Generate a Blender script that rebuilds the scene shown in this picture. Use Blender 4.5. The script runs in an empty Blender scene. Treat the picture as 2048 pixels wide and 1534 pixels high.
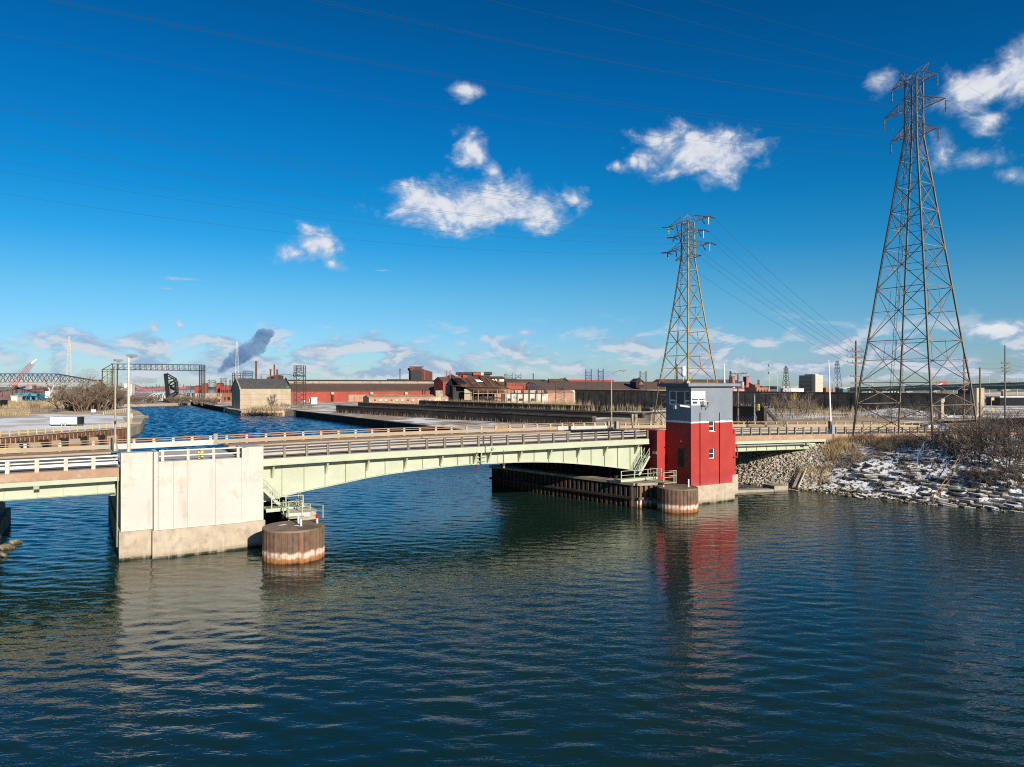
import bpy, bmesh, math, random
import numpy as np
from mathutils import Vector, Matrix
random.seed(7); RNG = np.random.default_rng(7)
scn = bpy.context.scene
COL = scn.collection
R = math.radians
# ------------------------------------------------------------------ camera
F = 1450.0; HOR = 770.0; CAMH = 15.0            # focal length (px of the 2048 wide frame), horizon row, camera height
cam = bpy.data.cameras.new("camera"); cam.sensor_width = 36.0; cam.lens = 36.0 * F / 2048.0
cam.clip_start = 0.5; cam.clip_end = 20000
camo = bpy.data.objects.new("camera", cam); COL.objects.link(camo)
camo.location = (0, 0, CAMH); camo.rotation_euler = (R(90) + math.atan(3.0 / F), 0, 0)
scn.camera = camo
# ------------------------------------------------------------------ light
SUN_DIR = Vector((0.54, -0.84, 0.355)).normalized()  # towards the sun
SUN_EL = math.asin(SUN_DIR.z); SUN_AZ = math.atan2(SUN_DIR.x, SUN_DIR.y)
sl = bpy.data.lights.new("sun", 'SUN'); sl.energy = 5.0; sl.angle = R(0.5); sl.color = (1.0, 0.925, 0.80)
so = bpy.data.objects.new("sun", sl); COL.objects.link(so)
so.rotation_euler = (-SUN_DIR).to_track_quat('-Z', 'Y').to_euler(); so.location = (60, -90, 120)
scn.view_settings.view_transform = 'Standard'; scn.view_settings.look = 'None'
scn.view_settings.gamma = 1.0; scn.view_settings.use_curve_mapping = False
scn.view_settings.exposure = 0.36
scn.cycles.max_bounces = 12; scn.cycles.diffuse_bounces = 3; scn.cycles.glossy_bounces = 3; scn.cycles.volume_bounces = 10; scn.cycles.volume_step_rate = 2.0; scn.cycles.use_denoising = False; scn.cycles.filter_width = 1.1
try: scn.cycles.sample_clamp_indirect = 4.0
except Exception: pass

def lin(h):
    h = h.lstrip('#'); out = []
    for i in (0, 2, 4):
        c = int(h[i:i + 2], 16) / 255.0
        out.append(c / 12.92 if c <= 0.04045 else ((c + 0.055) / 1.055) ** 2.4)
    return tuple(out)

class NT:
    """small node tree helper"""
    def __init__(s, tree): s.t = tree; s.n = tree.nodes; s.l = tree.links
    def node(s, ty, **kw):
        nd = s.n.new(ty)
        for k, v in kw.items():
            setattr(nd, k, v)
        return nd
    def put(s, sock, v):
        if v is None: return
        if isinstance(v, bpy.types.NodeSocket): s.l.new(v, sock)
        else:
            if sock.type == 'RGBA' and len(v) == 3: v = (*v, 1)
            sock.default_value = v
    def math(s, op, a, b=None, c=None, clamp=False):
        nd = s.node('ShaderNodeMath', operation=op); nd.use_clamp = clamp
        s.put(nd.inputs[0], a); s.put(nd.inputs[1], b)
        if c is not None: s.put(nd.inputs[2], c)
        return nd.outputs[0]
    def vmath(s, op, a, b=None):
        nd = s.node('ShaderNodeVectorMath', operation=op); s.put(nd.inputs[0], a); s.put(nd.inputs[1], b)
        return nd.outputs['Value'] if op in ('LENGTH', 'DOT_PRODUCT') else nd.outputs[0]
    def noise(s, vec, scale, detail=4, rough=0.55, dist=0.0):
        nd = s.node('ShaderNodeTexNoise'); s.put(nd.inputs['Vector'], vec)
        nd.inputs['Scale'].default_value = scale; nd.inputs['Detail'].default_value = detail
        nd.inputs['Roughness'].default_value = rough; nd.inputs['Distortion'].default_value = dist
        return nd.outputs[0]
    def smooth(s, v, a, b):
        nd = s.node('ShaderNodeMapRange', interpolation_type='SMOOTHSTEP'); s.put(nd.inputs['Value'], v)
        nd.inputs['From Min'].default_value = a; nd.inputs['From Max'].default_value = b
        return nd.outputs[0]
    def remap(s, v, a, b, c, d):
        nd = s.node('ShaderNodeMapRange'); s.put(nd.inputs['Value'], v)
        for k, x in zip(('From Min', 'From Max', 'To Min', 'To Max'), (a, b, c, d)): nd.inputs[k].default_value = x
        return nd.outputs[0]
    def mix(s, f, a, b, mode='MIX'):
        nd = s.node('ShaderNodeMix', data_type='RGBA', blend_type=mode)
        s.put(nd.inputs[0], f); s.put(nd.inputs[6], a); s.put(nd.inputs[7], b)
        return nd.outputs[2]
    def scalev(s, v, sc):
        return s.vmath('MULTIPLY', v, sc)
    def ramp(s, f, stops):
        nd = s.node('ShaderNodeValToRGB'); s.put(nd.inputs[0], f); cr = nd.color_ramp
        while len(cr.elements) > 1: cr.elements.remove(cr.elements[-1])
        cr.elements[0].position = stops[0][0]; cr.elements[0].color = (*stops[0][1], 1)
        for p, c in stops[1:]:
            e = cr.elements.new(p); e.color = (*c, 1)
        return nd.outputs[0]

# ------------------------------------------------------------------ sky
def direction(px, py):
    u = (px - 1024) / F; v = (HOR - py) / F
    return math.atan2(u, 1.0), math.atan2(v, math.hypot(u, 1.0))

world = bpy.data.worlds.new("World"); scn.world = world; world.use_nodes = True
w = NT(world.node_tree); w.n.clear()
geo = w.node('ShaderNodeTexCoord').outputs['Generated']
sep = w.node('ShaderNodeSeparateXYZ'); w.put(sep.inputs[0], geo)
az = w.math('ARCTAN2', sep.outputs[0], sep.outputs[1])
el = w.math('ARCSINE', sep.outputs[2])
cmb = w.node('ShaderNodeCombineXYZ'); w.put(cmb.inputs[0], az); w.put(cmb.inputs[1], el)
P = cmb.outputs[0]
sky = w.node('ShaderNodeTexSky', sky_type='NISHITA'); sky.sun_disc = False
sky.sun_elevation = SUN_EL; sky.sun_rotation = SUN_AZ
sky.altitude = 200; sky.air_density = 1.0; sky.dust_density = 0.2; sky.ozone_density = 3.0
# clear cold polarised winter air: deeper blue with height
tint = w.ramp(w.remap(el, 0.0, 1.2, 0.0, 1.0), [
    (0.00, (0.66, 0.86, 1.20)), (0.05, (0.52, 0.85, 1.20)), (0.10, (0.36, 0.86, 1.10)), (0.155, (0.11, 0.78, 1.12)), (0.21, (0.030, 0.71, 1.10)),
    (0.30, (0.012, 0.60, 1.05)), (0.42, (0.006, 0.46, 0.82)), (0.7, (0.005, 0.33, 0.56)), (1.0, (0.005, 0.30, 0.52))])
skyc = w.mix(1.0, sky.outputs[0], tint, 'MULTIPLY')
# cumulus: each cloud an ellipse of directions broken up by noise
Pn = w.scalev(P, (0.85, 1.25, 1.0))
fb = w.noise(Pn, 22.0, 9, 0.62, 0.5)
fb2 = w.noise(P, 60.0, 6, 0.6)
CLOUDS = [  # px, py, rx, ry, rot, strength
    (950, 412, 205, 60, 0, 1.0), (830, 392, 75, 40, 0, .95), (1080, 428, 120, 50, 0, .85), (1150, 395, 42, 66, 20, .75), (900, 458, 110, 42, 0, .6),
    (945, 303, 54, 42, -25, .95), (984, 345, 40, 40, -20, .85),
    (1390, 300, 150, 56, -4, 1.05), (1450, 325, 76, 52, 20, .9), (1312, 282, 46, 36, 0, .85), (930, 180, 50, 24, 0, .85),
    (1960, 172, 120, 56, 4, .98), (2040, 150, 110, 62, 8, 1.0), (1765, 160, 52, 40, 0, .70), (1975, 250, 85, 48, -15, .66), (1885, 300, 60, 80, 10, .58), (1955, 320, 120, 46, -12, .60), (2020, 350, 90, 30, -16, .60),
    (632, 485, 66, 46, 0, .95), (590, 506, 62, 34, 0, .75), (665, 528, 60, 26, -20, .6), (1232, 332, 34, 24, -30, .62), (1268, 322, 20, 30, 10, .6),
    (370, 558, 66, 8, 0, .8), (335, 577, 36, 5, 0, .6), (760, 541, 40, 6, 0, .6), (2000, 655, 120, 34, 0, .8), (308, 655, 30, 22, 0, .6), (360, 650, 32, 24, 0, .62),
    (1055, 664, 38, 18, 0, .75), (630, 700, 60, 18, 0, .7)]
mask = None; shade = None
for (px, py, rx, ry, rot, amp) in CLOUDS:
    a0, e0 = direction(px, py); k = math.cos(a0) ** 1.0
    mp = w.node('ShaderNodeMapping', vector_type='TEXTURE'); w.put(mp.inputs['Vector'], P)
    mp.inputs['Location'].default_value = (a0, e0, 0); mp.inputs['Rotation'].default_value = (0, 0, R(rot))
    mp.inputs['Scale'].default_value = (rx / F * k * k, ry / F * k, 1)
    ln = w.vmath('LENGTH', mp.outputs[0])
    m = w.math('SUBTRACT', amp, ln)
    mask = m if mask is None else w.math('MAXIMUM', mask, m)
dens = w.math('ADD', w.math('MULTIPLY_ADD', w.math('SUBTRACT', fb, 0.5), 2.0, mask), w.math('MULTIPLY', w.math('SUBTRACT', fb2, 0.5), 0.55))
dens = w.smooth(dens, -0.02, 0.80)
# low bank of stratocumulus along the horizon all the way round
bv = w.scalev(P, (13.0, 31.0, 1.0))
bn = w.noise(bv, 1.0, 9, 0.6, 0.4)
bn_hi = w.noise(w.vmath('ADD', bv, (0.05, -0.32, 0.0)), 1.0, 9, 0.6, 0.4)
win = w.math('MULTIPLY', w.smooth(el, -0.005, 0.012), w.math('SUBTRACT', 1.0, w.smooth(el, 0.045, 0.105)))
band = w.smooth(w.math('ADD', bn, w.math('MULTIPLY', win, 0.13)), 0.555, 0.69)
band = w.math('MULTIPLY', band, w.math('MULTIPLY', win, 0.92))
lit = w.smooth(w.math('SUBTRACT', bn, bn_hi), -0.05, 0.09)
bandc = w.mix(lit, (3.3, 4.8, 6.7), (6.7, 7.2, 8.0))
fb_up = w.noise(w.vmath('ADD', Pn, (0.004, 0.015, 0.0)), 22.0, 5, 0.6, 0.5)
litc = w.math('MULTIPLY', w.math('SUBTRACT', fb, fb_up), 2.2)
cumc = w.mix(w.smooth(w.math('ADD', w.math('ADD', dens, litc), w.math('MULTIPLY', w.math('SUBTRACT', fb2, 0.5), 1.2)), 0.30, 1.30), (4.7, 5.7, 7.3), (8.5, 8.6, 9.0))
c1 = w.mix(band, skyc, bandc)
c2 = w.mix(w.math('MULTIPLY', dens, 0.93), c1, cumc)
bg = w.node('ShaderNodeBackground'); w.put(bg.inputs[0], c2); bg.inputs[1].default_value = 0.074
wo = w.node('ShaderNodeOutputWorld'); w.l.new(bg.outputs[0], wo.inputs[0])
world.cycles.sampling_method = 'MANUAL'; world.cycles.sample_map_resolution = 1024

# ------------------------------------------------------------------ materials
MATS = {}
def mat(name, col, rough=0.8, var=0.18, scale=0.6, col2=None, m2=(0.52, 0.62), s2=0.4, amt2=1.0, streak=None, st=(0.5, 0.7), stx=2.5, stz=0.12, samt=0.7,
        zband=None, bump=0.0, bscale=6.0, metal=0.0, spec=0.3, up=None):
    """procedural surface: base tint with grain, optional blotches (col2), vertical weather streaks, tide-line colours by height, snow on upward faces (up)"""
    m = bpy.data.materials.new(name); m.use_nodes = True; t = NT(m.node_tree)
    if up is None and 'snow' not in name:      # all but snowy colours darkened so sunlit walls suit the raised exposure
        dk = lambda c: tuple(x * 0.91 for x in c)
        col = dk(col); col2 = dk(col2) if col2 else None; streak = dk(streak) if streak else None
        if zband: zband = ([(p_, dk(c_)) for p_, c_ in zband[0]], *zband[1:])
    bs = t.n['Principled BSDF']
    pos = t.node('ShaderNodeNewGeometry')
    p = pos.outputs['Position']
    n1 = t.noise(p, scale, 6, 0.6)
    c = t.mix(t.smooth(n1, 0.3, 0.7), tuple(x * (1 - var) for x in col), tuple(min(1, x * (1 + var)) for x in col))
    if zband:
        sp = t.node('ShaderNodeSeparateXYZ'); t.put(sp.inputs[0], p)
        zz = t.math('ADD', sp.outputs[2], t.math('MULTIPLY', t.math('SUBTRACT', t.noise(t.scalev(p, (1, 1, 0.4)), 2.2, 4), 0.5), zband[1]))
        lo, hi = zband[2], zband[3]
        c = t.mix(t.smooth(zz, hi, lo), c, t.ramp(t.remap(zz, lo - 0.0, hi, 0, 1), zband[0])) if False else t.mix(t.math('SUBTRACT', 1.0, t.smooth(zz, hi - 0.15, hi + 0.25)), c, t.ramp(t.remap(zz, lo, hi, 0, 1), zband[0]))
    if col2 is not None:
        f = t.smooth(t.noise(p, s2, 7, 0.62), *m2)
        c = t.mix(t.math('MULTIPLY', f, amt2), c, col2)
    if streak is not None:
        f = t.smooth(t.noise(t.scalev(p, (stx, stx, stz)), 1.0, 5, 0.6), *st)
        c = t.mix(t.math('MULTIPLY', f, samt), c, streak)
    if up is not None:
        sn = t.node('ShaderNodeSeparateXYZ'); t.put(sn.inputs[0], pos.outputs['Normal'])
        f = t.math('MULTIPLY', t.smooth(sn.outputs[2], up[1], up[1] + 0.12), t.smooth(t.noise(p, up[2], 8, 0.62), up[3], up[3] + 0.06))
        c = t.mix(f, c, up[0])
    t.put(bs.inputs['Base Color'], c)
    bs.inputs['Roughness'].default_value = rough; bs.inputs['Metallic'].default_value = metal
    bs.inputs['Specular IOR Level'].default_value = spec
    if bump:
        b = t.node('ShaderNodeBump'); b.inputs['Strength'].default_value = bump; b.inputs['Distance'].default_value = 0.05
        t.put(b.inputs['Height'], t.noise(p, bscale, 6, 0.65)); t.l.new(b.outputs[0], bs.inputs['Normal'])
    MATS[name] = m
    return m

SNOW = (0.80, 0.82, 0.86)
M_conc = mat('pier_concrete', (0.56, 0.53, 0.47), 0.85, 0.07, 0.35, col2=(0.40, 0.28, 0.18), m2=(0.50, 0.74), s2=0.7, amt2=0.5, streak=(0.36, 0.26, 0.18), st=(0.52, 0.80), stx=1.1, stz=0.14, samt=0.6, bump=0.25, bscale=9)
M_plinth = mat('wet_concrete', (0.46, 0.375, 0.275), 0.85, 0.14, 0.8, col2=(0.33, 0.25, 0.17), s2=0.7, amt2=0.6, streak=(0.62, 0.55, 0.45), stx=1.6, stz=0.3, samt=0.35,
               zband=([(0.0, (0.02, 0.025, 0.015)), (0.30, (0.035, 0.035, 0.02)), (0.5, (0.30, 0.24, 0.16)), (1.0, (0.42, 0.335, 0.24))], 0.14, -0.05, 0.5), bump=0.3, bscale=8)
M_conc2 = mat('old_concrete', (0.38, 0.32, 0.24), 0.9, 0.2, 0.8, col2=(0.22, 0.18, 0.14), s2=0.5, amt2=0.7, bump=0.3)
M_fasc = mat('brown_concrete', (0.40, 0.25, 0.16), 0.85, 0.12, 0.8, col2=(0.50, 0.37, 0.27), s2=0.9, amt2=0.5, streak=(0.6, 0.5, 0.4), st=(0.62, 0.8), stx=3, stz=0.3, samt=0.4, bump=0.2)
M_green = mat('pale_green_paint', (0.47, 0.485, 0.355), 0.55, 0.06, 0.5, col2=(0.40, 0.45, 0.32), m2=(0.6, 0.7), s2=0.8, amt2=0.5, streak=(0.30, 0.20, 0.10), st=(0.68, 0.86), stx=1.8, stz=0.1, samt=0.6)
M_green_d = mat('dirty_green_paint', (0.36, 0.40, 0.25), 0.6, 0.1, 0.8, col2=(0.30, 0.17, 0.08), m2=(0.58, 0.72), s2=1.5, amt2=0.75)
M_rail = mat('railing_aluminium', (0.42, 0.36, 0.29), 0.5, 0.10, 1.0, col2=(0.30, 0.24, 0.18), m2=(0.6, 0.8), s2=0.9, amt2=0.5, metal=0.1)
M_railp = mat('railing_post_steel', (0.24, 0.20, 0.16), 0.55, 0.15, 1.0)
M_board = mat('tan_guard_beam', (0.40, 0.30, 0.20), 0.7, 0.08, 0.5, col2=(0.30, 0.22, 0.15), m2=(0.58, 0.75), s2=0.6, amt2=0.5)
M_rust_r = mat('rusty_pipe_rail', (0.36, 0.22, 0.12), 0.75, 0.15, 0.8)
M_wpost = mat('pale_concrete_post', (0.56, 0.48, 0.39), 0.8, 0.1, 1.2)
M_wrail = mat('white_approach_rail', (0.70, 0.65, 0.58), 0.6, 0.08, 1.0, col2=(0.45, 0.36, 0.28), m2=(0.6, 0.75), s2=1.2, amt2=0.4)
M_asph = mat('worn_asphalt', (0.19, 0.18, 0.175), 0.9, 0.2, 0.3, col2=(0.26, 0.245, 0.235), s2=0.25, amt2=0.7)
M_walk = mat('sidewalk_concrete', (0.40, 0.29, 0.20), 0.9, 0.12, 0.6, col2=(0.25, 0.18, 0.12), s2=0.3, amt2=0.5)
M_black = mat('black_steel', (0.018, 0.017, 0.018), 0.6, 0.2, 1)
M_yell = mat('yellow_paint', (0.75, 0.48, 0.06), 0.5, 0.08, 2)
M_red = mat('red_tower_paint', (0.39, 0.037, 0.029), 0.7, 0.10, 0.5, streak=(0.24, 0.03, 0.028), st=(0.55, 0.8), stx=1.6, stz=0.12, samt=0.6, col2=(0.33, 0.05, 0.046), m2=(0.5, 0.75), s2=0.8, amt2=0.6,
            zband=([(0.0, (0.40, 0.10, 0.085)), (0.4, (0.38, 0.045, 0.042)), (1.0, (0.37, 0.03, 0.03))], 1.6, 1.9, 3.6), bump=0.12, bscale=12)
M_grey = mat('grey_tower_paint', (0.205, 0.235, 0.27), 0.7, 0.06, 0.6, col2=(0.26, 0.28, 0.29), m2=(0.5, 0.7), s2=0.5, amt2=0.5, bump=0.1, bscale=12)
M_dgrey = mat('roof_slab_paint', (0.13, 0.15, 0.165), 0.6, 0.1, 0.8, col2=(0.30, 0.30, 0.27), m2=(0.62, 0.68), s2=0.9, amt2=0.8)
M_white = mat('white_paint', (0.80, 0.80, 0.78), 0.5, 0.04, 2)
M_offw = mat('off_white', (0.62, 0.60, 0.55), 0.6, 0.1, 1)
M_pile = mat('rusty_sheet_pile', (0.15, 0.095, 0.066), 0.75, 0.28, 1.4, col2=(0.25, 0.11, 0.045), m2=(0.50, 0.7), s2=1.3, amt2=0.7, streak=(0.27, 0.12, 0.04), st=(0.52, 0.66), stx=3.5, stz=0.05, samt=0.75,
             zband=([(0.0, (0.02, 0.02, 0.015)), (0.18, (0.30, 0.12, 0.035)), (0.40, (0.42, 0.20, 0.075)), (0.52, (0.62, 0.48, 0.38)), (0.78, (0.66, 0.54, 0.45)), (0.92, (0.30, 0.15, 0.08)), (1.0, (0.16, 0.10, 0.07))], 0.62, -0.08, 1.05), bump=0.3, bscale=5)
M_cap = mat('brown_cell_cap', (0.26, 0.18, 0.135), 0.85, 0.12, 0.9, col2=(0.12, 0.10, 0.045), m2=(0.47, 0.62), s2=0.3, amt2=0.85, bump=0.15)
M_dpile = mat('dark_fender_pile', (0.05, 0.036, 0.030), 0.85, 0.35, 1.2, col2=(0.10, 0.055, 0.03), s2=0.9, amt2=0.8, zband=([(0, (0.012, 0.012, 0.01)), (0.5, (0.07, 0.04, 0.02)), (1.0, (0.05, 0.036, 0.03))], 0.3, 0.0, 1.2))
M_steel = mat('weathered_steel', (0.23, 0.18, 0.135), 0.6, 0.25, 0.5, col2=(0.34, 0.23, 0.10), m2=(0.52, 0.66), s2=0.25, amt2=0.8, metal=0.15)
M_steel_y = mat('galvanised_ochre_steel', (0.40, 0.27, 0.09), 0.6, 0.2, 0.6, col2=(0.24, 0.17, 0.10), m2=(0.48, 0.6), s2=0.4, amt2=0.8, metal=0.1)
M_dsteel = mat('dark_lattice_steel', (0.055, 0.05, 0.055), 0.7, 0.2, 0.5)
M_wire = mat('conductor_cable', (0.05, 0.05, 0.055), 0.6, 0.1, 0.5)
M_ins = mat('brown_insulator', (0.06, 0.035, 0.03), 0.3, 0.1, 2, spec=0.6)
M_wood = mat('weathered_pole_wood', (0.17, 0.125, 0.095), 0.9, 0.2, 1.0, streak=(0.28, 0.24, 0.2), stx=6, stz=0.2, samt=0.5)
M_lamp = mat('lamp_pole_metal', (0.42, 0.34, 0.25), 0.5, 0.1, 1, metal=0.3)
M_lampw = mat('pale_lamp_pole', (0.58, 0.52, 0.43), 0.5, 0.08, 1, metal=0.1)
M_galv = mat('galvanised', (0.45, 0.46, 0.47), 0.45, 0.1, 1, metal=0.4)
M_brickr = mat('red_mill_siding', (0.34, 0.066, 0.045), 0.8, 0.10, 0.2, streak=(0.25, 0.052, 0.038), st=(0.5, 0.75), stx=0.5, stz=0.06, samt=0.7)
M_brick = mat('old_red_brick', (0.30, 0.11, 0.065), 0.85, 0.15, 0.4, col2=(0.38, 0.2, 0.13), s2=0.15, amt2=0.6)
M_pinkw = mat('faded_brick', (0.42, 0.24, 0.16), 0.85, 0.15, 0.4, col2=(0.52, 0.36, 0.24), s2=0.1, amt2=0.7)
M_roof = mat('brown_mill_roof', (0.135, 0.085, 0.065), 0.8, 0.08, 0.05, streak=(0.085, 0.056, 0.045), st=(0.5, 0.7), stx=0.25, stz=0.25, samt=0.5)
M_rroof = mat('rusty_torn_roof', (0.10, 0.055, 0.038), 0.85, 0.25, 0.3, col2=(0.17, 0.10, 0.06), s2=0.2, amt2=0.8)
M_groof = mat('grey_tile_roof', (0.10, 0.098, 0.094), 0.8, 0.2, 0.5, col2=(0.06, 0.06, 0.06), s2=0.3, amt2=0.5)
M_tan = mat('tan_concrete_wall', (0.44, 0.35, 0.245), 0.85, 0.08, 0.3, col2=(0.49, 0.40, 0.29), m2=(0.5, 0.7), s2=0.15, amt2=0.6, streak=(0.36, 0.26, 0.16), st=(0.6, 0.8), stx=0.4, stz=0.1, samt=0.4)
M_dwall = mat('blackened_ore_wall', (0.055, 0.043, 0.037), 0.9, 0.3, 0.25, col2=(0.065, 0.050, 0.044), m2=(0.45, 0.65), s2=0.2, amt2=0.8, streak=(0.095, 0.075, 0.062), st=(0.54, 0.72), stx=0.8, stz=0.06, samt=0.65)
M_wallcap = mat('ore_wall_coping', (0.14, 0.115, 0.09), 0.9, 0.3, 0.3, col2=(0.06, 0.05, 0.045), s2=0.3)
M_bwall = mat('brown_ore_wall', (0.25, 0.185, 0.14), 0.9, 0.25, 0.25, col2=(0.12, 0.09, 0.07), m2=(0.45, 0.65), s2=0.2, amt2=0.7, streak=(0.34, 0.26, 0.19), st=(0.5, 0.72), stx=0.9, stz=0.05, samt=0.6)
M_hood = mat('dark_red_hood', (0.12, 0.045, 0.035), 0.8, 0.15, 0.1, streak=(0.22, 0.07, 0.05), st=(0.5, 0.7), stx=0.2, stz=0.03, samt=0.6)
M_stack = mat('brown_stack', (0.13, 0.055, 0.045), 0.8, 0.15, 0.2)
M_orange = mat('orange_red_steel', (0.42, 0.085, 0.04), 0.7, 0.1, 0.3)
M_pinkred = mat('faded_red_steel', (0.45, 0.12, 0.11), 0.7, 0.1, 0.3)
M_teal = mat('teal_girder_paint', (0.03, 0.17, 0.15), 0.6, 0.1, 0.2)
M_shade = mat('tinted_glass', (0.015, 0.02, 0.025), 0.08, 0.1, 0.5, spec=0.8)
M_win = mat('window_glass', (0.03, 0.042, 0.05), 0.15, 0.2, 0.7, spec=0.4)
M_blind = mat('white_window_blind', (0.74, 0.74, 0.72), 0.6, 0.03, 1)
M_blue = mat('blue_shed_siding', (0.10, 0.28, 0.36), 0.7, 0.1, 0.3)
M_beige = mat('beige_tower_block', (0.56, 0.49, 0.40), 0.8, 0.06, 0.05)
M_bark = mat('bare_branches', (0.21, 0.155, 0.11), 0.9, 0.25, 0.4)
M_barkd = mat('dark_bare_branches', (0.12, 0.092, 0.075), 0.9, 0.25, 0.5)
M_reed = mat('dry_reeds', (0.40, 0.295, 0.165), 0.9, 0.25, 0.4)
M_reed2 = mat('tan_dry_grass', (0.48, 0.33, 0.16), 0.9, 0.22, 0.4)
M_rock = mat('riprap_stone', (0.33, 0.275, 0.20), 0.9, 0.3, 1.7, col2=(0.42, 0.37, 0.30), s2=1.1, amt2=0.6, zband=([(0, (0.03, 0.03, 0.012)), (0.5, (0.16, 0.12, 0.05)), (1, (0.3, 0.25, 0.18))], 0.2, -0.05, 0.38), bump=0.4, bscale=5)
M_slab = mat('broken_concrete_slab', (0.25, 0.21, 0.16), 0.9, 0.3, 1.5, col2=(0.26, 0.22, 0.17), s2=1.2, amt2=0.6, bump=0.35, bscale=5)
M_snow = mat('snow', SNOW, 0.7, 0.03, 1.5, bump=0.2, bscale=3)
M_soil = mat('bank_soil_and_snow', (0.105, 0.078, 0.052), 0.95, 0.35, 0.9, col2=(0.17, 0.125, 0.075), s2=0.35, amt2=0.8, up=((.9, .91, .93), 0.55, 1.5, 0.455), bump=0.5, bscale=3)
M_gland = mat('yard_ground_and_snow', (0.50, 0.385, 0.25), 0.95, 0.25, 0.10, col2=(0.34, 0.24, 0.15), s2=0.06, amt2=0.8, up=((.9, .91, .93), 0.6, 0.050, 0.50), bump=0.3, bscale=1)
M_wland = mat('tan_field_and_snow', (0.58, 0.43, 0.27), 0.95, 0.2, 0.10, col2=(0.44, 0.31, 0.19), s2=0.08, amt2=0.8, up=((.9, .91, .93), 0.6, 0.022, 0.54))
M_pad = mat('pale_paved_dock', (0.70, 0.62, 0.52), 0.9, 0.10, 0.2, col2=(0.52, 0.45, 0.37), s2=0.1, amt2=0.6, up=((.93, .93, .94), 0.6, 0.045, 0.45))
M_far = mat('far_ground', (0.34, 0.27, 0.19), 0.95, 0.2, 0.01, col2=(0.45, 0.41, 0.36), s2=0.004)
M_hill = mat('dark_industry', (0.16, 0.10, 0.085), 0.9, 0.2, 0.05)
M_carsil = mat('silver_car_paint', (0.45, 0.47, 0.50), 0.25, 0.03, 1, metal=0.5)
M_carblu = mat('blue_car_paint', (0.02, 0.10, 0.25), 0.25, 0.03, 1)
M_carblk = mat('black_car_paint', (0.012, 0.012, 0.014), 0.2, 0.03, 1)
M_tyre = mat('tyre_rubber', (0.02, 0.02, 0.02), 0.9, 0.1, 1)
M_redl = mat('red_lens', (0.40, 0.02, 0.02), 0.3, 0.05, 1)
M_board_s = mat('billboard_print', (0.60, 0.06, 0.07), 0.6, 0.05, 0.3, col2=(0.8, 0.75, 0.75), m2=(0.52, 0.54), s2=0.12)

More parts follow.
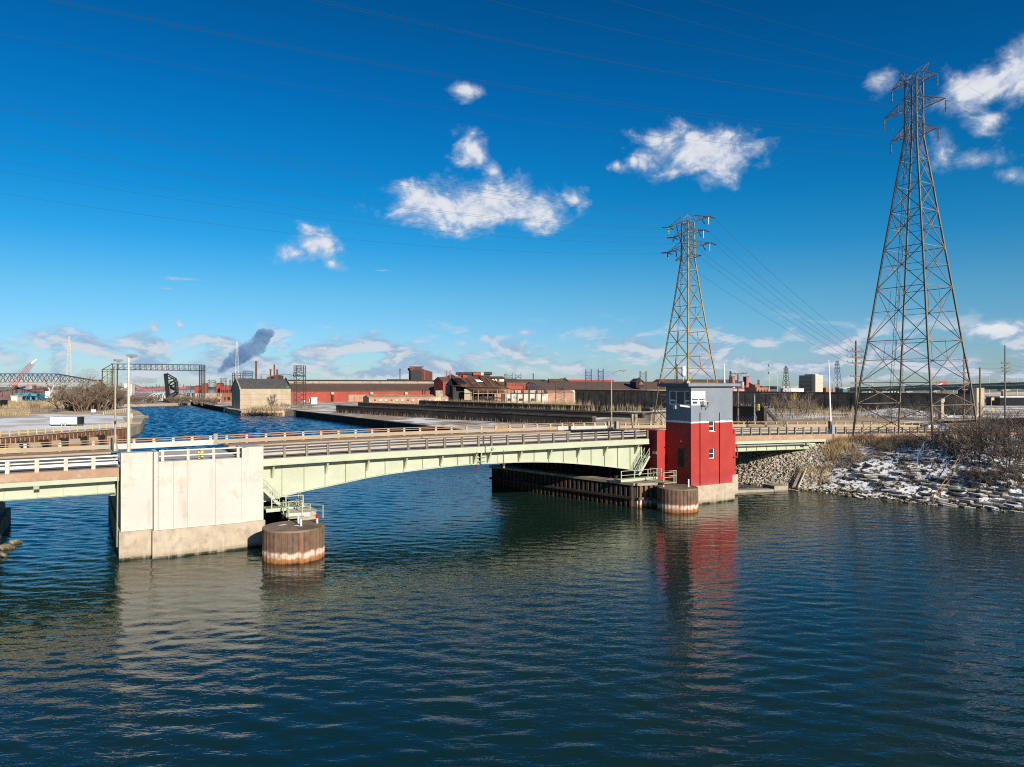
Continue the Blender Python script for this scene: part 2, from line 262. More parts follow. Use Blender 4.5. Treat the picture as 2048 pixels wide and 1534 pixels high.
# ------------------------------------------------------------------ geometry helpers
class MB:
    def __init__(s): s.v = []; s.f = []
    def add(s, vs, fs):
        b = len(s.v); s.v += [tuple(x) for x in vs]; s.f += [tuple(b + i for i in f) for f in fs]; return s
    def box(s, x0, x1, y0, y1, z0, z1):
        return s.add([(x0, y0, z0), (x1, y0, z0), (x1, y1, z0), (x0, y1, z0), (x0, y0, z1), (x1, y0, z1), (x1, y1, z1), (x0, y1, z1)],
                     [(0, 3, 2, 1), (4, 5, 6, 7), (0, 1, 5, 4), (1, 2, 6, 5), (2, 3, 7, 6), (3, 0, 4, 7)])
    def bar(s, p, q, w, h=None):
        p = Vector(p); q = Vector(q); h = h or w; d = (q - p)
        if d.length < 1e-6: return s
        d.normalize(); up = Vector((0, 0, 1)) if abs(d.z) < 0.95 else Vector((1, 0, 0))
        a = d.cross(up).normalized() * (w / 2); b = a.cross(d).normalized() * (h / 2)
        vs = [p - a - b, p + a - b, p + a + b, p - a + b, q - a - b, q + a - b, q + a + b, q - a + b]
        return s.add(vs, [(0, 1, 2, 3), (7, 6, 5, 4), (0, 4, 5, 1), (1, 5, 6, 2), (2, 6, 7, 3), (3, 7, 4, 0)])
    def tube(s, p, q, r0, r1=None, n=8, caps=True):
        p = Vector(p); q = Vector(q); r1 = r0 if r1 is None else r1; d = (q - p)
        if d.length < 1e-6: return s
        d.normalize(); up = Vector((0, 0, 1)) if abs(d.z) < 0.95 else Vector((1, 0, 0))
        a = d.cross(up).normalized(); b = a.cross(d).normalized(); vs = []
        for k in range(n):
            c = math.cos(2 * math.pi * k / n); sn = math.sin(2 * math.pi * k / n)
            vs += [p + (a * c + b * sn) * r0, q + (a * c + b * sn) * r1]
        fs = [(2 * k, 2 * ((k + 1) % n), 2 * ((k + 1) % n) + 1, 2 * k + 1) for k in range(n)]
        if caps: fs += [tuple(2 * k for k in range(n))[::-1], tuple(2 * k + 1 for k in range(n))]
        return s.add(vs, fs)
    def path(s, pts, r, n=6):
        for a, b in zip(pts, pts[1:]): s.tube(a, b, r, r, n)
        return s
    def sweep(s, prof, pts, close=True):
        """prof: [(y, dz)] cross section; pts: [(x, y0, z)] along the run"""
        k = len(prof); vs = []
        for (x, y0, z) in pts: vs += [(x, y0 + py, z + pz) for (py, pz) in prof]
        fs = []
        for i in range(len(pts) - 1):
            for j in range(k if close else k - 1):
                a = i * k + j; b = i * k + (j + 1) % k
                fs.append((a, b, b + k, a + k))
        if close: fs += [tuple(range(k))[::-1], tuple((len(pts) - 1) * k + j for j in range(k))]
        return s.add(vs, fs)
    def prism(s, poly, z0, z1):
        n = len(poly)
        vs = [(x, y, z0) for x, y in poly] + [(x, y, z1) for x, y in poly]
        return s.add(vs, [tuple(range(n))[::-1], tuple(range(n, 2 * n))] + [(i, (i + 1) % n, n + (i + 1) % n, n + i) for i in range(n)])
    def xz(s, poly, y0, y1):
        n = len(poly)
        vs = [(x, y0, z) for x, z in poly] + [(x, y1, z) for x, z in poly]
        return s.add(vs, [tuple(range(n)), tuple(range(n, 2 * n))[::-1]] + [(i, n + i, n + (i + 1) % n, (i + 1) % n) for i in range(n)])
    def yz(s, poly, x0, x1):
        n = len(poly)
        vs = [(x0, y, z) for y, z in poly] + [(x1, y, z) for y, z in poly]
        return s.add(vs, [tuple(range(n))[::-1], tuple(range(n, 2 * n))] + [(i, (i + 1) % n, n + (i + 1) % n, n + i) for i in range(n)])
    def lathe(s, prof, n=16, c=(0, 0, 0)):
        k = len(prof); vs = []
        for j in range(n):
            a = 2 * math.pi * j / n
            vs += [(c[0] + r * math.cos(a), c[1] + r * math.sin(a), c[2] + z) for r, z in prof]
        fs = [(j * k + i, ((j + 1) % n) * k + i, ((j + 1) % n) * k + i + 1, j * k + i + 1) for j in range(n) for i in range(k - 1)]
        fs += [tuple(j * k for j in range(n))[::-1], tuple(j * k + k - 1 for j in range(n))]
        return s.add(vs, fs)
    def mesh(s, name):
        me = bpy.data.meshes.new(name); me.from_pydata(s.v, [], s.f); me.update(); return me

def fixn(me):
    bm = bmesh.new(); bm.from_mesh(me); bmesh.ops.recalc_face_normals(bm, faces=bm.faces); bm.to_mesh(me); bm.free(); return me
def part(name, mb, m, parent=None, loc=(0, 0, 0), rot=(0, 0, 0), label=None, smooth=False, kind=None):
    me = mb if isinstance(mb, bpy.types.Mesh) else fixn(mb.mesh(name))
    if not me.materials: me.materials.append(m)
    if smooth:
        for p in me.polygons: p.use_smooth = True
    o = bpy.data.objects.new(name, me); COL.objects.link(o); o.location = loc; o.rotation_euler = rot
    if parent is not None: o.parent = parent
    if label: o['label'] = label
    if kind: o['kind'] = kind
    return o
def again(src, parent=None, loc=(0, 0, 0), rot=None, scale=None):
    o = src.copy(); COL.objects.link(o); o.location = loc
    if parent is not None: o.parent = parent
    if rot is not None: o.rotation_euler = rot
    if scale is not None: o.scale = scale
    return o
def thing(name, label, cat, loc=(0, 0, 0), rz=0.0, group=None):
    o = bpy.data.objects.new(name, None); COL.objects.link(o); o.empty_display_size = 0.3
    o.location = loc; o.rotation_euler = (0, 0, rz); tag(o, label, cat, group); return o
def tag(o, label, cat, group=None):
    o['label'] = label; o['category'] = cat
    if group: o['group'] = group
    return o
def struct(name, mb, m, parent=None, smooth=False):
    o = part(name, mb, m, parent, smooth=smooth); o['kind'] = 'structure'; return o
def dup(root, loc, rz=None, label=None, scale=None):
    """a copy of a thing with copies of its parts and their sub-parts (mesh data shared)"""
    r = root.copy(); COL.objects.link(r); r.location = loc
    if rz is not None: r.rotation_euler = (0, 0, rz)
    if scale is not None: r.scale = scale
    if label: r['label'] = label
    for ch in list(root.children):
        c = ch.copy(); COL.objects.link(c); c.parent = r
        for g in list(ch.children):
            d = g.copy(); COL.objects.link(d); d.parent = c
    return r
def At(px, py, D): return Vector(((px - 1024) / F * D, D, CAMH - (py - HOR) * D / F))
def Gr(px, py, z):
    D = (CAMH - z) * F / (py - HOR); return At(px, py, D)
# bridge frame: s along the bridge (left to right), t towards the camera; local x = s, local y = -t
AX = R(31.0); EX, EY = math.cos(AX), math.sin(AX); NX, NY = EY, -EX
OX, OY = -27.85, 64.5
def B(s, t, z): return Vector((OX + s * EX + t * NX, OY + s * EY + t * NY, z))
def ST(p): x, y = p[0] - OX, p[1] - OY; return x * EX + y * EY, x * NX + y * NY
def S(px, t):
    u = (px - 1024) / F; return (u * (OY + t * NY) - (OX + t * NX)) / (EX - u * EY)
def Dep(px, t): return B(S(px, t), t, 0).y
def Zp(px, py, t): return CAMH - (py - HOR) * Dep(px, t) / F
def bframe(name, label, cat, group=None): return thing(name, label, cat, (OX, OY, 0), AX, group)
# ------------------------------------------------------------------ water
def waves():
    def axis(lo, f0, f1, hi, step):
        fine = np.arange(f0, f1 + 1e-6, step)
        def grow(start, end, sgn):
            out = []; d = step; x = start
            while (x - end) * sgn < 0: d *= 1.22; x += sgn * d; out.append(x)
            return out
        return np.array(grow(f0, lo, -1)[::-1] + list(fine) + grow(f1, hi, 1))
    xs = axis(-4000, -62, 92, 4000, 0.26); ys = axis(-1500, 17, 122, 6000, 0.26)
    X, Y = np.meshgrid(xs, ys); H = np.zeros_like(X)
    rng = np.random.default_rng(11)
    for k in range(110):
        lam = 0.78 * (2.5 / 0.78) ** (rng.random() ** 1.15); a = R(-96 + rng.normal(0, 22)); kk = 2 * math.pi / lam
        amp = 0.0040 * lam ** 0.75 * (0.5 + rng.random())
        ph = kk * (X * math.cos(a) + Y * math.sin(a)) + rng.random() * 6.28
        H += amp * np.sin(ph + 0.9 * np.sin(ph * 0.13 + k) + 0.7 * np.sin((X * math.sin(a) - Y * math.cos(a)) * kk * 0.22 + k * 1.7))
    # gust patches and the lee of the bridge and banks
    g = 0.66 + 0.34 * np.sin(X * 0.045 + 1.3 * np.sin(Y * 0.031)) * np.sin(Y * 0.055 + 1.1)
    fx = np.clip((X + 75) / 14, 0, 1) * np.clip((106 - X) / 14, 0, 1); fy = np.clip((Y - 8) / 10, 0, 1) * np.clip((136 - Y) / 16, 0, 1)
    H = 0.60 * H * g * fx * fy
    ny, nx = X.shape
    v = np.stack([X, Y, H], -1).reshape(-1, 3)
    i = np.arange(ny * nx).reshape(ny, nx)
    f = np.stack([i[:-1, :-1], i[:-1, 1:], i[1:, 1:], i[1:, :-1]], -1).reshape(-1, 4)
    me = bpy.data.meshes.new("water"); me.vertices.add(len(v)); me.vertices.foreach_set("co", v.astype(np.float32).ravel())
    me.loops.add(f.size); me.polygons.add(len(f)); me.loops.foreach_set("vertex_index", f.astype(np.int32).ravel())
    me.polygons.foreach_set("loop_start", np.arange(0, f.size, 4, dtype=np.int32)); me.polygons.foreach_set("loop_total", np.full(len(f), 4, np.int32))
    me.polygons.foreach_set("use_smooth", np.ones(len(f), bool)); me.update(); me.validate()
    return me
mw = bpy.data.materials.new("canal_water"); mw.use_nodes = True; t = NT(mw.node_tree); bs = t.n['Principled BSDF']
pos = t.node('ShaderNodeNewGeometry').outputs['Position']
murk = t.smooth(t.noise(pos, 0.02, 4), 0.35, 0.65)
bs.inputs['Roughness'].default_value = 0.035; bs.inputs['IOR'].default_value = 1.33; bs.inputs['Specular IOR Level'].default_value = 0.7
rip = t.noise(t.scalev(pos, (0.6, 1.5, 1.0)), 2.1, 2, 0.55, 0.9)
rip2 = t.noise(t.scalev(pos, (0.8, 1.2, 1.0)), 0.55, 4, 0.6, 0.8)
gust = t.remap(t.noise(t.scalev(pos, (1, 1, 1)), 0.035, 3), 0.35, 0.65, 0.35, 1.0)
spw = t.node('ShaderNodeSeparateXYZ'); t.put(spw.inputs[0], pos)
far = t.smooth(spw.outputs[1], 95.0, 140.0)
t.put(bs.inputs['Base Color'], t.mix(far, t.mix(murk, (0.005, 0.027, 0.027), (0.012, 0.030, 0.018)), (0.002, 0.042, 0.105)))  # farther off the base colour turns bluer, standing in for reflected sky
hh = t.math('ADD', t.math('MULTIPLY', rip, t.math('MULTIPLY', gust, t.math('MULTIPLY_ADD', far, 0.03, 0.034))), t.math('MULTIPLY', rip2, t.math('MULTIPLY_ADD', far, 0.10, 0.03)))
b = t.node('ShaderNodeBump'); b.inputs['Strength'].default_value = 1.0; b.inputs['Distance'].default_value = 1.0
t.put(b.inputs['Height'], hh); t.l.new(b.outputs[0], bs.inputs['Normal'])
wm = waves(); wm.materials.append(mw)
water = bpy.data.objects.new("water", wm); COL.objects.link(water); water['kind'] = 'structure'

def far_waves():
    ss = np.arange(2, 84, 0.42); tt = np.arange(-62, -522, -0.42); Sg, Tg = np.meshgrid(ss, tt)
    X = OX + Sg * EX + Tg * NX; Y = OY + Sg * EY + Tg * NY; H = np.zeros_like(X); rng = np.random.default_rng(23)
    for k in range(80):
        lam = 1.5 * (5.5 / 1.5) ** (rng.random() ** 1.2); a = R(-110 + rng.normal(0, 28)); kk = 2 * math.pi / lam
        H += 0.0072 * lam ** 0.8 * (.5 + rng.random()) * np.sin(kk * (X * math.cos(a) + Y * math.sin(a)) + rng.random() * 6.28 + 0.8 * np.sin((X * math.sin(a) - Y * math.cos(a)) * kk * .2 + k))
    H *= (0.75 + 0.25 * np.sin(X * .03 + Y * .021)) * np.clip((-Tg - 62) / 8, 0, 1)
    ny, nx = X.shape; i = np.arange(ny * nx).reshape(ny, nx); f = np.stack([i[:-1, :-1], i[1:, :-1], i[1:, 1:], i[:-1, 1:]], -1).reshape(-1, 4)
    me = bpy.data.meshes.new("water"); v = np.stack([X, Y, H + 0.06], -1).reshape(-1, 3); me.vertices.add(len(v)); me.vertices.foreach_set("co", v.astype(np.float32).ravel())
    me.loops.add(f.size); me.polygons.add(len(f)); me.loops.foreach_set("vertex_index", f.astype(np.int32).ravel())
    me.polygons.foreach_set("loop_start", np.arange(0, f.size, 4, dtype=np.int32)); me.polygons.foreach_set("loop_total", np.full(len(f), 4, np.int32))
    me.polygons.foreach_set("use_smooth", np.ones(len(f), bool)); me.update(); me.validate()
    if me.polygons[0].normal.z < 0: me.flip_normals()
    return me
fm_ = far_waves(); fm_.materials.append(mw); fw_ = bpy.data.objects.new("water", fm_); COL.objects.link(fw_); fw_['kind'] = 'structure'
# ------------------------------------------------------------------ rail-top profile of the bridge
_px = [0, 187, 329, 479, 569, 778, 958, 1191, 1295, 1483, 1638, 1760, 1838, 2000]
_zz = [8.93, 8.96, 8.98, 9.05, 9.12, 9.22, 9.25, 9.23, 9.19, 8.92, 8.57, 8.11, 7.80, 7.0]
_ss = [S(p, -1.6) for p in _px]
_ss = [_ss[0] - 60] + _ss + [_ss[-1] + 60, _ss[-1] + 160]; _zz = [8.2] + _zz + [4.6, 3.6]
def zr(s): return float(np.interp(s, _ss, _zz))
def zd(s): return zr(s) - 1.12
TR = -1.6       # near railing line
TF = -22.0      # far railing line
def run(s0, s1, dz=0.0, y0=0.0, step=2.0):
    n = max(1, int(round(abs(s1 - s0) / step))); return [(s0 + (s1 - s0) * i / n, y0, zd(s0 + (s1 - s0) * i / n) + dz) for i in range(n + 1)]
RECT = lambda y0, y1, z0, z1: [(y0, z0), (y1, z0), (y1, z1), (y0, z1)]

# ------------------------------------------------------------------ ground
def smooth01(x): x = np.clip(x, 0, 1); return x * x * (3 - 2 * x)
def grid_ground(name, ss, ts, hfun, m, rough=0.0):
    Sg, Tg = np.meshgrid(np.array(ss), np.array(ts)); H = hfun(Sg, Tg)
    if rough: H = H + rough * (np.sin(Sg * 1.7 + 2 * np.sin(Tg * .9)) * np.sin(Tg * 1.3 + np.sin(Sg)) + 0.6 * np.sin(Sg * 3.1 + Tg * 2.3)) 
    vs = [(OX + s * EX + t_ * NX, OY + s * EY + t_ * NY, z) for s, t_, z in zip(Sg.ravel(), Tg.ravel(), H.ravel())]
    nx = len(ss); fs = [(j * nx + i, j * nx + i + 1, (j + 1) * nx + i + 1, (j + 1) * nx + i) for j in range(len(ts) - 1) for i in range(nx - 1)]
    mb = MB(); mb.add(vs, fs); o = struct(name, mb, m, smooth=True)
    if o.data.polygons[0].normal.z < 0: o.data.flip_normals()
    return o
def shore(t): return np.interp(t, [-40, -24, -7, 0, 13, 28, 60, 120], [79.5, 79, 77.8, 77.7, 80, 85.5, 98, 122])
def bank_h(s, t):
    d = s - shore(t); top = np.interp(t, [-30, 0, 6, 30, 120], [6.2, 6.2, 6.3, 6.2, 5.4])
    road = np.clip((t + 8) / 10, 0, 1)
    z = -1.0 + (top + 1.0) * smooth01((d + 3.0) / (20.0 * (0.7 + 0.3 * road))) ** 0.9
    z = z + 0.25 * np.sin(s * 0.5 + 1.7 * np.sin(t * 0.31)) * smooth01((d - 2) / 8) * np.clip((t - 1) / 4, 0, 1)
    lim = np.interp(s, _ss, _zz) - 1.9
    return np.where(t < 1.5, np.minimum(z, lim), np.minimum(z, lim + 0.4))
ss = list(np.arange(73, 112, 0.6)) + list(np.arange(112, 240, 4)); ts = list(np.arange(-24, 62, 0.6)) + [66, 72, 80, 95, 120]
def bank_full(s, t):
    # far from the water the bank merges with the road embankment
    return bank_h(s, t)
grid_ground('embankment', ss, ts, bank_full, M_soil, 0.06)
def zbank(s, t): return float(bank_h(np.array(float(s)), np.array(float(t))))
def east_h(s, t):
    hi = smooth01((s - 104) / 50) * smooth01((t + 215) / 110)
    return 2.8 + 3.7 * hi
grid_ground('yard_ground', [81.0, 84, 88, 92, 96, 100, 105, 110, 118, 126, 135, 145, 155, 165, 180, 200, 230, 280, 360, 480, 700, 1000],
            list(np.linspace(-310, -23.8, 40)), east_h, M_gland)
def zeast(s, t): return float(east_h(np.array(float(s)), np.array(float(t))))
wpts = lambda pts: [tuple(B(s, t, 0).xy) for s, t in pts]
def terrace(name, st, z0, z1, m): return struct(name, MB().prism(wpts(st), z0, z1), m)
terrace('yard_ground', [(64, -520), (61, -350), (59, -335), (59, -298), (78, -292), (80.5, -278), (81.0, -309.9), (1000, -309.9), (1000, -530)], -3, 2.6, M_gland)
terrace('far_ground', [(32, -494), (70, -518), (2500, -640), (2500, -6000), (-2500, -6000), (-2500, -560), (-320, -560), (5, -486)], -3, 1.9, M_far)
terrace('field', [(3.4, -164), (8, -185), (14, -250), (16, -317), (9.2, -482), (-320, -556), (-700, -556), (-700, -20), (-70, -90), (-24.5, -136)], -3, 2.75, M_wland)
terrace('shore', [(-17.2, 4), (-16.2, -3), (-16, -27), (-38, -62), (-74, -88), (-700, -22), (-700, 40), (-60, 26)], -3, 2.2, M_wland)

# dock walls (dark, vertical faces of the quays)
def sheet_wall(name, label, p0, p1, ztop, npile, m, capm=None, cap_h=0.35, depth=0.5, zbot=-1.5, cat='quay wall', group=None):
    """corrugated sheet-pile quay: every pile a part; local x along the wall, local -y the water side"""
    a = B(p0[0], p0[1], 0); bb = B(p1[0], p1[1], 0); L = (bb - a).length; ang = math.atan2(bb.y - a.y, bb.x - a.x)
    root = thing(name, label, cat, (a.x, a.y, 0), ang, group); wd = L / npile
    mb = MB(); q = wd
    prof = [(0, 0), (0.18 * q, -depth * 0.0), (0.32 * q, -depth), (0.68 * q, -depth), (0.82 * q, 0), (q, 0), (q, 0.25), (0, 0.25)]
    mb.prism(prof, zbot, ztop); src = part('sheet_pile', mb, m, root)
    for i in range(1, npile): again(src, root, (i * wd, 0, 0))
    part('coping', MB().box(-0.1, L + 0.1, -depth - 0.1, 0.9, ztop + 0.003, ztop + cap_h), capm or M_conc2, root)
    return root
M_quay = mat('blackened_quay', (0.040, 0.033, 0.030), 0.9, 0.3, 0.3, col2=(0.12, 0.10, 0.085), m2=(0.56, 0.7), s2=0.25, amt2=0.8)
sheet_wall('quay_wall', 'long blackened sheet pile quay wall below the snowy strip behind the bridge', (80.6, -289), (80.9, -26), 2.45, 110, M_quay, M_quay, 0.36, 0.5)
sheet_wall('quay_wall', 'dark far quay wall running from the tan building towards the raised bridge', (64.3, -516), (60.6, -352), 2.2, 60, M_quay, M_quay, 0.4, 0.7)
sheet_wall('quay_wall', 'ochre sheet pile platform edge below the tan concrete building', (58.7, -298), (77, -291.7), 1.2, 34, M_pinkw, M_conc2, 0.3, 0.5)
sheet_wall('quay_wall', 'low ochre bank edging on the far shore left of the raised bridge', (-26, -487), (31, -494.5), 1.0, 30, M_pinkw, M_conc2, 0.5, 0.6)

# ------------------------------------------------------------------ left pier
def pier():
    root = bframe('bridge_pier', 'massive whitewashed concrete bascule pier with panelled front standing in the water left', 'bridge pier')
    sA, sB, sC, sD = S(242, -0.9), S(306.5, -0.9), S(494, 0), S(527, -0.35)
    s0 = S(308, 0.0); zt = 9.27; zp = 2.42
    def body(n, s_0, s_1, t, z0, z1, m, back=24.5): part(n, MB().box(s_0, s_1, -t, back, z0, z1), m, root)
    body('left_block', sA, sB, -0.9, zp, zt - .12, M_conc, 2.3); body('right_block', sC + .003, sD, -0.35, zp, zt, M_conc, 3.2)
    body('end_block', s0, S(317, 0) - .02, 0.0, zp, zt - .05, M_conc, 3.0)
    cuts = [317, 347, 376, 431, 484]
    for a, b_ in zip(cuts, cuts[1:]):
        part('wall_panel', MB().box(S(a, 0), S(b_, 0) - 0.014, 0.0, 2.0, zp, 8.34), M_conc, root)
    body('end_block', S(484, 0), sC, 0.0, zp, zt - .02, M_conc, 3.0)
    part('core', MB().box(sA + .02, sD - .02, 2.33, 24.4, zp, 7.3), M_conc, root)
    part('back_wall', MB().box(sB + .05, sC - .05, 2.01, 2.32, zp, 7.3), M_conc, root)
    for a, b_, t in ((sA - .15, sB, -0.7), (s0 - .12, sC, 0.22), (sC + .004, sD + .12, -0.15)):
        part('plinth', MB().box(a, b_, -t, 24.7, -3, zp), M_plinth, root)
    part('drain_pipe', MB().tube((sA - .22, 2.2, 0.9), (sA - .22, 1.2, 7.4), 0.06, n=6), M_green_d, root)
    # railing on the pier wall
    ps = [S(x, -0.4) for x in (325, 376, 427, 476)]
    pm = MB().yz([(-.16, 0), (.22, 0), (.10, .3), (.10, 1.0), (-.10, 1.0), (-.10, .3)], -0.12, 0.12); src = None
    for s in ps:
        if src is None: src = part('railing_post', pm, M_wpost, root, (s, 0.4, 8.34))
        else: again(src, root, (s, 0.4, 8.34))
    zt2 = lambda s: 8.34 + (zr(s) - 9.0) * 0.0
    for dz in (0.92, 0.45):
        part('rail', MB().box(S(318, -.4), S(484, -.4), .26, .38, 8.34 + dz - .05, 8.34 + dz + .05), M_wrail, root)
    part('bearing_bracket', MB().box(S(480, -.4), S(484, -.4), .2, .6, 8.36, 9.2), M_black, root)
    for k in range(2):
        part('warning_plate', MB().box(S(402, -.4) - .22, S(402, -.4) + .22, .5, .55, 8.4 + k * .45, 8.75 + k * .45), mat('striped_plate%d' % k, (0.7, 0.45, 0.1), .6, .1, 2, col2=(.05, .05, .05), m2=(.5, .52), s2=5), root)
    # far parapet
    part('parapet', MB().sweep(RECT(-.25, .25, 0.02, 0.62), run(S(233, TF), S(428, TF), 0, 22.0)), M_conc, root)
    far = None
    for s in np.linspace(S(268, TF), S(421, TF), 5):
        mb = MB().yz([(-.2, .62), (.2, .62), (.1, .85), (.1, 1.12), (-.1, 1.12), (-.1, .85)], -.14, .14)
        far = part('railing_post', mb, M_wpost, root, (s, 22.0, zd(s))) if far is None else again(far, root, (s, 22.0, zd(s)))
    for dz in (1.05, 0.82):
        part('rail', MB().sweep(RECT(-.06, .06, dz, dz + .09), run(S(233, TF), S(428, TF), 0, 21.9)), M_rust_r, root)
    for px in (222, 430.5):
        part('end_post', MB().box(-.22, .22, -.25, .25, 0, 1.3), M_conc2, root, (S(px, TF), 22, zd(S(px, TF))))
    return sA, sD
sA, sD = pier()

# ------------------------------------------------------------------ decks
def railing_near(root, posts, s0, s1, style, postm, railm, th=1.0):
    """posts and three rails along the near edge"""
    src = None
    for s in posts:
        mb = MB()
        if style == 'steel':
            mb.box(-.115, -.045, -.09, .09, -.08, 1.13); mb.box(.045, .115, -.09, .09, -.08, 1.13); mb.box(-.05, .05, .0, .05, -.08, 1.13)
        elif style == 'white':
            mb.yz([(-.22, -.12), (.14, -.12), (.14, 1.06), (-.10, 1.06), (-.12, .35)], -.15, .15)
        else:
            mb.box(-.12, .12, -.10, .10, -.08, 1.12)
        src = part('railing_post', mb, postm, root, (s, -TR, zd(s))) if src is None else again(src, root, (s, -TR, zd(s)))
    for dz, h, d in ((0.99, .12, .09), (0.70, .10, .08), (0.32, .24, .07)):
        part('rail', MB().sweep(RECT(-d, d * .4, dz, dz + h), run(s0, s1, 0, -TR + .18)), railm, root)
def railing_far(root, s0, s1, step, y=22.0):
    n = max(2, int(round((s1 - s0) / step))); src = None
    for i in range(n):
        s = s0 + (s1 - s0) * (i + .5) / n; mb = MB().yz([(-.22, -.3), (.2, -.3), (.12, .4), (.12, 1.1), (-.12, 1.1), (-.14, .4)], -.14, .14)
        src = part('railing_post', mb, M_wpost, root, (s, y, zd(s))) if src is None else again(src, root, (s, y, zd(s)))
    for dz in (1.04, .80): part('rail', MB().sweep(RECT(-.24, -.13, dz, dz + .09), run(s0, s1, 0, y)), M_rust_r, root)
    part('guard_beam', MB().sweep(RECT(-.30, -.23, .12, .58), run(s0, s1, 0, y)), M_board, root)
def deck_parts(root, s0, s1):
    part('road_surface', MB().sweep(RECT(3.4, 18.6, -.30, -.16), run(s0, s1)), M_asph, root)
    part('sidewalk', MB().sweep(RECT(1.45, 3.397, -.28, 0.02), run(s0, s1)), M_walk, root)
    part('sidewalk', MB().sweep(RECT(18.603, 22.35, -.28, 0.04), run(s0, s1)), M_walk, root)

# left approach span
s_l = -62.0; gapL = sA - 0.12
ap = bframe('approach_span', 'left approach span with white railing, brown concrete edge and pale green girder', 'bridge span')
deck_parts(ap, s_l, gapL)
part('edge_beam', MB().sweep(RECT(1.30, 1.62, -.70, .0), run(s_l, gapL)), M_fasc, ap)
part('top_flange', MB().sweep(RECT(1.36, 1.9, -1.10, -.703), run(s_l, gapL)), M_green, ap)
part('girder_web', MB().sweep(RECT(2.55, 2.75, -2.2, -.3), run(s_l, gapL - .25)), M_green, ap)
part('bottom_flange', MB().sweep(RECT(2.35, 2.95, -2.26, -2.2), run(s_l, gapL - .25)), M_green_d, ap)
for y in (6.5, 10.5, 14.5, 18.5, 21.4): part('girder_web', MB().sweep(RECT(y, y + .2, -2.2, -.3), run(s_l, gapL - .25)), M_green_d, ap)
part('deck_slab', MB().sweep(RECT(1.63, 22.0, -.6, -.303), run(s_l, gapL)), M_conc2, ap)
src = None
for px in (8, 75, 127, 195):
    s = S(px, -2.5); mb = MB().box(-.02, .02, -.10, 0, -2.2, -1.1); src = part('stiffener', mb, M_green_d, ap, (s, 2.55, zd(s))) if src is None else again(src, ap, (s, 2.55, zd(s)))
s = S(73, -1.4); part('junction_box', MB().box(-.2, .2, -.3, 0, -1.38, -1.08), M_green_d, ap, (s, 1.7, zd(s)))
railing_near(ap, [S(x, TR) for x in (-60, 15, 74, 132, 187)] + [S(15, TR) - 3.2 * k for k in (3, 4, 5, 6)], s_l, sA - .2, 'white', M_wpost, M_wrail)
railing_far(ap, s_l, S(219, TF), 3.05)
part('cross_beam', MB().box(gapL - .6, gapL - .1, 2.9, 22, 5.3, 5.9), M_green_d, ap)
# left abutment
ab = bframe('abutment', 'shaded concrete abutment and rubble at the left frame edge under the approach', 'abutment')
part('wall', MB().box(-26, -16.0, 2.6, 24, -2, 6.0), M_conc2, ab); part('footing', MB().prism([(-27, -3.5), (-17.0, -1.2), (-15.9, 5.5), (-15.5, 27), (-27, 27)], -2, 1.6), M_conc2, ab)
part('wing_wall', MB().xz([(-30, -2), (-16.2, -2), (-16.2, 2.4), (-22, 4.6), (-30, 5.4)], 1.4, 2.4), M_conc2, ab)

# bascule leaves
BOT = [(527, 1003), (564, 991.5), (608, 980.7), (650, 972), (691, 963.5), (731, 954.7), (770, 947.8), (807, 942.5), (843, 938), (883, 933.2), (920, 929.5), (957, 927), (983, 926), (1010, 924.4), (1040, 923.3), (1068, 923), (1097, 923.4), (1126, 924.6), (1154, 926.6), (1182, 928.9), (1208, 931.6), (1234, 934.7), (1260, 938.0), (1282, 941)]
TG = -2.6
BS = [S(p, TG) for p, y in BOT]; BZ = [Zp(p, y, TG) for p, y in BOT]
def zb(s): return float(np.interp(s, BS, BZ))
SJ = S(969.5, -1.4); S_END = S(1297, -1.4); S_START = sD + 0.05
def leaf(label, s0, s1, posts, stiff, brackets):
    root = bframe('bascule_leaf', label, 'bridge span', 'two leaves of the bascule bridge')
    deck_parts(root, s0, s1)
    part('edge_girder', MB().sweep(RECT(1.30, 1.42, -.58, .0), run(s0, s1)), M_green, root)
    part('edge_flange', MB().sweep(RECT(1.24, 1.60, -.66, -.583), run(s0, s1)), M_green, root)
    part('deck_slab', MB().sweep(RECT(1.62, 22.0, -.5, -.303), run(s0, s1)), M_dsteel, root)
    n = 26; xs = np.linspace(s0 + .1, s1 - .05, n)
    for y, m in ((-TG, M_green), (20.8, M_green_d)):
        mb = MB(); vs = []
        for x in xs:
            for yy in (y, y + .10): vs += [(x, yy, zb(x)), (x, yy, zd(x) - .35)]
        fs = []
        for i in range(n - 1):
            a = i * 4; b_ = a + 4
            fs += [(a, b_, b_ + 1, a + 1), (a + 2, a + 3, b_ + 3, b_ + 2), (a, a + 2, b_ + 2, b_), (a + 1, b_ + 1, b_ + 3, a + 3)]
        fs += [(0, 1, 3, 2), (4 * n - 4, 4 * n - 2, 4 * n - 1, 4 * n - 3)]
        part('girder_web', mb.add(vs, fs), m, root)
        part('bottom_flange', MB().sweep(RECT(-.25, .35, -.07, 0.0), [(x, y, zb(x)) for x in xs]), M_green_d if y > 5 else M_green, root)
    for s in stiff:
        part('stiffener', MB().box(s - .022, s + .022, -TG - .14, -TG, zb(s) + .003, zd(s) - .36), M_green_d, root)
    for s in brackets:
        z = zd(s) - .67
        part('bracket', MB().yz([(1.62, z + .2), (-TG - .01, z + .2), (-TG - .01, z - 1.25), (-TG - .22, z - 1.25), (1.62, z + .02)], s - .09, s + .09), M_green, root)
    for s in np.linspace(s0 + 1.2, s1 - 1.0, 7):
        zz = zb(s); part('floor_beam', MB().box(s - .12, s + .12, -TG + .12, 20.7, max(zz + .15, zd(s) - 2.0), zd(s) - .5), M_dsteel, root)
    railing_near(root, posts, s0 + .05, s1 - .05, 'steel', M_railp, M_rail)
    return root
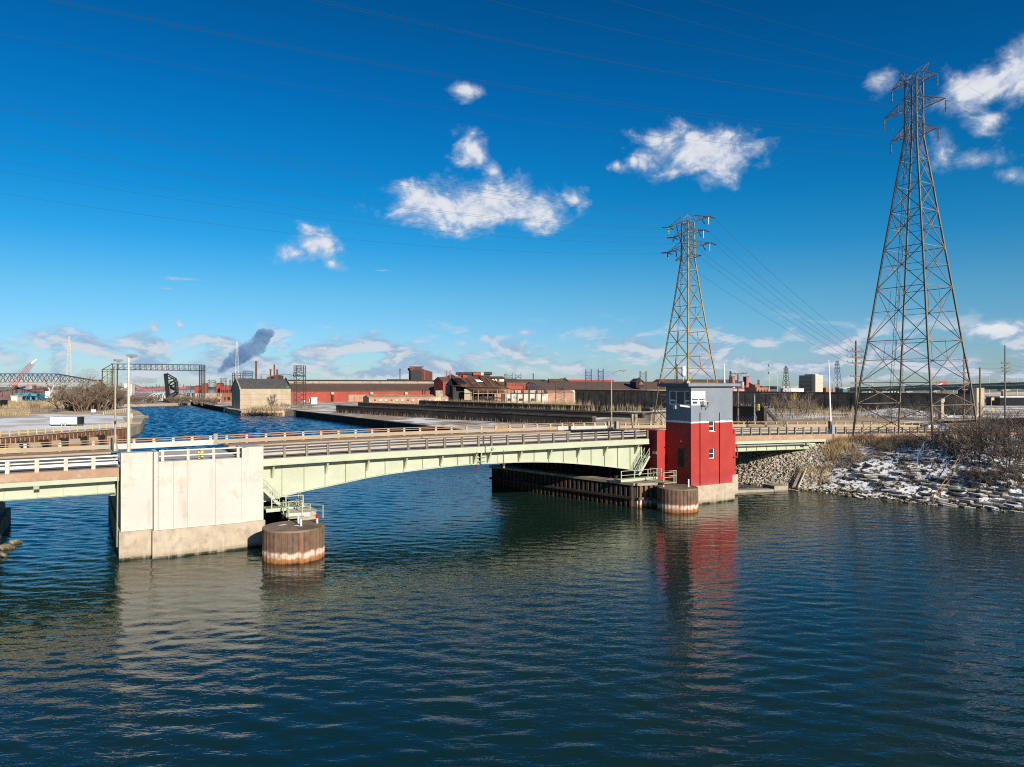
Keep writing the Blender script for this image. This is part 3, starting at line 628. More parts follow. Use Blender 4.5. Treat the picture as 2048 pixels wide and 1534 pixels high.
PL = [569, 613.7, 656.1, 698.9, 738.5, 778, 816.5, 853.6, 889.4, 924, 957]
PRr = [982.7, 1015, 1046.6, 1077.8, 1106.9, 1135.3, 1164, 1191.6, 1218.6, 1245, 1270.3, 1294.5]
lf = leaf('long left half of the bascule span with arched green girder and aluminium railing', S_START, SJ - .06, [S(p, TR) for p in PL],
     [S(p, TG) for p in (564, 608, 650, 691, 731, 770, 807.5, 844.5, 880.5, 914.6, 938.6)], [S(p, -2.1) for p in (546, 654, 736, 812, 883.5, 951)])
rf = leaf('right half of the bascule span ending at the red operator tower, arched green girder', SJ + .06, S_END, [S(p, TR) for p in PRr],
     [S(p, TG) for p in (974, 1006, 1036.7, 1067.7, 1097, 1126, 1154, 1181.6, 1208.5, 1234.4, 1259.5, 1280)], [S(p, -2.1) for p in (979, 1041, 1100.6, 1158, 1212, 1274)])
railing_far(lf, S(433, TF), SJ, 2.35); 
s_pf = S(1113, TF)
railing_far(rf, SJ, s_pf, 2.35)
# centre lock hardware and navigation lights under the joint
for px, col, lab in ((953, M_redl, 'red and grey navigation lantern hanging left of the centre joint'), (1006.5, M_rust_r, 'brown navigation lantern hanging right of the centre joint')):
    s = S(px, -1.3); z = zd(s)
    nl = thing('navigation_lantern', lab, 'lantern', B(s, -1.18, 0), AX, 'navigation lanterns under the bridge')
    part('hanger', MB().tube((0, 0, z - .5), (0, 0, z - 2.0), .03, n=6), M_railp, nl)
    part('lantern_body', MB().lathe([(.08, z - 2.3), (.16, z - 2.25), (.16, z - 2.0), (.06, z - 1.95)], 10), M_dsteel, nl)
    part('lens', MB().lathe([(.08, z - 2.55), (.12, z - 2.52), (.12, z - 2.31), (.08, z - 2.303)], 10), col, nl)
s = S(984, -1.3); part('hub_cap', MB().tube((s, 1.12, zd(s) - .3), (s, 1.29, zd(s) - .3), .17, n=12), M_conc2, rf)
for dz in (-1.3, -1.75): part('lock_pipe', MB().tube((S(957, -2.3), 2.3, zd(SJ) + dz), (S(972, -2.3), 2.3, zd(SJ) + dz), .05, n=6), M_green_d, rf)
part('lock_post', MB().box(S(962, -2.2) - .07, S(962, -2.2) + .07, 2.1, 2.24, zb(SJ), zd(SJ) - .7), M_green_d, rf)

# ------------------------------------------------------------------ right approach and road
s_r0 = S(1472, -1.4); s_r1 = S(1655, -1.4)
ra = bframe('approach_span', 'right approach span between the red tower and the stony bank with brown edge beam', 'bridge span')
deck_parts(ra, S(1314, -1.1) + .1, s_r1)
part('edge_beam', MB().sweep(RECT(1.30, 1.62, -.72, .0), run(s_r0 - 6, s_r1)), M_fasc, ra)
part('top_flange', MB().sweep(RECT(1.36, 1.9, -1.15, -.723), run(s_r0 - 6, s_r1 - .4)), M_green, ra)
part('girder_web', MB().sweep(RECT(2.55, 2.75, -2.25, -.3), run(s_r0 - 6, s_r1 - 1)), M_green, ra)
part('bottom_flange', MB().sweep(RECT(2.4, 2.9, -2.31, -2.253), run(s_r0 - 6, s_r1 - 1)), M_green_d, ra)
for y in (8, 14, 20.5): part('girder_web', MB().sweep(RECT(y, y + .2, -2.2, -.3), run(s_r0 - 6, s_r1 - 1)), M_green_d, ra)
part('deck_slab', MB().sweep(RECT(1.63, 22.0, -.6, -.303), run(s_r0 - 6, s_r1)), M_conc2, ra)
src = None
for px in (1473, 1493, 1513.5, 1533.5, 1553, 1572, 1590.5, 1606, 1622, 1637):
    s = S(px, -2.5); mb = MB().box(-.03, .03, -.13, 0, -2.25, -1.16); src = part('stiffener', mb, M_green_d, ra, (s, 2.55, zd(s))) if src is None else again(src, ra, (s, 2.55, zd(s)))
part('pipe', MB().path([(S(1466, -1.7), 1.75, zd(s_r0) - 1.42), (S(1616, -1.7), 1.75, zd(S(1616, -1.7)) - 1.42)], .10, 8), M_galv, ra)
part('pipe', MB().path([(S(1612, -1.5), 1.5, zd(S(1612, -1.5)) - 1.40), (S(1629, -1.5), 1.5, zd(S(1629, -1.5)) - 1.42), (S(1631, -1.5), 1.5, zd(S(1631, -1.5)) - 1.7), (S(1631.5, -1.5), 1.5, 3.9)], .10, 8), M_offw, ra)
part('pipe_box', MB().box(S(1612, -1.5), S(1619, -1.5), 1.38, 1.7, zd(S(1615, -1.5)) - 1.6, zd(S(1615, -1.5)) - 1.25), M_galv, ra)
railing_near(ra, [S(p, TR) for p in (1483.5, 1502, 1520.5, 1538.5, 1556, 1574, 1590, 1607, 1623, 1638.5, 1653)], s_r0 - 4, s_r1, 'plain', M_railp, M_rail)
railing_far(ra, S(1237, TF), s_r1, 2.6)
part('parapet', MB().sweep(RECT(-.25, .25, 0.02, 0.62), run(s_pf + .1, S(1213, TF), 0, 22.0)), M_conc, ra)
far = None
for s in np.linspace(s_pf + 1, S(1210, TF), 5):
    mb = MB().yz([(-.2, .62), (.2, .62), (.1, .85), (.1, 1.12), (-.1, 1.12), (-.1, .85)], -.14, .14)
    far = part('railing_post', mb, M_wpost, ra, (s, 22, zd(s))) if far is None else again(far, ra, (s, 22, zd(s)))
for dz in (1.05, .82): part('rail', MB().sweep(RECT(-.06, .06, dz, dz + .09), run(s_pf + .1, S(1213, TF), 0, 21.9)), M_rust_r, ra)
for px in (1217, 1233): part('end_post', MB().box(-.25, .25, -.3, .3, 0, 1.25), M_conc2, ra, (S(px, TF), 22, zd(S(px, TF))))
# right abutment and the road beyond
ab2 = bframe('abutment', 'brown concrete abutment where the right approach meets the bank', 'abutment')
part('wall', MB().box(s_r1 - .6, s_r1 + 1.2, 1.5, 22.2, 1, zd(s_r1) - .75), M_conc2, ab2)
part('seat', MB().box(s_r1 - .2, s_r1 + 3.2, 1.35, 3.0, 4.0, zd(s_r1) - .9), M_conc2, ab2)
part('pedestal', MB().box(s_r1 + .4, s_r1 + 1.1, .9, 1.5, 4.0, zd(s_r1) - 1.3), M_wpost, ab2)
s_end = S(2048, -1.6) + 60
mb = MB().sweep(RECT(3.4, 18.6, -.30, -.16), run(s_r1, s_end, 0, 0, 4)); struct('road', mb, M_asph, None)
o = bpy.data.objects['road']; o.location = (OX, OY, 0); o.rotation_euler = (0, 0, AX)
for (y0, y1, z0, z1) in ((1.45, 3.397, -.9, .02), (18.603, 22.35, -.9, .04)):
    o = struct('pavement', MB().sweep(RECT(y0, y1, z0, z1), run(s_r1, s_end, 0, 0, 4)), M_walk); o.location = (OX, OY, 0); o.rotation_euler = (0, 0, AX)
o = struct('road_base', MB().sweep(RECT(1.6, 22.3, -3.5, -.31), run(s_r1 + 1.3, s_end, 0, 0, 4)), M_soil); o.location = (OX, OY, 0); o.rotation_euler = (0, 0, AX)
rw = bframe('retaining_wall', 'low brown concrete retaining wall carrying the road railing on the right bank', 'retaining wall')
part('wall', MB().sweep(RECT(1.25, 1.57, -1.3, .0), run(s_r1 + 1.3, s_end, 0, 0, 4)), M_fasc, rw)
rr = bframe('road_railing', 'road railing with dark posts and tan boards continuing over the right bank behind the pylon', 'railing')
s_a = S(1672, TR)
railing_near(rr, [s_a + 2.25 * k for k in range(40)], s_a, s_end, 'plain', M_railp, M_board)
rr2 = bframe('road_railing', 'far side road railing on the right bank with pale posts and broad tan beam', 'railing')
railing_far(rr2, s_r1 + .2, s_end, 3.0)

# ------------------------------------------------------------------ operator tower
def tower():
    tf, tb = 3.4, -1.1
    root = bframe('operator_tower', 'red and grey bridge operator tower with white stripe and flat overhanging roof', 'tower')
    s0 = S(1382, tf); s1 = S(1465, tf); zst0, zst1 = Zp(1382, 846.7, tf), Zp(1382, 842.6, tf); zp = 2.33; zroof = 14.82
    L = s1 - s0
    # front wall with window openings: assembled from strips butted end to end
    def wall_front(n, z0, z1, m, holes):
        """holes: (sa, sb, za, zb)"""
        mb = MB(); xs = sorted({s0, s1, *[h[0] for h in holes], *[h[1] for h in holes]}); zs = sorted({z0, z1, *[h[2] for h in holes], *[h[3] for h in holes]})
        for a, b_ in zip(xs, xs[1:]):
            for c, d in zip(zs, zs[1:]):
                cx, cz = (a + b_) / 2, (c + d) / 2
                if not any(h[0] < cx < h[1] and h[2] < cz < h[3] for h in holes): mb.box(a, b_, -tf, -tf + .3, c, d)
        part(n, mb, m, root)
    wins = []
    for (xa, xb, ya, yb) in ((1418, 1429.5, 842.5, 862.5), (1418.3, 1430, 897.5, 917.5)):
        wins.append((S(xa, tf), S(xb, tf), Zp(xa, yb, tf), Zp(xa, ya, tf)))
    cabw = (s0 + .02, S(1411, tf), Zp(1395, 810.5, tf), Zp(1395, 782, tf))
    w1, w2 = wins
    wall_front('red_wall', zp, zst0, M_red, [(w1[0], w1[1], w1[2], zst0), w2])
    wall_front('white_stripe', zst0, zst1, M_white, [(w1[0], w1[1], zst0, zst1)])
    wall_front('grey_wall', zst1, zroof, M_grey, [(w1[0], w1[1], zst1, w1[3]), cabw])
    sA_ = s0 + .003
    # side wall (channel side, shaded)
    ywin = (-tf + .12, -tf + 4.1)
    def side(n, z0, z1, m): part(n, MB().box(s0 - .004, s0 + .30, -tf + .302, -tb, z0, z1), m, root)
    side('red_wall', zp, zst0, M_red); side('white_stripe', zst0, zst1, M_white)
    zc0, zc1 = cabw[2], cabw[3]
    side('grey_wall', zst1, zc0 - .003, M_grey); side('grey_wall', zc1 + .003, zroof, M_grey)
    for n, z0, z1, m in (('red_wall', zp, zst0, M_red), ('white_stripe', zst0, zst1, M_white), ('grey_wall', zst1, zroof, M_grey)):
        part(n, MB().box(s1 - .3, s1 + .002, -tf + .302, -tb - .3, z0, z1), m, root); part(n, MB().box(s0 + .302, s1 - .302, -tb - .3, -tb, z0, z1), m, root)
    part('inner_core', MB().box(s0 + .6, s1 - .6, -tf + .9, -tb - .9, zp, zc0 - .4), M_black, root)
    # roof
    part('roof_slab', MB().box(s0 - .95, s1 + .85, -tf - .55, -tb + .6, zroof, 15.22), M_dgrey, root)
    part('roof_fascia', MB().box(s0 - .98, s1 + .88, -tf - .585, -tf - .553, zroof + .02, 15.19), M_grey, root)
    part('soffit', MB().box(s0 - .7, s1 + .6, -tf - .3, -tb + .3, zroof - .06, zroof - .003), M_dgrey, root)
    part('roof_hatch', MB().box(s0 - .2, s0 + .35, -tf + .5, -tf + 1.1, 15.22, 15.5), M_tan, root)
    # plinth
    part('plinth', MB().box(s0 + .05, S(1469, tf + .25), -tf - .25, 14, -3, zp), M_plinth, root)
    part('plinth', MB().box(S(1469, tf + .25) + .003, S(1475, .9), -1.0, 14, -3, zp + .55), M_plinth, root)
    # pilasters
    for px in (1399, 1438):
        s = S(px, tf); part('pilaster', MB().box(s, s + 1.0, -tf - .16, -tf - .003, zp + .002, zst0 - .002), M_red, root)
        part('pilaster_top', MB().box(s, s + 1.0, -tf - .16, -tf - .003, zst1 + .002, Zp(px, 825, tf)), M_grey, root)
        part('pilaster_stripe', MB().box(s, s + 1.0, -tf - .163, -tf - .003, zst0, zst1), M_white, root)
    # small windows
    for (a, b_, z0, z1) in wins:
        fr = MB(); d = -tf + .16
        fr.box(a, a + .08, d, d + .08, z0, z1); fr.box(b_ - .12, b_ - .0, d, d + .08, z0, z1); fr.box(a, b_, d - .004, d + .08, z0, z0 + .09); fr.box(a, b_, d - .002, d + .08, z1 - .07, z1); fr.box(a, b_, d - .01, d + .07, (z0 + z1) / 2 - .045, (z0 + z1) / 2 + .045)
        f = part('window', fr, M_white, root); part('pane', MB().box(a + .06, b_ - .1, d + .04, d + .06, z0 + .06, z1 - .05), M_win, f)
        part('sill', MB().box(a - .08, b_ + .06, -tf - .06, -tf + .28, z0 - .09, z0 - .003), M_wpost if z0 > 7 else M_red, f)
    # cab windows, lit front
    a, b_, z0, z1 = cabw; d = -tf + .03; sp = (a + b_) / 2 + .1
    fr = MB()
    for x in (a, sp - .06, b_ - .1): fr.box(x, x + .12, d, d + .1, z0, z1)
    fr.box(a, b_, d - .004, d + .1, z1 - .1, z1); fr.box(a, b_, d - .003, d + .1, z0, z0 + .12); zm = z0 + (z1 - z0) * .34; fr.box(a, b_, d - .005, d + .1, zm - .07, zm + .05)
    f = part('cab_window', fr, M_white, root)
    part('lower_panel', MB().box(a, b_, d + .05, d + .08, z0, zm), M_white, f)
    for x0, x1 in ((a + .1, sp - .05), (sp + .05, b_ - .08)):
        part('blind', MB().box(x0, x1, d + .06, d + .07, zm + .18, z1 - .05), M_blind, f); part('pane', MB().box(x0, x1, d + .055, d + .075, zm + .045, zm + .18), M_win, f)
    part('pane', MB().box(a + .35, a + 1.15, d + .03, d + .046, z0 + .2, zm - .14), M_win, f)
    # cab windows, shaded side: three bays
    x = s0 + .03; y0 = -tf + .02; y1 = -tf + 3.95; fr = MB(); ys = [y0, y0 + 1.0, y0 + 1.12, y0 + 2.55, y0 + 2.70, y1]
    fr.box(x, x + .12, y0, y0 + .14, z0, z1); fr.box(x, x + .12, y0 + 1.02, y0 + 1.16, z0, z1); fr.box(x, x + .12, y0 + 2.55, y0 + 2.69, z0, z1); fr.box(x, x + .12, y1 - .2, y1, z0, z1)
    fr.box(x - .004, x + .12, y0, y1, z1 - .08, z1); fr.box(x - .004, x + .12, y0, y1, z0, z0 + .12)
    for ya, yb in ((y0 + .1, y0 + 1.05), (y0 + 2.65, y1 - .15)): fr.box(x - .002, x + .1, ya, yb, zm - .08, zm + .05)
    f = part('cab_window', fr, M_white, root)
    for ya, yb, za, zb_ in ((y0 + .1, y0 + 1.05, zm, z1), (y0 + 1.12, y0 + 2.58, z0 + .08, z1), (y0 + 2.65, y1 - .15, zm, z1)):
        part('pane', MB().box(x + .05, x + .07, ya, yb, za, zb_), M_win, f); part('blind', MB().box(x + .09, x + .10, ya, yb, max(za, z0 + .8), zb_), M_galv, f)
    for ya, yb in ((y0 + .1, y0 + 1.05), (y0 + 2.65, y1 - .15)):
        part('lower_panel', MB().box(x + .04, x + .06, ya, yb, z0, zm), M_white, f); part('pane', MB().box(x + .02, x + .036, ya + .15, yb - .15, z0 + .18, zm - .16), M_win, f)
    part('grey_wall', MB().box(s0 - .004, s0 + .3, y1, -tb, zc0 - .002, zc1 + .002), M_grey, root)
    # louvre on the shaded side
    ya, yb, za, zb_ = -tf + .9, -tf + 2.35, Zp(1362, 934, tf - 1.6), Zp(1362, 897, tf - 1.6)
    lv = part('louvre', MB().box(s0 - .05, s0 - .007, ya, yb, za, zb_), M_black, root)
    src = None; n = 12
    for k in range(n):
        z = za + .1 + k * (zb_ - za - .1) / n; mb = MB().box(-.05, 0, ya + .06, yb - .06, 0, .06); src = part('slat', mb, M_dsteel, lv, (s0 - .052, 0, z)) if src is None else again(src, lv, (s0 - .052, 0, z))
    # camera and floodlight
    z = Zp(1380, 812, tf); part('camera', MB().bar((s0 - .1, -tf + .15, z - .1), (s0 - .9, -tf + 1.0, z + .05), .26, .22), M_white, root)
    z = Zp(1347, 814, tf - 3); part('floodlight', MB().box(s0 - .3, s0 - .006, -tf + 2.5, -tf + 2.85, z - .25, z + .22), M_galv, root)
    z = Zp(1360, 882, tf - 2); part('bell', MB().lathe([(.04, z - .1), (.12, z - .08), (.12, z + .05), (.03, z + .12)], 8, (s0 - .12, -tf + 1.7, 0)), M_redl, root)
    # wings of the pier beside the tower
    sw = S(1302.5, tb); zt = Zp(1316, 861, tb)
    part('wing', MB().box(S(1314, tb), s0 - .007, -tb, 4.5, zp - .1, zt), M_red, root)
    part('wing', MB().box(s1 + .006, S(1471, .8), -.8, 6, zp + .56, Zp(1466, 858, .8)), M_red, root)
    part('plinth', MB().box(S(1310, tb), s0 + .045, -tb - .1, 14, -3, zp - .103), M_plinth, root)
    part('pier_body', MB().box(S(1314, tb) + .3, s1 + 1.0, 4.52, 24, zp, 7.0), M_conc2, root)
    part('slot', MB().box(S(1466, .8), S(1467.5, .8), -.815, -.78, Zp(1466, 868, .8), Zp(1466, 859.5, .8)), M_black, root)
    # small sign on the left wing
    zs = Zp(1306, 906, tb); part('sign_plate', MB().box(S(1314, tb) - .03, S(1314, tb) - .006, -tb + .1, -tb + .9, zs - .2, zs + .15), M_offw, root)
    # red pipe at the right edge
    zq = Zp(1472, 897, .8); part('drain_pipe', MB().path([(S(1466, .8), -.95, zq - 1.15), (S(1473, .8), -.95, zq - 1.15), (S(1473, .8), -.95, zq + .2), (S(1471, .8), -.9, zq + .5)], .09, 6), M_red, root)
    return root, s0, s1, tf
twr, TS0, TS1, TT = tower()
ac = thing('air_conditioner', 'window air conditioner unit on a black bracket under the white cab window', 'air conditioner', B(S(1406, TT), TT, 0), AX)
zc = Zp(1406, 806.5, TT)
part('case', MB().box(-.42, .42, -.55, -.01, zc - .25, zc + .27), M_offw, ac); part('grille', MB().box(-.39, -.02, -.57, -.553, zc - .2, zc + .22), M_galv, ac); part('grille', MB().box(.05, .39, -.57, -.553, zc - .2, zc + .22), M_dsteel, ac)
part('bracket', MB().bar((-.3, -.02, zc - .28), (-.3, -.55, zc - .28), .05).bar((-.3, -.02, zc - .85), (-.3, -.02, zc - .28), .05).bar((.35, -.02, zc - .9), (.35, -.02, zc - .28), .05).bar((.35, -.02, zc - .85), (.35, -.55, zc - .3), .05).bar((.35, -.02, zc - .28), (.35, -.55, zc - .28), .05), M_black, ac)
# roof antenna
an = thing('panel_antenna', 'white two lobed panel antenna standing on the grey tower roof', 'antenna', B(TS0 + .1, TT - 1.4, 15.22), AX)
part('mast', MB().tube((0, 0, 0), (0, 0, 2.1), .05, n=8), M_galv, an)
part('radome', MB().lathe([(.05, .85), (.24, .95), (.30, 1.25), (.26, 1.5), (.24, 1.58), (.27, 1.68), (.30, 1.9), (.22, 2.15), (.05, 2.2)], 14), M_white, an, smooth=True)
# ------------------------------------------------------------------ sheet pile cells
def cell(s, t, r, ztop, label):
    root = thing('sheet_pile_cell', label, 'mooring cell', B(s, t, 0), AX, 'round sheet pile cells guarding the piers')
    n = 34; a = 2 * math.pi / n; w_ = 2 * r * math.sin(a / 2)
    mb = MB(); q = w_ / 2
    mb.prism([(-q, .02), (-q * .80, -.05), (-q * .62, -.02), (q * .62, -.02), (q * .80, -.05), (q, .02), (q, .16), (-q, .16)], -2, ztop); src = None
    for k in range(n):
        th = k * a; loc = (r * math.sin(th), -r * math.cos(th), 0)
        src = part('sheet_pile', mb, M_pile, root, loc, (0, 0, th)) if src is None else again(src, root, loc, (0, 0, th))
    part('cap', MB().lathe([(r - .3, ztop - .02), (r + .05, ztop - .02), (r + .05, ztop + .10), (r - .05, ztop + .14), (.3, ztop + .20), (.02, ztop + .21)], 48), M_cap, root)
    return root
cl = Vector(At(587.5, 1000, 63.2)); cs, ct = ST(cl); c1 = cell(cs, ct, 2.55, 2.62, 'round rusty sheet pile cell with brown cap beside the white left pier')
cr_ = Vector(At(1355, 1000, 87.0)); cs2, ct2 = ST(cr_); c2_ = cell(cs2, ct2, 2.36, 2.68, 'round rusty sheet pile cell in front of the red tower')
# patches of snow melt on the cap
pl = part('snow_patch', MB().lathe([(.5, 0), (.02, .03)], 10), M_snow, c1, (-.75, .55, 2.80)); pl.scale = (.9, .45, 1)
pl = part('snow_patch', MB().lathe([(.4, 0), (.02, .03)], 9), M_snow, c1, (.25, -.4, 2.81)); pl.scale = (1, .5, 1)
def bollard(p, label, h=.66, m=M_white):
    o = thing('bollard', label, 'bollard', p, 0, 'white posts on the cells'); part('post', MB().tube((0, 0, -.05), (0, 0, h), .085, n=10), m, o); part('base_plate', MB().box(-.16, .16, -.16, .16, 0, .03), M_conc2, o)
p = At(602.3, 1057, 62.7); bollard((p.x, p.y, 2.8), 'right hand white post of the pair on the left cell'); p = At(597, 1048, 63.9); bollard((p.x, p.y, 2.8), 'left hand white post of the pair on the left cell')
p = At(1377, 977, 86.2); bollard((p.x, p.y, 2.86), 'lone white post on the cell before the red tower', .95)
for px, D, lab, hh in ((634.5, 64.2, 'red topped beacon at the right rim of the left cell', .75), (1327, 86.6, 'red topped beacon at the left rim of the tower cell', .6)):
    p = At(px, 1000, D); o = thing('beacon', lab, 'beacon', (p.x, p.y, 2.76), 0, 'red beacons on the cells'); part('post', MB().tube((0, 0, -.05), (0, 0, hh - .3), .09, n=8), M_offw, o); part('lens', MB().lathe([(.12, hh - .3), (.14, hh - .25), (.14, hh - .03), (.05, hh + .05)], 12), M_redl, o)

# ------------------------------------------------------------------ fenders, stairs, platforms
def fender(label, p0, p1, ztop, n, m, capm):
    a = B(*p0, 0); bb = B(*p1, 0); L = (bb - a).length; ang = math.atan2(bb.y - a.y, bb.x - a.x)
    root = thing('fender_wall', label, 'fender', (a.x, a.y, 0), ang, 'fender walls guarding the channel')
    w_ = L / n; mb = MB().prism([(0, 0), (.2 * w_, 0), (.3 * w_, -.35), (.7 * w_, -.35), (.8 * w_, 0), (w_, 0), (w_, .2), (0, .2)], -2, ztop); src = part('sheet_pile', mb, m, root)
    for i in range(1, n): again(src, root, (i * w_, 0, 0))
    part('cap', MB().box(-.2, L + .2, -.5, 1.2, ztop + .003, ztop + .32), capm, root)
    for z in (ztop * .38,): part('waler', MB().box(0, L, -.62, -.36, z, z + .28), m, root)
    return root
fender('dark pile fender wall under the right half of the span, running to the tower', (43.8, -24.5), (49.3, 1.2), 2.72, 34, M_dpile, M_conc2)
fender('taller dark pile wall behind the fender under the right half of the span', (46.6, -27), (52.0, -5), 5.3, 26, M_dpile, M_dpile)
fe = fender('short pile fender end wall joining the tower cell', (49.5, 1.4), (53.5, 2.4), 2.7, 6, M_pile, M_conc2)
fender('dark pile fender wall beside the left pier under the span', (9.4, 2.6), (9.2, -24), 2.6, 30, M_dpile, M_conc2)
fc = thing('fender_cap_slab', 'pale concrete slab on the fender between the left pier and its cell', 'slab', B(8.6, 1.5, 0), AX)
part('slab', MB().prism([(-1.6, -1.2), (.4, -1.6), (1.3, -.6), (1.4, 6), (.3, 6)], 2.93, 3.35), M_conc, fc); part('support', MB().prism([(-1.2, -1.0), (.3, -1.3), (1.1, -.5), (1.1, 5), (.2, 5)], -1, 2.925), M_dpile, fc)
M_gr = M_green
def stair(label, p0, p1, width, m, group):
    """p0 top, p1 bottom in (s,t,z)"""
    root = bframe('steel_stair', label, 'stair', group)
    a = Vector((p0[0], -p0[1], p0[2])); b_ = Vector((p1[0], -p1[1], p1[2])); wv = Vector((0, width, 0))
    for k in (0, 1): part('stringer', MB().bar(a + wv * k, b_ + wv * k, .07, .28), m, root)
    n = max(4, int(abs(p0[2] - p1[2]) / .2)); src = None; dx = (b_ - a) / n; sgn = 1
    tread = MB().box(-.13, .13, 0.04, width - .04, -.02, .02)
    for i in range(1, n):
        q = a + dx * i; src = part('tread', tread, m, root, q) if src is None else again(src, root, q)
    up = Vector((0, 0, 1.0))
    for k in (0, 1):
        for h in (.5, 1.0): part('handrail', MB().tube(a + wv * k + Vector((0, 0, h)), b_ + wv * k + Vector((0, 0, h)), .03, n=6), m, root)
        for f_ in (0.03, .35, .68, .97):
            q = a.lerp(b_, f_) + wv * k; part('baluster', MB().tube(q, q + up, .032, n=6), m, root)
    return root
stair('pale green steel stair descending from the white left pier to its landing', (S(527, -.9), -.9, 5.2), (S(560, -.9), -.9, 3.55), .9, M_gr, 'green stairs at the piers')
stair('pale green steel stair descending along the wing of the red tower', (S(1299, -.9), -.9, 5.9), (S(1278, -.9), -.9, 3.55), .9, M_gr, 'green stairs at the piers')
def platform(label, s0, s1, t0, t1, z, posts, group):
    root = bframe('walkway_platform', label, 'walkway', group)
    part('floor_grating', MB().box(s0, s1, -t1, -t0, z - .1, z), M_green_d, root)
    part('edge_channel', MB().box(s0, s1, -t1 - .06, -t1 - .003, z - .26, z + .06), M_gr, root)
    part('edge_channel', MB().box(s1 + .003, s1 + .06, -t1, -t0, z - .26, z + .06), M_gr, root)
    src = None
    for (s, t) in posts:
        mb = MB().box(-.045, .045, -.045, .045, 0, 1.1); src = part('baluster', mb, M_gr, root, (s, -t, z)) if src is None else again(src, root, (s, -t, z))
    for (p, q) in zip(posts, posts[1:]):
        for h in (.55, 1.08): part('handrail', MB().bar((p[0], -p[1], z + h), (q[0], -q[1], z + h), .05), M_gr, root)
    return root
sl = S(545, 0)
platform('pale green railed landing between the left pier and its cell', sD + .1, sD + 3.6, -1.6, .3, 3.45, [(sD + .6, .3), (sD + 1.9, .3), (sD + 3.5, .3), (sD + 3.5, -.6), (sD + 3.5, -1.5)], 'green landings at the piers')
gw = bframe('gangway', 'pale green railed gangway stepping down onto the left cell', 'gangway', 'gangways to the cells')
for (s, t) in ((sD + 1.5, 1.0), (sD + 2.7, 1.0), (sD + 1.5, 3.0), (sD + 2.7, 3.0)): part('baluster', MB().box(s - .04, s + .04, -t - .04, -t + .04, 2.6, 4.3), M_gr, gw)
for s in (sD + 1.5, sD + 2.7):
    for h in (3.75, 4.28): part('handrail', MB().bar((s, -.9, h), (s, -3.1, h), .05), M_gr, gw)
part('floor_grating', MB().box(sD + 1.4, sD + 2.8, -3.6, -.4, 2.98, 3.06), M_green_d, gw)
for (x0, y0, x1, y1) in ((2.7, -1.6, 3.7, -2.0), (3.7, -2.0, 4.5, -3.4)):
    for h in (3.4, 3.95): part('handrail', MB().bar((sD + x0, y0, h), (sD + x1, y1, h), .045), M_green_d, gw)
for (x0, y0) in ((2.7, -1.6), (3.7, -2.0), (4.5, -3.4)): part('baluster', MB().box(sD + x0 - .04, sD + x0 + .04, y0 - .04, y0 + .04, 2.75, 3.98), M_green_d, gw)
a_ = S(1240, 0); b2 = S(1330, 1.5)
platform('long pale green railed walkway from under the span to the tower cell', a_, b2, -1.2, .1, 3.3, [(a_ + .1, .1), (a_ + 2.2, .1), (a_ + 4.4, .1), (a_ + 6.6, .1), (b2 - .1, .1), (b2 - .1, -1.1)], 'green landings at the piers')
gw2 = bframe('gangway', 'pale green railed gangway linking the walkway and the tower cell', 'gangway', 'gangways to the cells')
q0 = S(1318, 2.6); q1 = S(1342, 2.6)
for (s, t) in ((q0, 1.6), (q0, 3.4), (q1 - .3, 1.6), (q1 - .3, 3.4), (q1 + 1.0, 2.4)): part('baluster', MB().box(s - .045, s + .045, -t - .045, -t + .045, 2.7, 4.35), M_gr, gw2)
for (s, t, s_, t_) in ((q0, 1.6, q0, 3.4), (q1 - .3, 1.6, q1 - .3, 3.4), (q0, 3.4, q1 - .3, 3.4), (q1 - .3, 2.4, q1 + 1.0, 2.4)):
    for h in (3.7, 4.3): part('handrail', MB().bar((s, -t, h), (s_, -t_, h), .05), M_gr, gw2)
part('floor_grating', MB().box(q0 - .1, q1, -3.6, -.2, 2.98, 3.06), M_green_d, gw2)
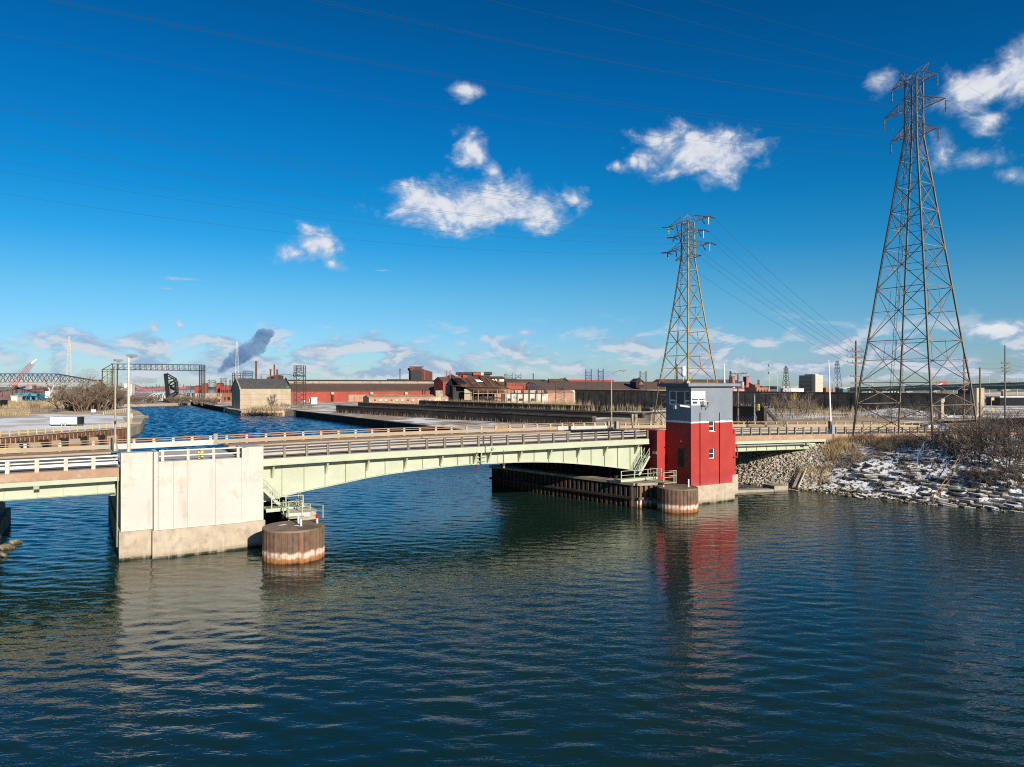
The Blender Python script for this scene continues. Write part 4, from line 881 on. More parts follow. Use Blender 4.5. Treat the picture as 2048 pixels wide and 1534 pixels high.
# ------------------------------------------------------------------ lattice pylons and wires
def pylon(name, label, cen, yaw, levels, legw, brw, m, arms, peaks, strings, ladder=True, group='lattice pylons near the bridge', m2=None):
    """levels: [(z, half side)], arms along local y (both ways): (z, reach, depth), peaks: (z, y)"""
    root = thing(name, label, 'pylon', (cen[0], cen[1], 0), yaw, group); m2 = m2 or m
    cs = [(1, 1), (-1, 1), (-1, -1), (1, -1)]
    for cx, cy in cs:
        mb = MB()
        for (z0, a0), (z1, a1) in zip(levels, levels[1:]): mb.bar((cx * a0, cy * a0, z0), (cx * a1, cy * a1, z1), legw * (1 if z0 < levels[-3][0] else .8))
        l = part('leg', mb, m, root); z0, a0 = levels[0]
        part('footing', MB().box(cx * a0 - .5, cx * a0 + .5, cy * a0 - .5, cy * a0 + .5, z0 - 1.2, z0 + .15), M_conc2, l)
    for i, ((z0, a0), (z1, a1)) in enumerate(zip(levels, levels[1:])):
        big = (z1 - z0) > 4.0
        for k in range(4):
            (ax, ay), (bx, by) = cs[k], cs[(k + 1) % 4]; mb = MB()
            A0, B0 = Vector((ax * a0, ay * a0, z0)), Vector((bx * a0, by * a0, z0)); A1, B1 = Vector((ax * a1, ay * a1, z1)), Vector((bx * a1, by * a1, z1))
            if big:
                mb.bar(A0, B1, brw); mb.bar(B0, A1, brw * .95); mb.bar(A1, B1, brw)
                f_ = a0 / (a0 + a1); C = A0.lerp(B1, f_); Am = A0.lerp(A1, f_); Bm = B0.lerp(B1, f_)
                if z1 - z0 > 5: mb.bar(Am, C, brw * .7); mb.bar(C, Bm, brw * .7); mb.bar(C, (A1 + B1) / 2, brw * .6)
            else:
                n = max(1, int(round((z1 - z0) / (2.2 * max(a0, .8)))))
                for j in range(n):
                    p0, p1 = j / n, (j + 1) / n; a_, b_ = A0.lerp(A1, p0), B0.lerp(B1, p0); c_, d_ = A0.lerp(A1, p1), B0.lerp(B1, p1)
                    mb.bar(a_, d_, brw * .7); mb.bar(b_, c_, brw * .66)
                mb.bar(A1, B1, brw * .8)
            part('cross_brace', mb, m2, root)
    tips = []
    for (z, reach, dep, a) in arms:
        for sg in (1, -1):
            mb = MB(); tip = Vector((0, sg * reach, z))
            for cx in (a, -a):
                base = Vector((cx, sg * a, z)); up = Vector((cx, sg * a, z + dep))
                mb.bar(base, tip, brw); mb.bar(up, tip, brw * .8)
                for f_ in (.33, .62): mb.bar(base.lerp(tip, f_), up.lerp(tip, f_), brw * .6); mb.bar(base.lerp(tip, f_), up.lerp(tip, max(0, f_ - .3)), brw * .5)
            for f_ in (.3, .6): mb.bar(Vector((a, sg * a, z)).lerp(tip, f_), Vector((-a, sg * a, z)).lerp(tip, f_), brw * .6)
            part('crossarm', mb, m, root); tips.append(tip)
    ztop = levels[-1][0]; at_ = levels[-1][1]
    if peaks:
        for (z, y) in peaks:
            mb = MB(); tip = Vector((0, y, z))
            for cx in (at_, -at_):
                mb.bar((cx, math.copysign(at_, y) if y else at_, ztop), tip, brw * .8)
                mb.bar((cx, 0 if y else -at_, ztop + (.8 if y else 0)), tip, brw * .6)
            part('peak', mb, m, root); tips.append(tip)
    if ladder:
        mb = MB(); za = levels[0][0] + 8
        for o_ in (-.2, .2): mb.bar((levels[1][1] * -.55, levels[1][1] * .3 + o_, za), (-at_ * .9, o_, ztop), .05)
        n = int((ztop - za) / .9)
        for i in range(n):
            f_ = i / n; x = levels[1][1] * -.55 * (1 - f_) - at_ * .9 * f_; y = levels[1][1] * .3 * (1 - f_); z = za + (ztop - za) * f_; mb.bar((x, y - .2, z), (x, y + .2, z), .04)
        part('ladder', mb, m2, root)
    if strings == 'suspension':
        mb = MB(); prof = []
        for i in range(9): prof += [(.05, -.25 - i * .2), (.13, -.30 - i * .2), (.13, -.34 - i * .2), (.05, -.38 - i * .2)]
        mb.lathe(prof[::-1], 8); src = None
        for tp in tips[:len(arms) * 2]:
            src = part('insulator_string', mb, M_ins, root, tp) if src is None else again(src, root, tp)
    elif strings == 'strain':
        for tp in tips[:len(arms) * 2]:
            for sx in (1, -1): part('insulator_string', MB().tube((tp.x, tp.y, tp.z), (tp.x + sx * 1.5, tp.y, tp.z - .25), .17, n=8), M_ins, root)
            part('insulator_string', MB().tube((tp.x, tp.y * .97, tp.z - .15), (tp.x, tp.y * .97, tp.z - 1.7), .13, n=8), M_ins, root)
    M_ = Matrix.Translation((cen[0], cen[1], 0)) @ Matrix.Rotation(yaw, 4, 'Z')
    return root, [M_ @ tp for tp in tips], M_
C2 = (62.15, 112.0)
def z2(y): return 15 + (770 - y) * 112 / F
lv2 = [(6.4, 6.25), (z2(808), 5.78), (z2(765), 5.45), (z2(682), 4.65), (z2(577), 3.72), (z2(497), 3.0), (z2(424), 2.32), (z2(371), 1.85), (z2(320), 1.36), (z2(272), .93), (z2(236), .91), (z2(198), .9), (z2(160), .88)]
py2, tips2, m_2 = pylon('transmission_pylon', 'tall rust coloured lattice pylon standing on the snowy right bank', C2, AX, lv2, .22, .09, M_steel,
    [(53.7, 3.7, 1.6, .93), (57.7, 4.8, 1.8, .9), (61.8, 3.55, 1.6, .88)], [(64.0, 2.3), (64.0, -2.3), (63.2, .001)], 'suspension')
C1 = (40.05, 165.0); Y1 = AX
def z1(y): return 15 + (770 - y) * 165 / F
hd = lambda wpx: wpx / 2 * 165 / F / 1.414
lv1 = [(3.4, hd(142)), (z1(818), hd(128)), (z1(766), hd(112)), (z1(712), hd(91)), (z1(663), hd(74)), (z1(613.6), hd(57)), (z1(570), hd(43)), (z1(541), hd(34)), (z1(516), hd(26)), (z1(488), hd(25)), (z1(465), hd(24.5)), (z1(443), hd(24))]
py1, tips1, m_1 = pylon('transmission_pylon', 'ochre lattice pylon rising behind the operator tower', C1, Y1, lv1, .24, .10, M_steel_y,
    [(52.1, 6.5, 1.4, hd(24)), (49.4, 4.9, 1.2, hd(24.5)), (46.2, 6.85, 1.6, hd(25)), (43.9, 4.2, .7, hd(26))], [(53.9, .001)], None)
# strain strings on the three upper arms
for tp in tips1[:6]:
    q = py1.matrix_basis.inverted() @ tp
    for sx in (1, -1): part('insulator_string', MB().tube((q.x + sx * .2, q.y, q.z), (q.x + sx * 1.7, q.y, q.z - .25), .16, n=8), M_ins, py1)
    part('insulator_string', MB().tube((q.x, q.y * .96, q.z - .15), (q.x, q.y * .96, q.z - 1.75), .14, n=8), M_ins, py1)
    part('insulator_string', MB().tube((q.x + .4, q.y * .62, q.z - .05), (q.x + .9, q.y * .66, q.z - 1.2), .12, n=8), M_ins, py1)
def sagline(a, b, sag, n=22): return [a.lerp(b, i / n) - Vector((0, 0, 4 * sag * (i / n) * (1 - i / n))) for i in range(n + 1)]
def wire(label, spans, r, group):
    mb = MB()
    for sp in spans:
        for p, q in zip(sp, sp[1:]): mb.tube(p, q, r, r, 4, caps=False)
    o = part('power_line', mb, M_wire); tag(o, label, 'power line', group); return o
E3 = Vector((EX, EY, 0))
names2 = ['lowest conductor on the far side of', 'lowest conductor on the near side of', 'widest middle conductor on the far side of', 'widest middle conductor on the near side of', 'upper conductor on the far side of', 'upper conductor on the near side of', 'topmost ground wire on the far side of', 'topmost ground wire on the near side of']
for i, tp in enumerate(tips2[:8]):
    a = tp - Vector((0, 0, 2.15)) if i < 6 else tp
    sg = 10.0 if i < 6 else 6.5
    wire(names2[i] + ' the tall pylon on the bank', [sagline(a - E3 * 285, a, sg, 40), sagline(a, a + E3 * 300 - Vector((0, 0, 4)), sg + 1.0, 30)], .011, 'wires of the tall right pylon')
names1 = ['lowest', 'middle', 'top']
W3 = Vector((-EX, -EY, 0))
for i, tp in enumerate(tips1[:6]):
    lab = ('upper', 'middle', 'lower')[i // 2] + (' far side' if i % 2 == 0 else ' near side')
    a = m_1 @ ((m_1.inverted() @ tp) + Vector((-1.7, 0, -.25)))
    e_ = a + W3 * 165 + Vector((0, 0, (3.0, 1.5, 0)[i // 2]))
    wire(lab + ' wire running left across the sky from the ochre pylon', [sagline(a, e_, 4.6, 26)], .014, 'wires left of the ochre pylon')
for k in range(2):
    a = m_1 @ Vector((0, (.3, -.6)[k], 53.8)); wire(('far', 'near')[k] + ' ground wire running left from the peak of the ochre pylon', [sagline(a, a + W3 * 165 + Vector((0, 0, 2.0 + k)), 3.2, 26)], .013, 'wires left of the ochre pylon')

# ------------------------------------------------------------------ wooden poles
def upole(label, px, D, ytop, ybase, arms, group, th=.17, m=None, metal=False):
    """arms: (py, half width m, insulators up/strain)"""
    p = At(px, ybase, D); zt = CAMH - (ytop - HOR) * D / F; zb_ = min(p.z, 8.0) - .6
    root = thing('utility_pole', label, 'utility pole', (p.x, p.y, zb_), R(18), group)
    H = zt - zb_; part('shaft', MB().tube((0, 0, 0), (0, 0, H), th, th * .62, 9), m or M_wood, root, smooth=False)
    for (ya, hw, kind) in arms:
        z = CAMH - (ya - HOR) * D / F - zb_; am = part('crossarm', MB().box(-hw, hw, -.34, -.16, z - .13, z + .13), M_wood, root)
        if kind != 'bare':
            part('brace', MB().bar((-hw * .55, -.2, z), (0, -.2, z - .7), .06).bar((hw * .55, -.2, z), (0, -.2, z - .7), .06), M_wood, am)
            for x in ((-hw * .97, -hw * .5, hw * .5, hw * .97) if kind == 'four' else (-hw * .95, hw * .95)):
                part('insulator', MB().tube((x, -.22, z + .07), (x, -.22, z + .28), .07, .05, 6), M_ins, am)
        if kind == 'strain':
            for x in (-hw, hw): part('insulator', MB().tube((x, -.22, z), (x + math.copysign(.75, x), -.3, z - .2 if x > 0 else z + .35), .15, n=7), M_galv, am); part('post_insulator', MB().tube((x * .62, -.22, z), (x * .62, -.22, z + .55), .06, n=6), M_ins, am)
    return root, Vector((p.x, p.y, zb_)), zb_
pr, pp, pz = upole('tall wooden pole with three braced arms left of the big pylon', 1712, 159, 681, 851, [(703, 1.95, 'strain'), (714.5, 1.95, 'strain'), (726, 1.95, 'strain'), (752.5, 1.7, 'four'), (766, 1.6, 'bare')], 'poles along the road', .30)
for i, tp in enumerate(tips1[:6]):
    a = m_1 @ ((m_1.inverted() @ tp) + Vector((1.7, 0, -.25))); k = i // 2; yv = (701, 712.5, 724)[k]
    b_ = At(1691 + (36 if i % 2 else 0), yv, 159)
    wire(('upper', 'middle', 'lower')[k] + (' far side' if i % 2 == 0 else ' near side') + ' wire dropping right from the ochre pylon to the wooden pole', [sagline(a, b_, 1.0, 14)], .022, 'wires between the ochre pylon and the pole')
Dq = Dep(2010, -25)
q2 = upole('brown pole with many short arms at the far right of the road', 2010, Dq, 690, 849, [(726, 1.5, 'two'), (735.5, 1.5, 'two'), (742, 1.3, 'two'), (764, 1.6, 'bare')], 'poles along the road', .22)
q3 = upole('grey pole with short arms standing behind the big pylon', 1928, Dep(1928, -26), 703, 847, [(721.5, .9, 'two'), (732.5, .9, 'two'), (745.5, .9, 'two'), (768.5, 1.2, 'bare'), (779, .9, 'two')], 'poles along the road', .2)
upole('plain armless pole at the right foot of the big pylon', 1960, Dep(1960, .6), 735, 868, [], 'poles along the road', .2)
q5 = upole('wooden pole with transformers just right of the operator tower', 1476, 142, 746, 852, [(747, 1.75, 'four')], 'poles along the road', .2)
for px, lab in ((1466.5, 'left'), (1484.5, 'right')):
    p = At(px, 768, 142); o = thing('transformer', 'grey transformer can on the %s of the pole beside the tower' % lab, 'transformer', (p.x, p.y, p.z), 0, 'pole transformers')
    part('tank', MB().lathe([(.2, -.85), (.36, -.8), (.36, .35), (.30, .45), (.05, .5)], 12), M_galv, o, smooth=False); part('bushing', MB().tube((.1, 0, .45), (.1, 0, .8), .06, n=6), M_offw, o); part('bracket', MB().box(-.4, .4, -.05, .05, -.2, -.1), M_dsteel, o)
upole('thin leaning pole by the far rail in front of the brown yard wall', 1322, 130, 800, 852, [], 'poles along the road', .1, M_dsteel)
# distribution wires along the road
for k, (y0, y1, y2_) in enumerate(((703, 722, 727), (715, 733, 736), (726, 746, 743), (752, 769, 764))):
    a = At(1714, y0, 159); b_ = At(1928, y1, Dep(1928, -26)); c_ = At(2010, y2_, Dep(2010, -25)); d_ = c_ + (c_ - b_) * 2.0
    wire(('upper', 'second', 'third', 'lowest')[k] + ' road wire strung between the wooden poles on the right', [sagline(a, b_, 1.0, 10), sagline(b_, c_, .4, 6), sagline(c_, d_, 1.0, 8)], .02, 'wires along the road')

# ------------------------------------------------------------------ street lamps, gates, signals
def lamp(label, px, t, ytop, ybase, arm, m, r=.11, yaw=0.0, head=1.0):
    s = S(px, t); D = Dep(px, t); zt = CAMH - (ytop - HOR) * D / F; zb_ = zd(s) - .1
    root = thing('street_lamp', label, 'street lamp', B(s, t, zb_), yaw, 'street lamps on the bridge'); H = zt - zb_
    part('pole', MB().tube((0, 0, 0), (0, 0, H - (0.55 if arm else .15)), r, r * .62, 10), m, root)
    part('base', MB().lathe([(r * 2.2, 0), (r * 2.2, .25), (r * 1.3, .8), (r * 1.1, .85)], 10), m, root)
    if arm:
        L = arm; sg = math.copysign(1, L); pts = [(0, 0, H - .62), (L * .3, 0, H - .22), (L * .7, 0, H + .02), (L, 0, H + .08)]
        part('arm', MB().path([Vector(q) for q in pts], .055, 7), m, root)
    else: L = 0.0; sg = 1
    hd_ = part('lamp_head', MB().sweep([(-.16, 0), (.16, 0), (.2, .1), (.1, .24), (-.1, .24), (-.2, .1)], [(L - sg * .1, 0, H - .02), (L + sg * .35, 0, H - .03), (L + sg * .8, 0, H - .02)]), M_galv, root)
    part('lens', MB().lathe([(.05, -.12), (.17, -.02), (.2, 0)], 10, (L + sg * .4, 0, H - .03)), M_offw, hd_)
    return root, H
lamp('brown lamp post at the far parapet beside the left pier', 230.5, -21.4, 722, 902, 0, M_lamp, .13, R(60))
l2, H2 = lamp('pale thicker lamp post standing just behind the white left pier', 257.5, -2.2, 713, 905, 0, M_lampw, .16, R(75))
part('sign_box', MB().box(.12, .42, -.05, .05, 4.3, 4.75), M_offw, l2)
lamp('lamp post with curved arm at the far parapet in mid span', 1223, -21.4, 742, 862, 1.55, M_lamp, .12, R(-8))
lamp('lamp post with arm reaching left behind the roof of the tower', 1415, -2.4, 746, 860, -2.0, M_lamp, .1, R(6))
def gate(label, px, t, ytop, full):
    s = S(px, t); D = Dep(px, t); zt = CAMH - (ytop - HOR) * D / F; z0 = zd(s)
    root = thing('barrier_gate', label, 'barrier gate', B(s, t, z0), AX, 'raised traffic barriers')
    part('housing', MB().box(-.35, .35, -.3, .3, 0, 1.45), M_galv, root)
    part('pivot', MB().box(-.75, -.35, -.15, .15, .8, 2.0), M_dsteel, root)
    part('counterweight', MB().bar((-.55, 0, 1.6), (.5, .2, .2), .3), M_black, root)
    part('gate_arm', MB().tube((-.35, 0, 1.9), (-.85, 0, zt - z0), .15, .08, 7), M_white, root)
    return root
gate('white barrier arm raised upright at the right end of the bridge', 1664, -1.9, 720, 1)
gate('white barrier arm raised upright just behind the right of the tower roof', 1456, -2.6, 728, 1)
def sig_head(name, p, yaw, label):
    o = thing('traffic_signal', label, 'traffic light', p, yaw, 'yellow traffic signals'); part('housing', MB().box(-.19, .19, -.16, .16, -.62, .62), M_yell, o)
    for k in range(3):
        part('visor', MB().lathe([(.15, 0), (.16, .2), (.13, .2)], 8), M_yell, o, (0, -.16, .4 - k * .4), (R(90), 0, 0)); part('lens', MB().lathe([(.12, 0), (.02, .03)], 8), M_black, o, (0, -.165, .4 - k * .4), (R(90), 0, 0))
    return o
Ds = Dep(1509, -23.0); p = At(1509, 852, Ds); zt = CAMH - (787 - HOR) * Ds / F
o = thing('signal_mast', 'grey mast arm pole carrying the yellow signals right of the tower', 'signal mast', (p.x, p.y, 7.0), 0); q = At(1600, 785.5, Ds)
part('pole', MB().tube((0, 0, 0), (0, 0, zt - 7.0), .16, .11, 8), M_galv, o); part('mast_arm', MB().tube((0, 0, zt - 7.0 - .1), (q.x - p.x, 0, q.z - 7.0), .10, .06, 7), M_dsteel, o)
p1 = At(1515.5, 814.5, Ds - .3); sig_head('s', p1, R(35), 'yellow traffic signal fixed low on the mast pole'); p2 = At(1589.5, 792, Ds - .3); sig_head('s', p2, R(60), 'yellow traffic signal hanging from the tip of the mast arm')
Dr = Dep(1982, -24.5); pb = At(1982.5, 848, Dr)
o = thing('signal_post', 'slim post with two yellow amber signs near the end of the long wall', 'signal post', (pb.x, pb.y, zeast(*ST(pb)) - .3), 0); part('post', MB().tube((0, 0, 0), (0, 0, 5.6), .1, n=6), M_galv, o)
for z in (5.3, 2.6): part('signal_plate', MB().prism([(.1, 0), (.75, 0), (.75, .06), (.1, .06)], z - .35, z + .35), M_yell, o)

# ------------------------------------------------------------------ cars on the right road, trailer on the left
def car(label, pos, yaw, m, kind='sedan'):
    root = thing('parked_car' if False else 'car', label, 'car', pos, yaw, 'cars on the right road')
    if kind == 'sedan': prof = [(-2.2, .35), (2.25, .35), (2.3, .7), (1.2, .95), (.45, 1.42), (-.95, 1.45), (-1.6, 1.02), (-2.25, .95)]; gl = [(1.05, .97), (.42, 1.36), (-.9, 1.38), (-1.42, 1.02)]
    else: prof = [(-2.2, .4), (2.25, .4), (2.3, .95), (1.35, 1.1), (.75, 1.68), (-1.9, 1.72), (-2.25, 1.05)]; gl = [(1.2, 1.12), (.7, 1.6), (-1.8, 1.62), (-2.05, 1.12)]
    part('body', MB().xz(prof, -.86, .86), m, root)
    for y in (-.872, .862): part('side_window', MB().xz(gl, y, y + .012), M_shade, root)
    src = None
    for x in (-1.4, 1.4):
        for y in (-.9, .70): 
            mb = MB().tube((0, 0, 0), (0, .2, 0), .33, n=14); src = part('wheel', mb, M_tyre, root, (x, y, .33)) if src is None else again(src, root, (x, y, .33)); part('rim', MB().tube((0, -.01, 0), (0, .21, 0), .19, n=10), M_galv, src)
    for y in (-.62, .62): part('headlight', MB().box(2.24, 2.31, y - .18, y + .18, .62, .78), M_white, root); part('tail_light', MB().box(-2.27, -2.2, y - .15, y + .15, .75, .95), M_redl, root)
    return root
def on_road(px, t): s = S(px, t); return B(s, t, zd(s) - .15)
car('silver hatchback driving at the right edge of the road', on_road(2012, -6.0), AX + math.pi, M_carsil, 'suv')
car('dark car at the far right edge of the frame', on_road(2050, -13), AX, M_carblk, 'suv')
car('blue car behind the legs of the big pylon', on_road(1879, -15.5), AX, M_carblu)
car('white and dark car just left of the blue car', on_road(1860, -15.5), AX, M_offw)
pt = Gr(133, 852, 2.75); tr = thing('box_trailer', 'white enclosed box trailer with black rear parked on the snowy lot', 'trailer', (pt.x, pt.y, 2.76), R(4))
part('box', MB().box(-4.0, 3.6, -1.1, 1.2, .55, 2.75), M_white, tr); part('front_panel', MB().box(3.602, 4.5, -1.1, 1.2, .55, 2.72), M_black, tr); part('roof_edge', MB().box(-4.02, 4.5, -1.13, 1.22, 2.752, 2.85), M_galv, tr)
part('hitch', MB().bar((4.5, 0, .5), (5.7, 0, .45), .12), M_black, tr); part('tow_bar', MB().bar((-4.0, 0, .5), (-5.0, 0, .45), .12), M_black, tr); src = None
for x in (-.75, .25):
    for y in (-1.15, 1.0):
        mb = MB().tube((0, 0, 0), (0, .25, 0), .38, n=14); src = part('wheel', mb, M_tyre, tr, (x, y, .38)) if src is None else again(src, tr, (x, y, .38)); part('rim', MB().tube((0, -.01, 0), (0, .26, 0), .2, n=10), M_white, src)
part('fender_arch', MB().xz([(-1.3, .75), (.8, .75), (.6, .9), (-1.1, .9)], -1.14, -1.1), M_galv, tr)

# ------------------------------------------------------------------ left dock with tyre fenders and yellow railing
d0, d1 = (-46, -114.0), (3.4, -164); d0 = (-72.5, -88.0)
dk = sheet_wall('quay_wall', 'rusty brown sheet pile dock on the left with a yellow railing on top', d0, d1, 2.75, 84, M_pile if False else mat('brown_dock_pile', (0.13, 0.06, 0.035), .8, .3, 1, col2=(.2, .085, .04), s2=.5, amt2=.7), M_conc2, .25, .55)
a = B(*d0, 0); bb = B(*d1, 0); L = (bb - a).length; ang = math.atan2(bb.y - a.y, bb.x - a.x)
tyr = None; mbx = MB().box(0, 3.2, -1.0, -.1, -1, 1.05)
for i in range(17):
    x = 2 + i * 5.9; o = part('concrete_footing', mbx, M_tan, dk, (x + 2.6, 0, 0))
    if tyr is None:
        tyr = thing('tyre_fender', 'black tyre fender hanging on the brown left dock', 'tyre fender', a + Vector((x * math.cos(ang), x * math.sin(ang), .95)), ang, 'tyre fenders along the left dock')
        me = MB().sweep([(-.55 * math.cos(k * math.pi / 4) - .2, .75 * math.sin(k * math.pi / 4)) for k in range(8)], [(-.9, -.6, 0.0), (-.3, -.8, -.25), (.4, -.8, -.25), (1.1, -.6, 0)]); part('tyre', me, M_tyre, tyr); part('mount', MB().box(-.2, .3, -.3, -.05, .9, 1.3), M_galv, tyr)
    else: dup(tyr, a + Vector((x * math.cos(ang), x * math.sin(ang), .95)), ang)
def yellow_rail(label, pts, z, step=2.4):
    root = thing('yellow_railing', label, 'railing', (*pts[0], z), 0, 'yellow dock railings'); src = None
    for p, q in zip(pts, pts[1:]):
        L_ = math.hypot(q[0] - p[0], q[1] - p[1]); n = max(1, int(L_ / step))
        for i in range(n + 1):
            x = p[0] + (q[0] - p[0]) * i / n - pts[0][0]; y = p[1] + (q[1] - p[1]) * i / n - pts[0][1]
            mb = MB().box(-.11, .11, -.11, .11, 0, 1.35); src = part('post', mb, M_yel2, root, (x, y, 0)) if src is None else again(src, root, (x, y, 0))
        for h in (.55, 1.2): part('rail', MB().bar((p[0] - pts[0][0], p[1] - pts[0][1], h), (q[0] - pts[0][0], q[1] - pts[0][1], h), .13), M_yel2, root)
    return root
M_yel2 = mat('faded_yellow_rail', (0.72, 0.50, 0.20), .6, .1, 1)
back = Vector((-math.sin(ang), math.cos(ang), 0)) * .5
yellow_rail('long faded yellow railing along the edge of the left dock', [tuple((a + back).xy), tuple((bb + back).xy), tuple(B(5.5, -186, 0).xy)], 3.0)
g1 = Gr(262, 823, 2.8); g0 = Gr(207, 829, 2.8); yellow_rail('short yellow railing at the far end of the left dock', [tuple(g0.xy), tuple(g1.xy)], 2.8)
h0 = Gr(-20, 912, 2.2); h1 = Gr(214, 909, 2.2); yl = yellow_rail('yellow railing low behind the left approach span', [tuple(h0.xy), tuple(h1.xy)], 2.3)
jet = thing('jetty', 'low walkway jetty with yellow railing behind the left approach', 'jetty', (h0.x, h0.y, 0), math.atan2(h1.y - h0.y, h1.x - h0.x)); part('deck', MB().box(-30, (h1 - h0).length, -1.2, .8, 1.9, 2.3), M_conc2, jet)
for i in range(8): part('pile', MB().tube((-20 + i * 6, 0, -2), (-20 + i * 6, 0, 1.9), .25, n=8), M_dpile, jet)
pad = [Gr(-60, 872, 2.76), Gr(257, 853, 2.76), Gr(243, 832, 2.76), Gr(175, 827, 2.76), Gr(60, 833, 2.76), Gr(-60, 842, 2.76)]
o = struct('pavement', MB().prism([tuple(q.xy) for q in pad], 2.6, 2.765), M_pad)
for px0, py0, px1, py1, lab in ((278, 834, 240, 818, 'rusty sheet pile dolphin jutting from the left bank'),):
    p = Gr(266, 836, 0.4); o = thing('dolphin', lab, 'dolphin', (p.x, p.y, 0), R(10)); part('pile_block', MB().prism([(-9, -2), (4.5, -2), (5.5, 3), (-9, 6)], -2, 1.4), M_pinkw, o); part('cap', MB().prism([(-9, -1), (2, -1), (2, 5), (-9, 6)], 1.403, 2.4), M_dpile, o)
sg = Gr(187, 830, 2.8); o = thing('notice_board', 'small white notice board facing the canal on the left bank', 'sign', (sg.x, sg.y, 2.75), R(5)); part('board', MB().box(-.85, .85, -.05, .05, 1.2, 2.3), M_white, o); part('post', MB().box(-.06, .06, .06, .14, 0, 2.2), M_galv, o)
# ------------------------------------------------------------------ sheds and mills
def shed(label, pxl, pxr, D, ye, yr, depth, wm, rm, zb_=2.0, name='mill_shed', group='mill sheds across the yard', yaw=AX, over=.6, monitor=None, hip=False, clad=0):
    p = At(pxl, HOR, D); dx, dy = math.cos(yaw), math.sin(yaw); u = (pxr - 1024) / F
    L = (u * p.y - p.x) / (dx - u * dy); ze = CAMH - (ye - HOR) * D / F
    dm = D + .5 * depth * math.cos(yaw); zr_ = CAMH - (yr - HOR) * dm / F
    root = thing(name, label, 'industrial building', (p.x, p.y, zb_), yaw, group); H = ze - zb_; Rg = zr_ - zb_
    if clad:
        w_ = L / clad; mb = MB().box(0.04, w_ - .04, 0, .35, 0, H); src = None
        for k in range(clad): src = part('wall_panel', mb, wm, root, (k * w_, 0, 0)) if src is None else again(src, root, (k * w_, 0, 0))
        part('wall', MB().box(.1, L - .1, .36, depth, 0, H - .01), wm, root)
    else: part('wall', MB().box(0, L, 0, depth, 0, H - .01), wm, root)
    for x in (0.02, L - .32): part('gable', MB().yz([(0.01, H), (depth - .01, H), (depth / 2, Rg - .05)], x, x + .3), wm, root)
    sl = (Rg - H) / (depth / 2); hx = depth * .35 if hip else 0
    mb = MB().add([(-over, -over, H - over * sl), (L + over, -over, H - over * sl), (L + over - hx, depth / 2, Rg), (-over, depth / 2, Rg), (-over, depth + over, H - over * sl), (L + over, depth + over, H - over * sl),
                   (-over, -over, H - over * sl + .35), (L + over, -over, H - over * sl + .35), (L + over - hx, depth / 2, Rg + .35), (-over, depth / 2, Rg + .35), (-over, depth + over, H - over * sl + .35), (L + over, depth + over, H - over * sl + .35)],
                  [(0, 1, 2, 3), (3, 2, 5, 4), (6, 9, 8, 7), (9, 10, 11, 8), (0, 6, 7, 1), (1, 7, 8, 2), (2, 8, 11, 5), (4, 5, 11, 10), (3, 4, 10, 9), (0, 3, 9, 6)])
    part('roof', mb, rm, root)
    if monitor:
        a, b_, h, m_ = monitor; yw = depth * .12
        part('roof_monitor', MB().box(L * a, L * b_, depth / 2 - yw, depth / 2 + yw, Rg - yw * sl - .1, Rg + h * .55), m_, root)
        part('monitor_roof', MB().yz([(depth / 2 - yw * 1.25, Rg + h * .55 + .003), (depth / 2 + yw * 1.25, Rg + h * .55 + .003), (depth / 2, Rg + h)], L * a - .3, L * b_ + .3), rm, root)
    return root, L, H, Rg
def zat(py, D): return CAMH - (py - HOR) * D / F
def wm_(px, D, yaw=AX): p = At(px, HOR, D); return p
# tan concrete building with a tiled roof
tb, L, H, Rg = shed('tan concrete building with grey tiled roof standing at the canal edge', 480, 582, 376, 778, 758.5, 23, M_tan, M_groof, 1.4, 'concrete_building', None, over=-.35)
n = 5; k3 = 4
for i in range(n):
    for j in range(k3):
        part('wall_panel', MB().box(i * L / n + .06, (i + 1) * L / n - .06, -.14, -.003, j * H / k3 + .06, (j + 1) * H / k3 - .06), M_tan, tb)
for x in (-.35, L - .25):
    sl = (Rg - H) / 11.5
    part('coping', MB().yz([(-.4, H - .2), (-.4, H + .7), (11.5, Rg + 1.0), (23.4, H + .7), (23.4, H - .2), (11.5, Rg)], x, x + .6), M_conc2 if x > 0 else M_tan, tb)
part('snow_patch', MB().box(L - 2.2, L - .6, 1.4, 3.6, 0, .12), M_snow, tb, (0, 0, H + .95))
# long red rolling mill
rm_, L, H, Rg = shed('long red mill shed with brown roof beyond the tan building', 486, 905, 505, 782.8, 763, 44, M_brickr, M_roof, 2.5, monitor=(.02, .98, 1.5, M_conc2))
def onw(root, px, D0, y0, z0, z1, w_, m, name, dep=.25):
    """a flat piece on a shed's front wall at picture column px"""
    ox, oy = root.location.x, root.location.y; yw = root.rotation_euler.z; u = (px - 1024) / F
    x = (u * oy - ox) / (math.cos(yw) - u * math.sin(yw)); D = oy + x * math.sin(yw); zb_ = root.location.z
    return part(name, MB().box(x, x + w_ * D / F / math.cos(yw) * 1.0, -dep, -.003, CAMH - (y0 - HOR) * D / F - zb_, CAMH - (z0 - HOR) * D / F - zb_), m, root)
onw(rm_, 618, 0, 811, 797, 0, 13, M_galv, 'door'); onw(rm_, 605, 0, 803, 801, 0, 4, M_white, 'wall_box', .8)
for k in range(9): onw(rm_, 697 + k * 11.2, 0, 808, 789.5, 0, 10.6, M_pinkw, 'brick_bay', .18)
for px in (661, 739, 808):
    onw(rm_, px, 0, 789, 784, 0, 5, M_tan, 'lamp_box', 2.0); onw(rm_, px + 1, 0, 805, 789.2, 0, 1, M_dsteel, 'post', 1.6); onw(rm_, px + 4, 0, 805, 789.2, 0, 1, M_dsteel, 'post', 1.6)
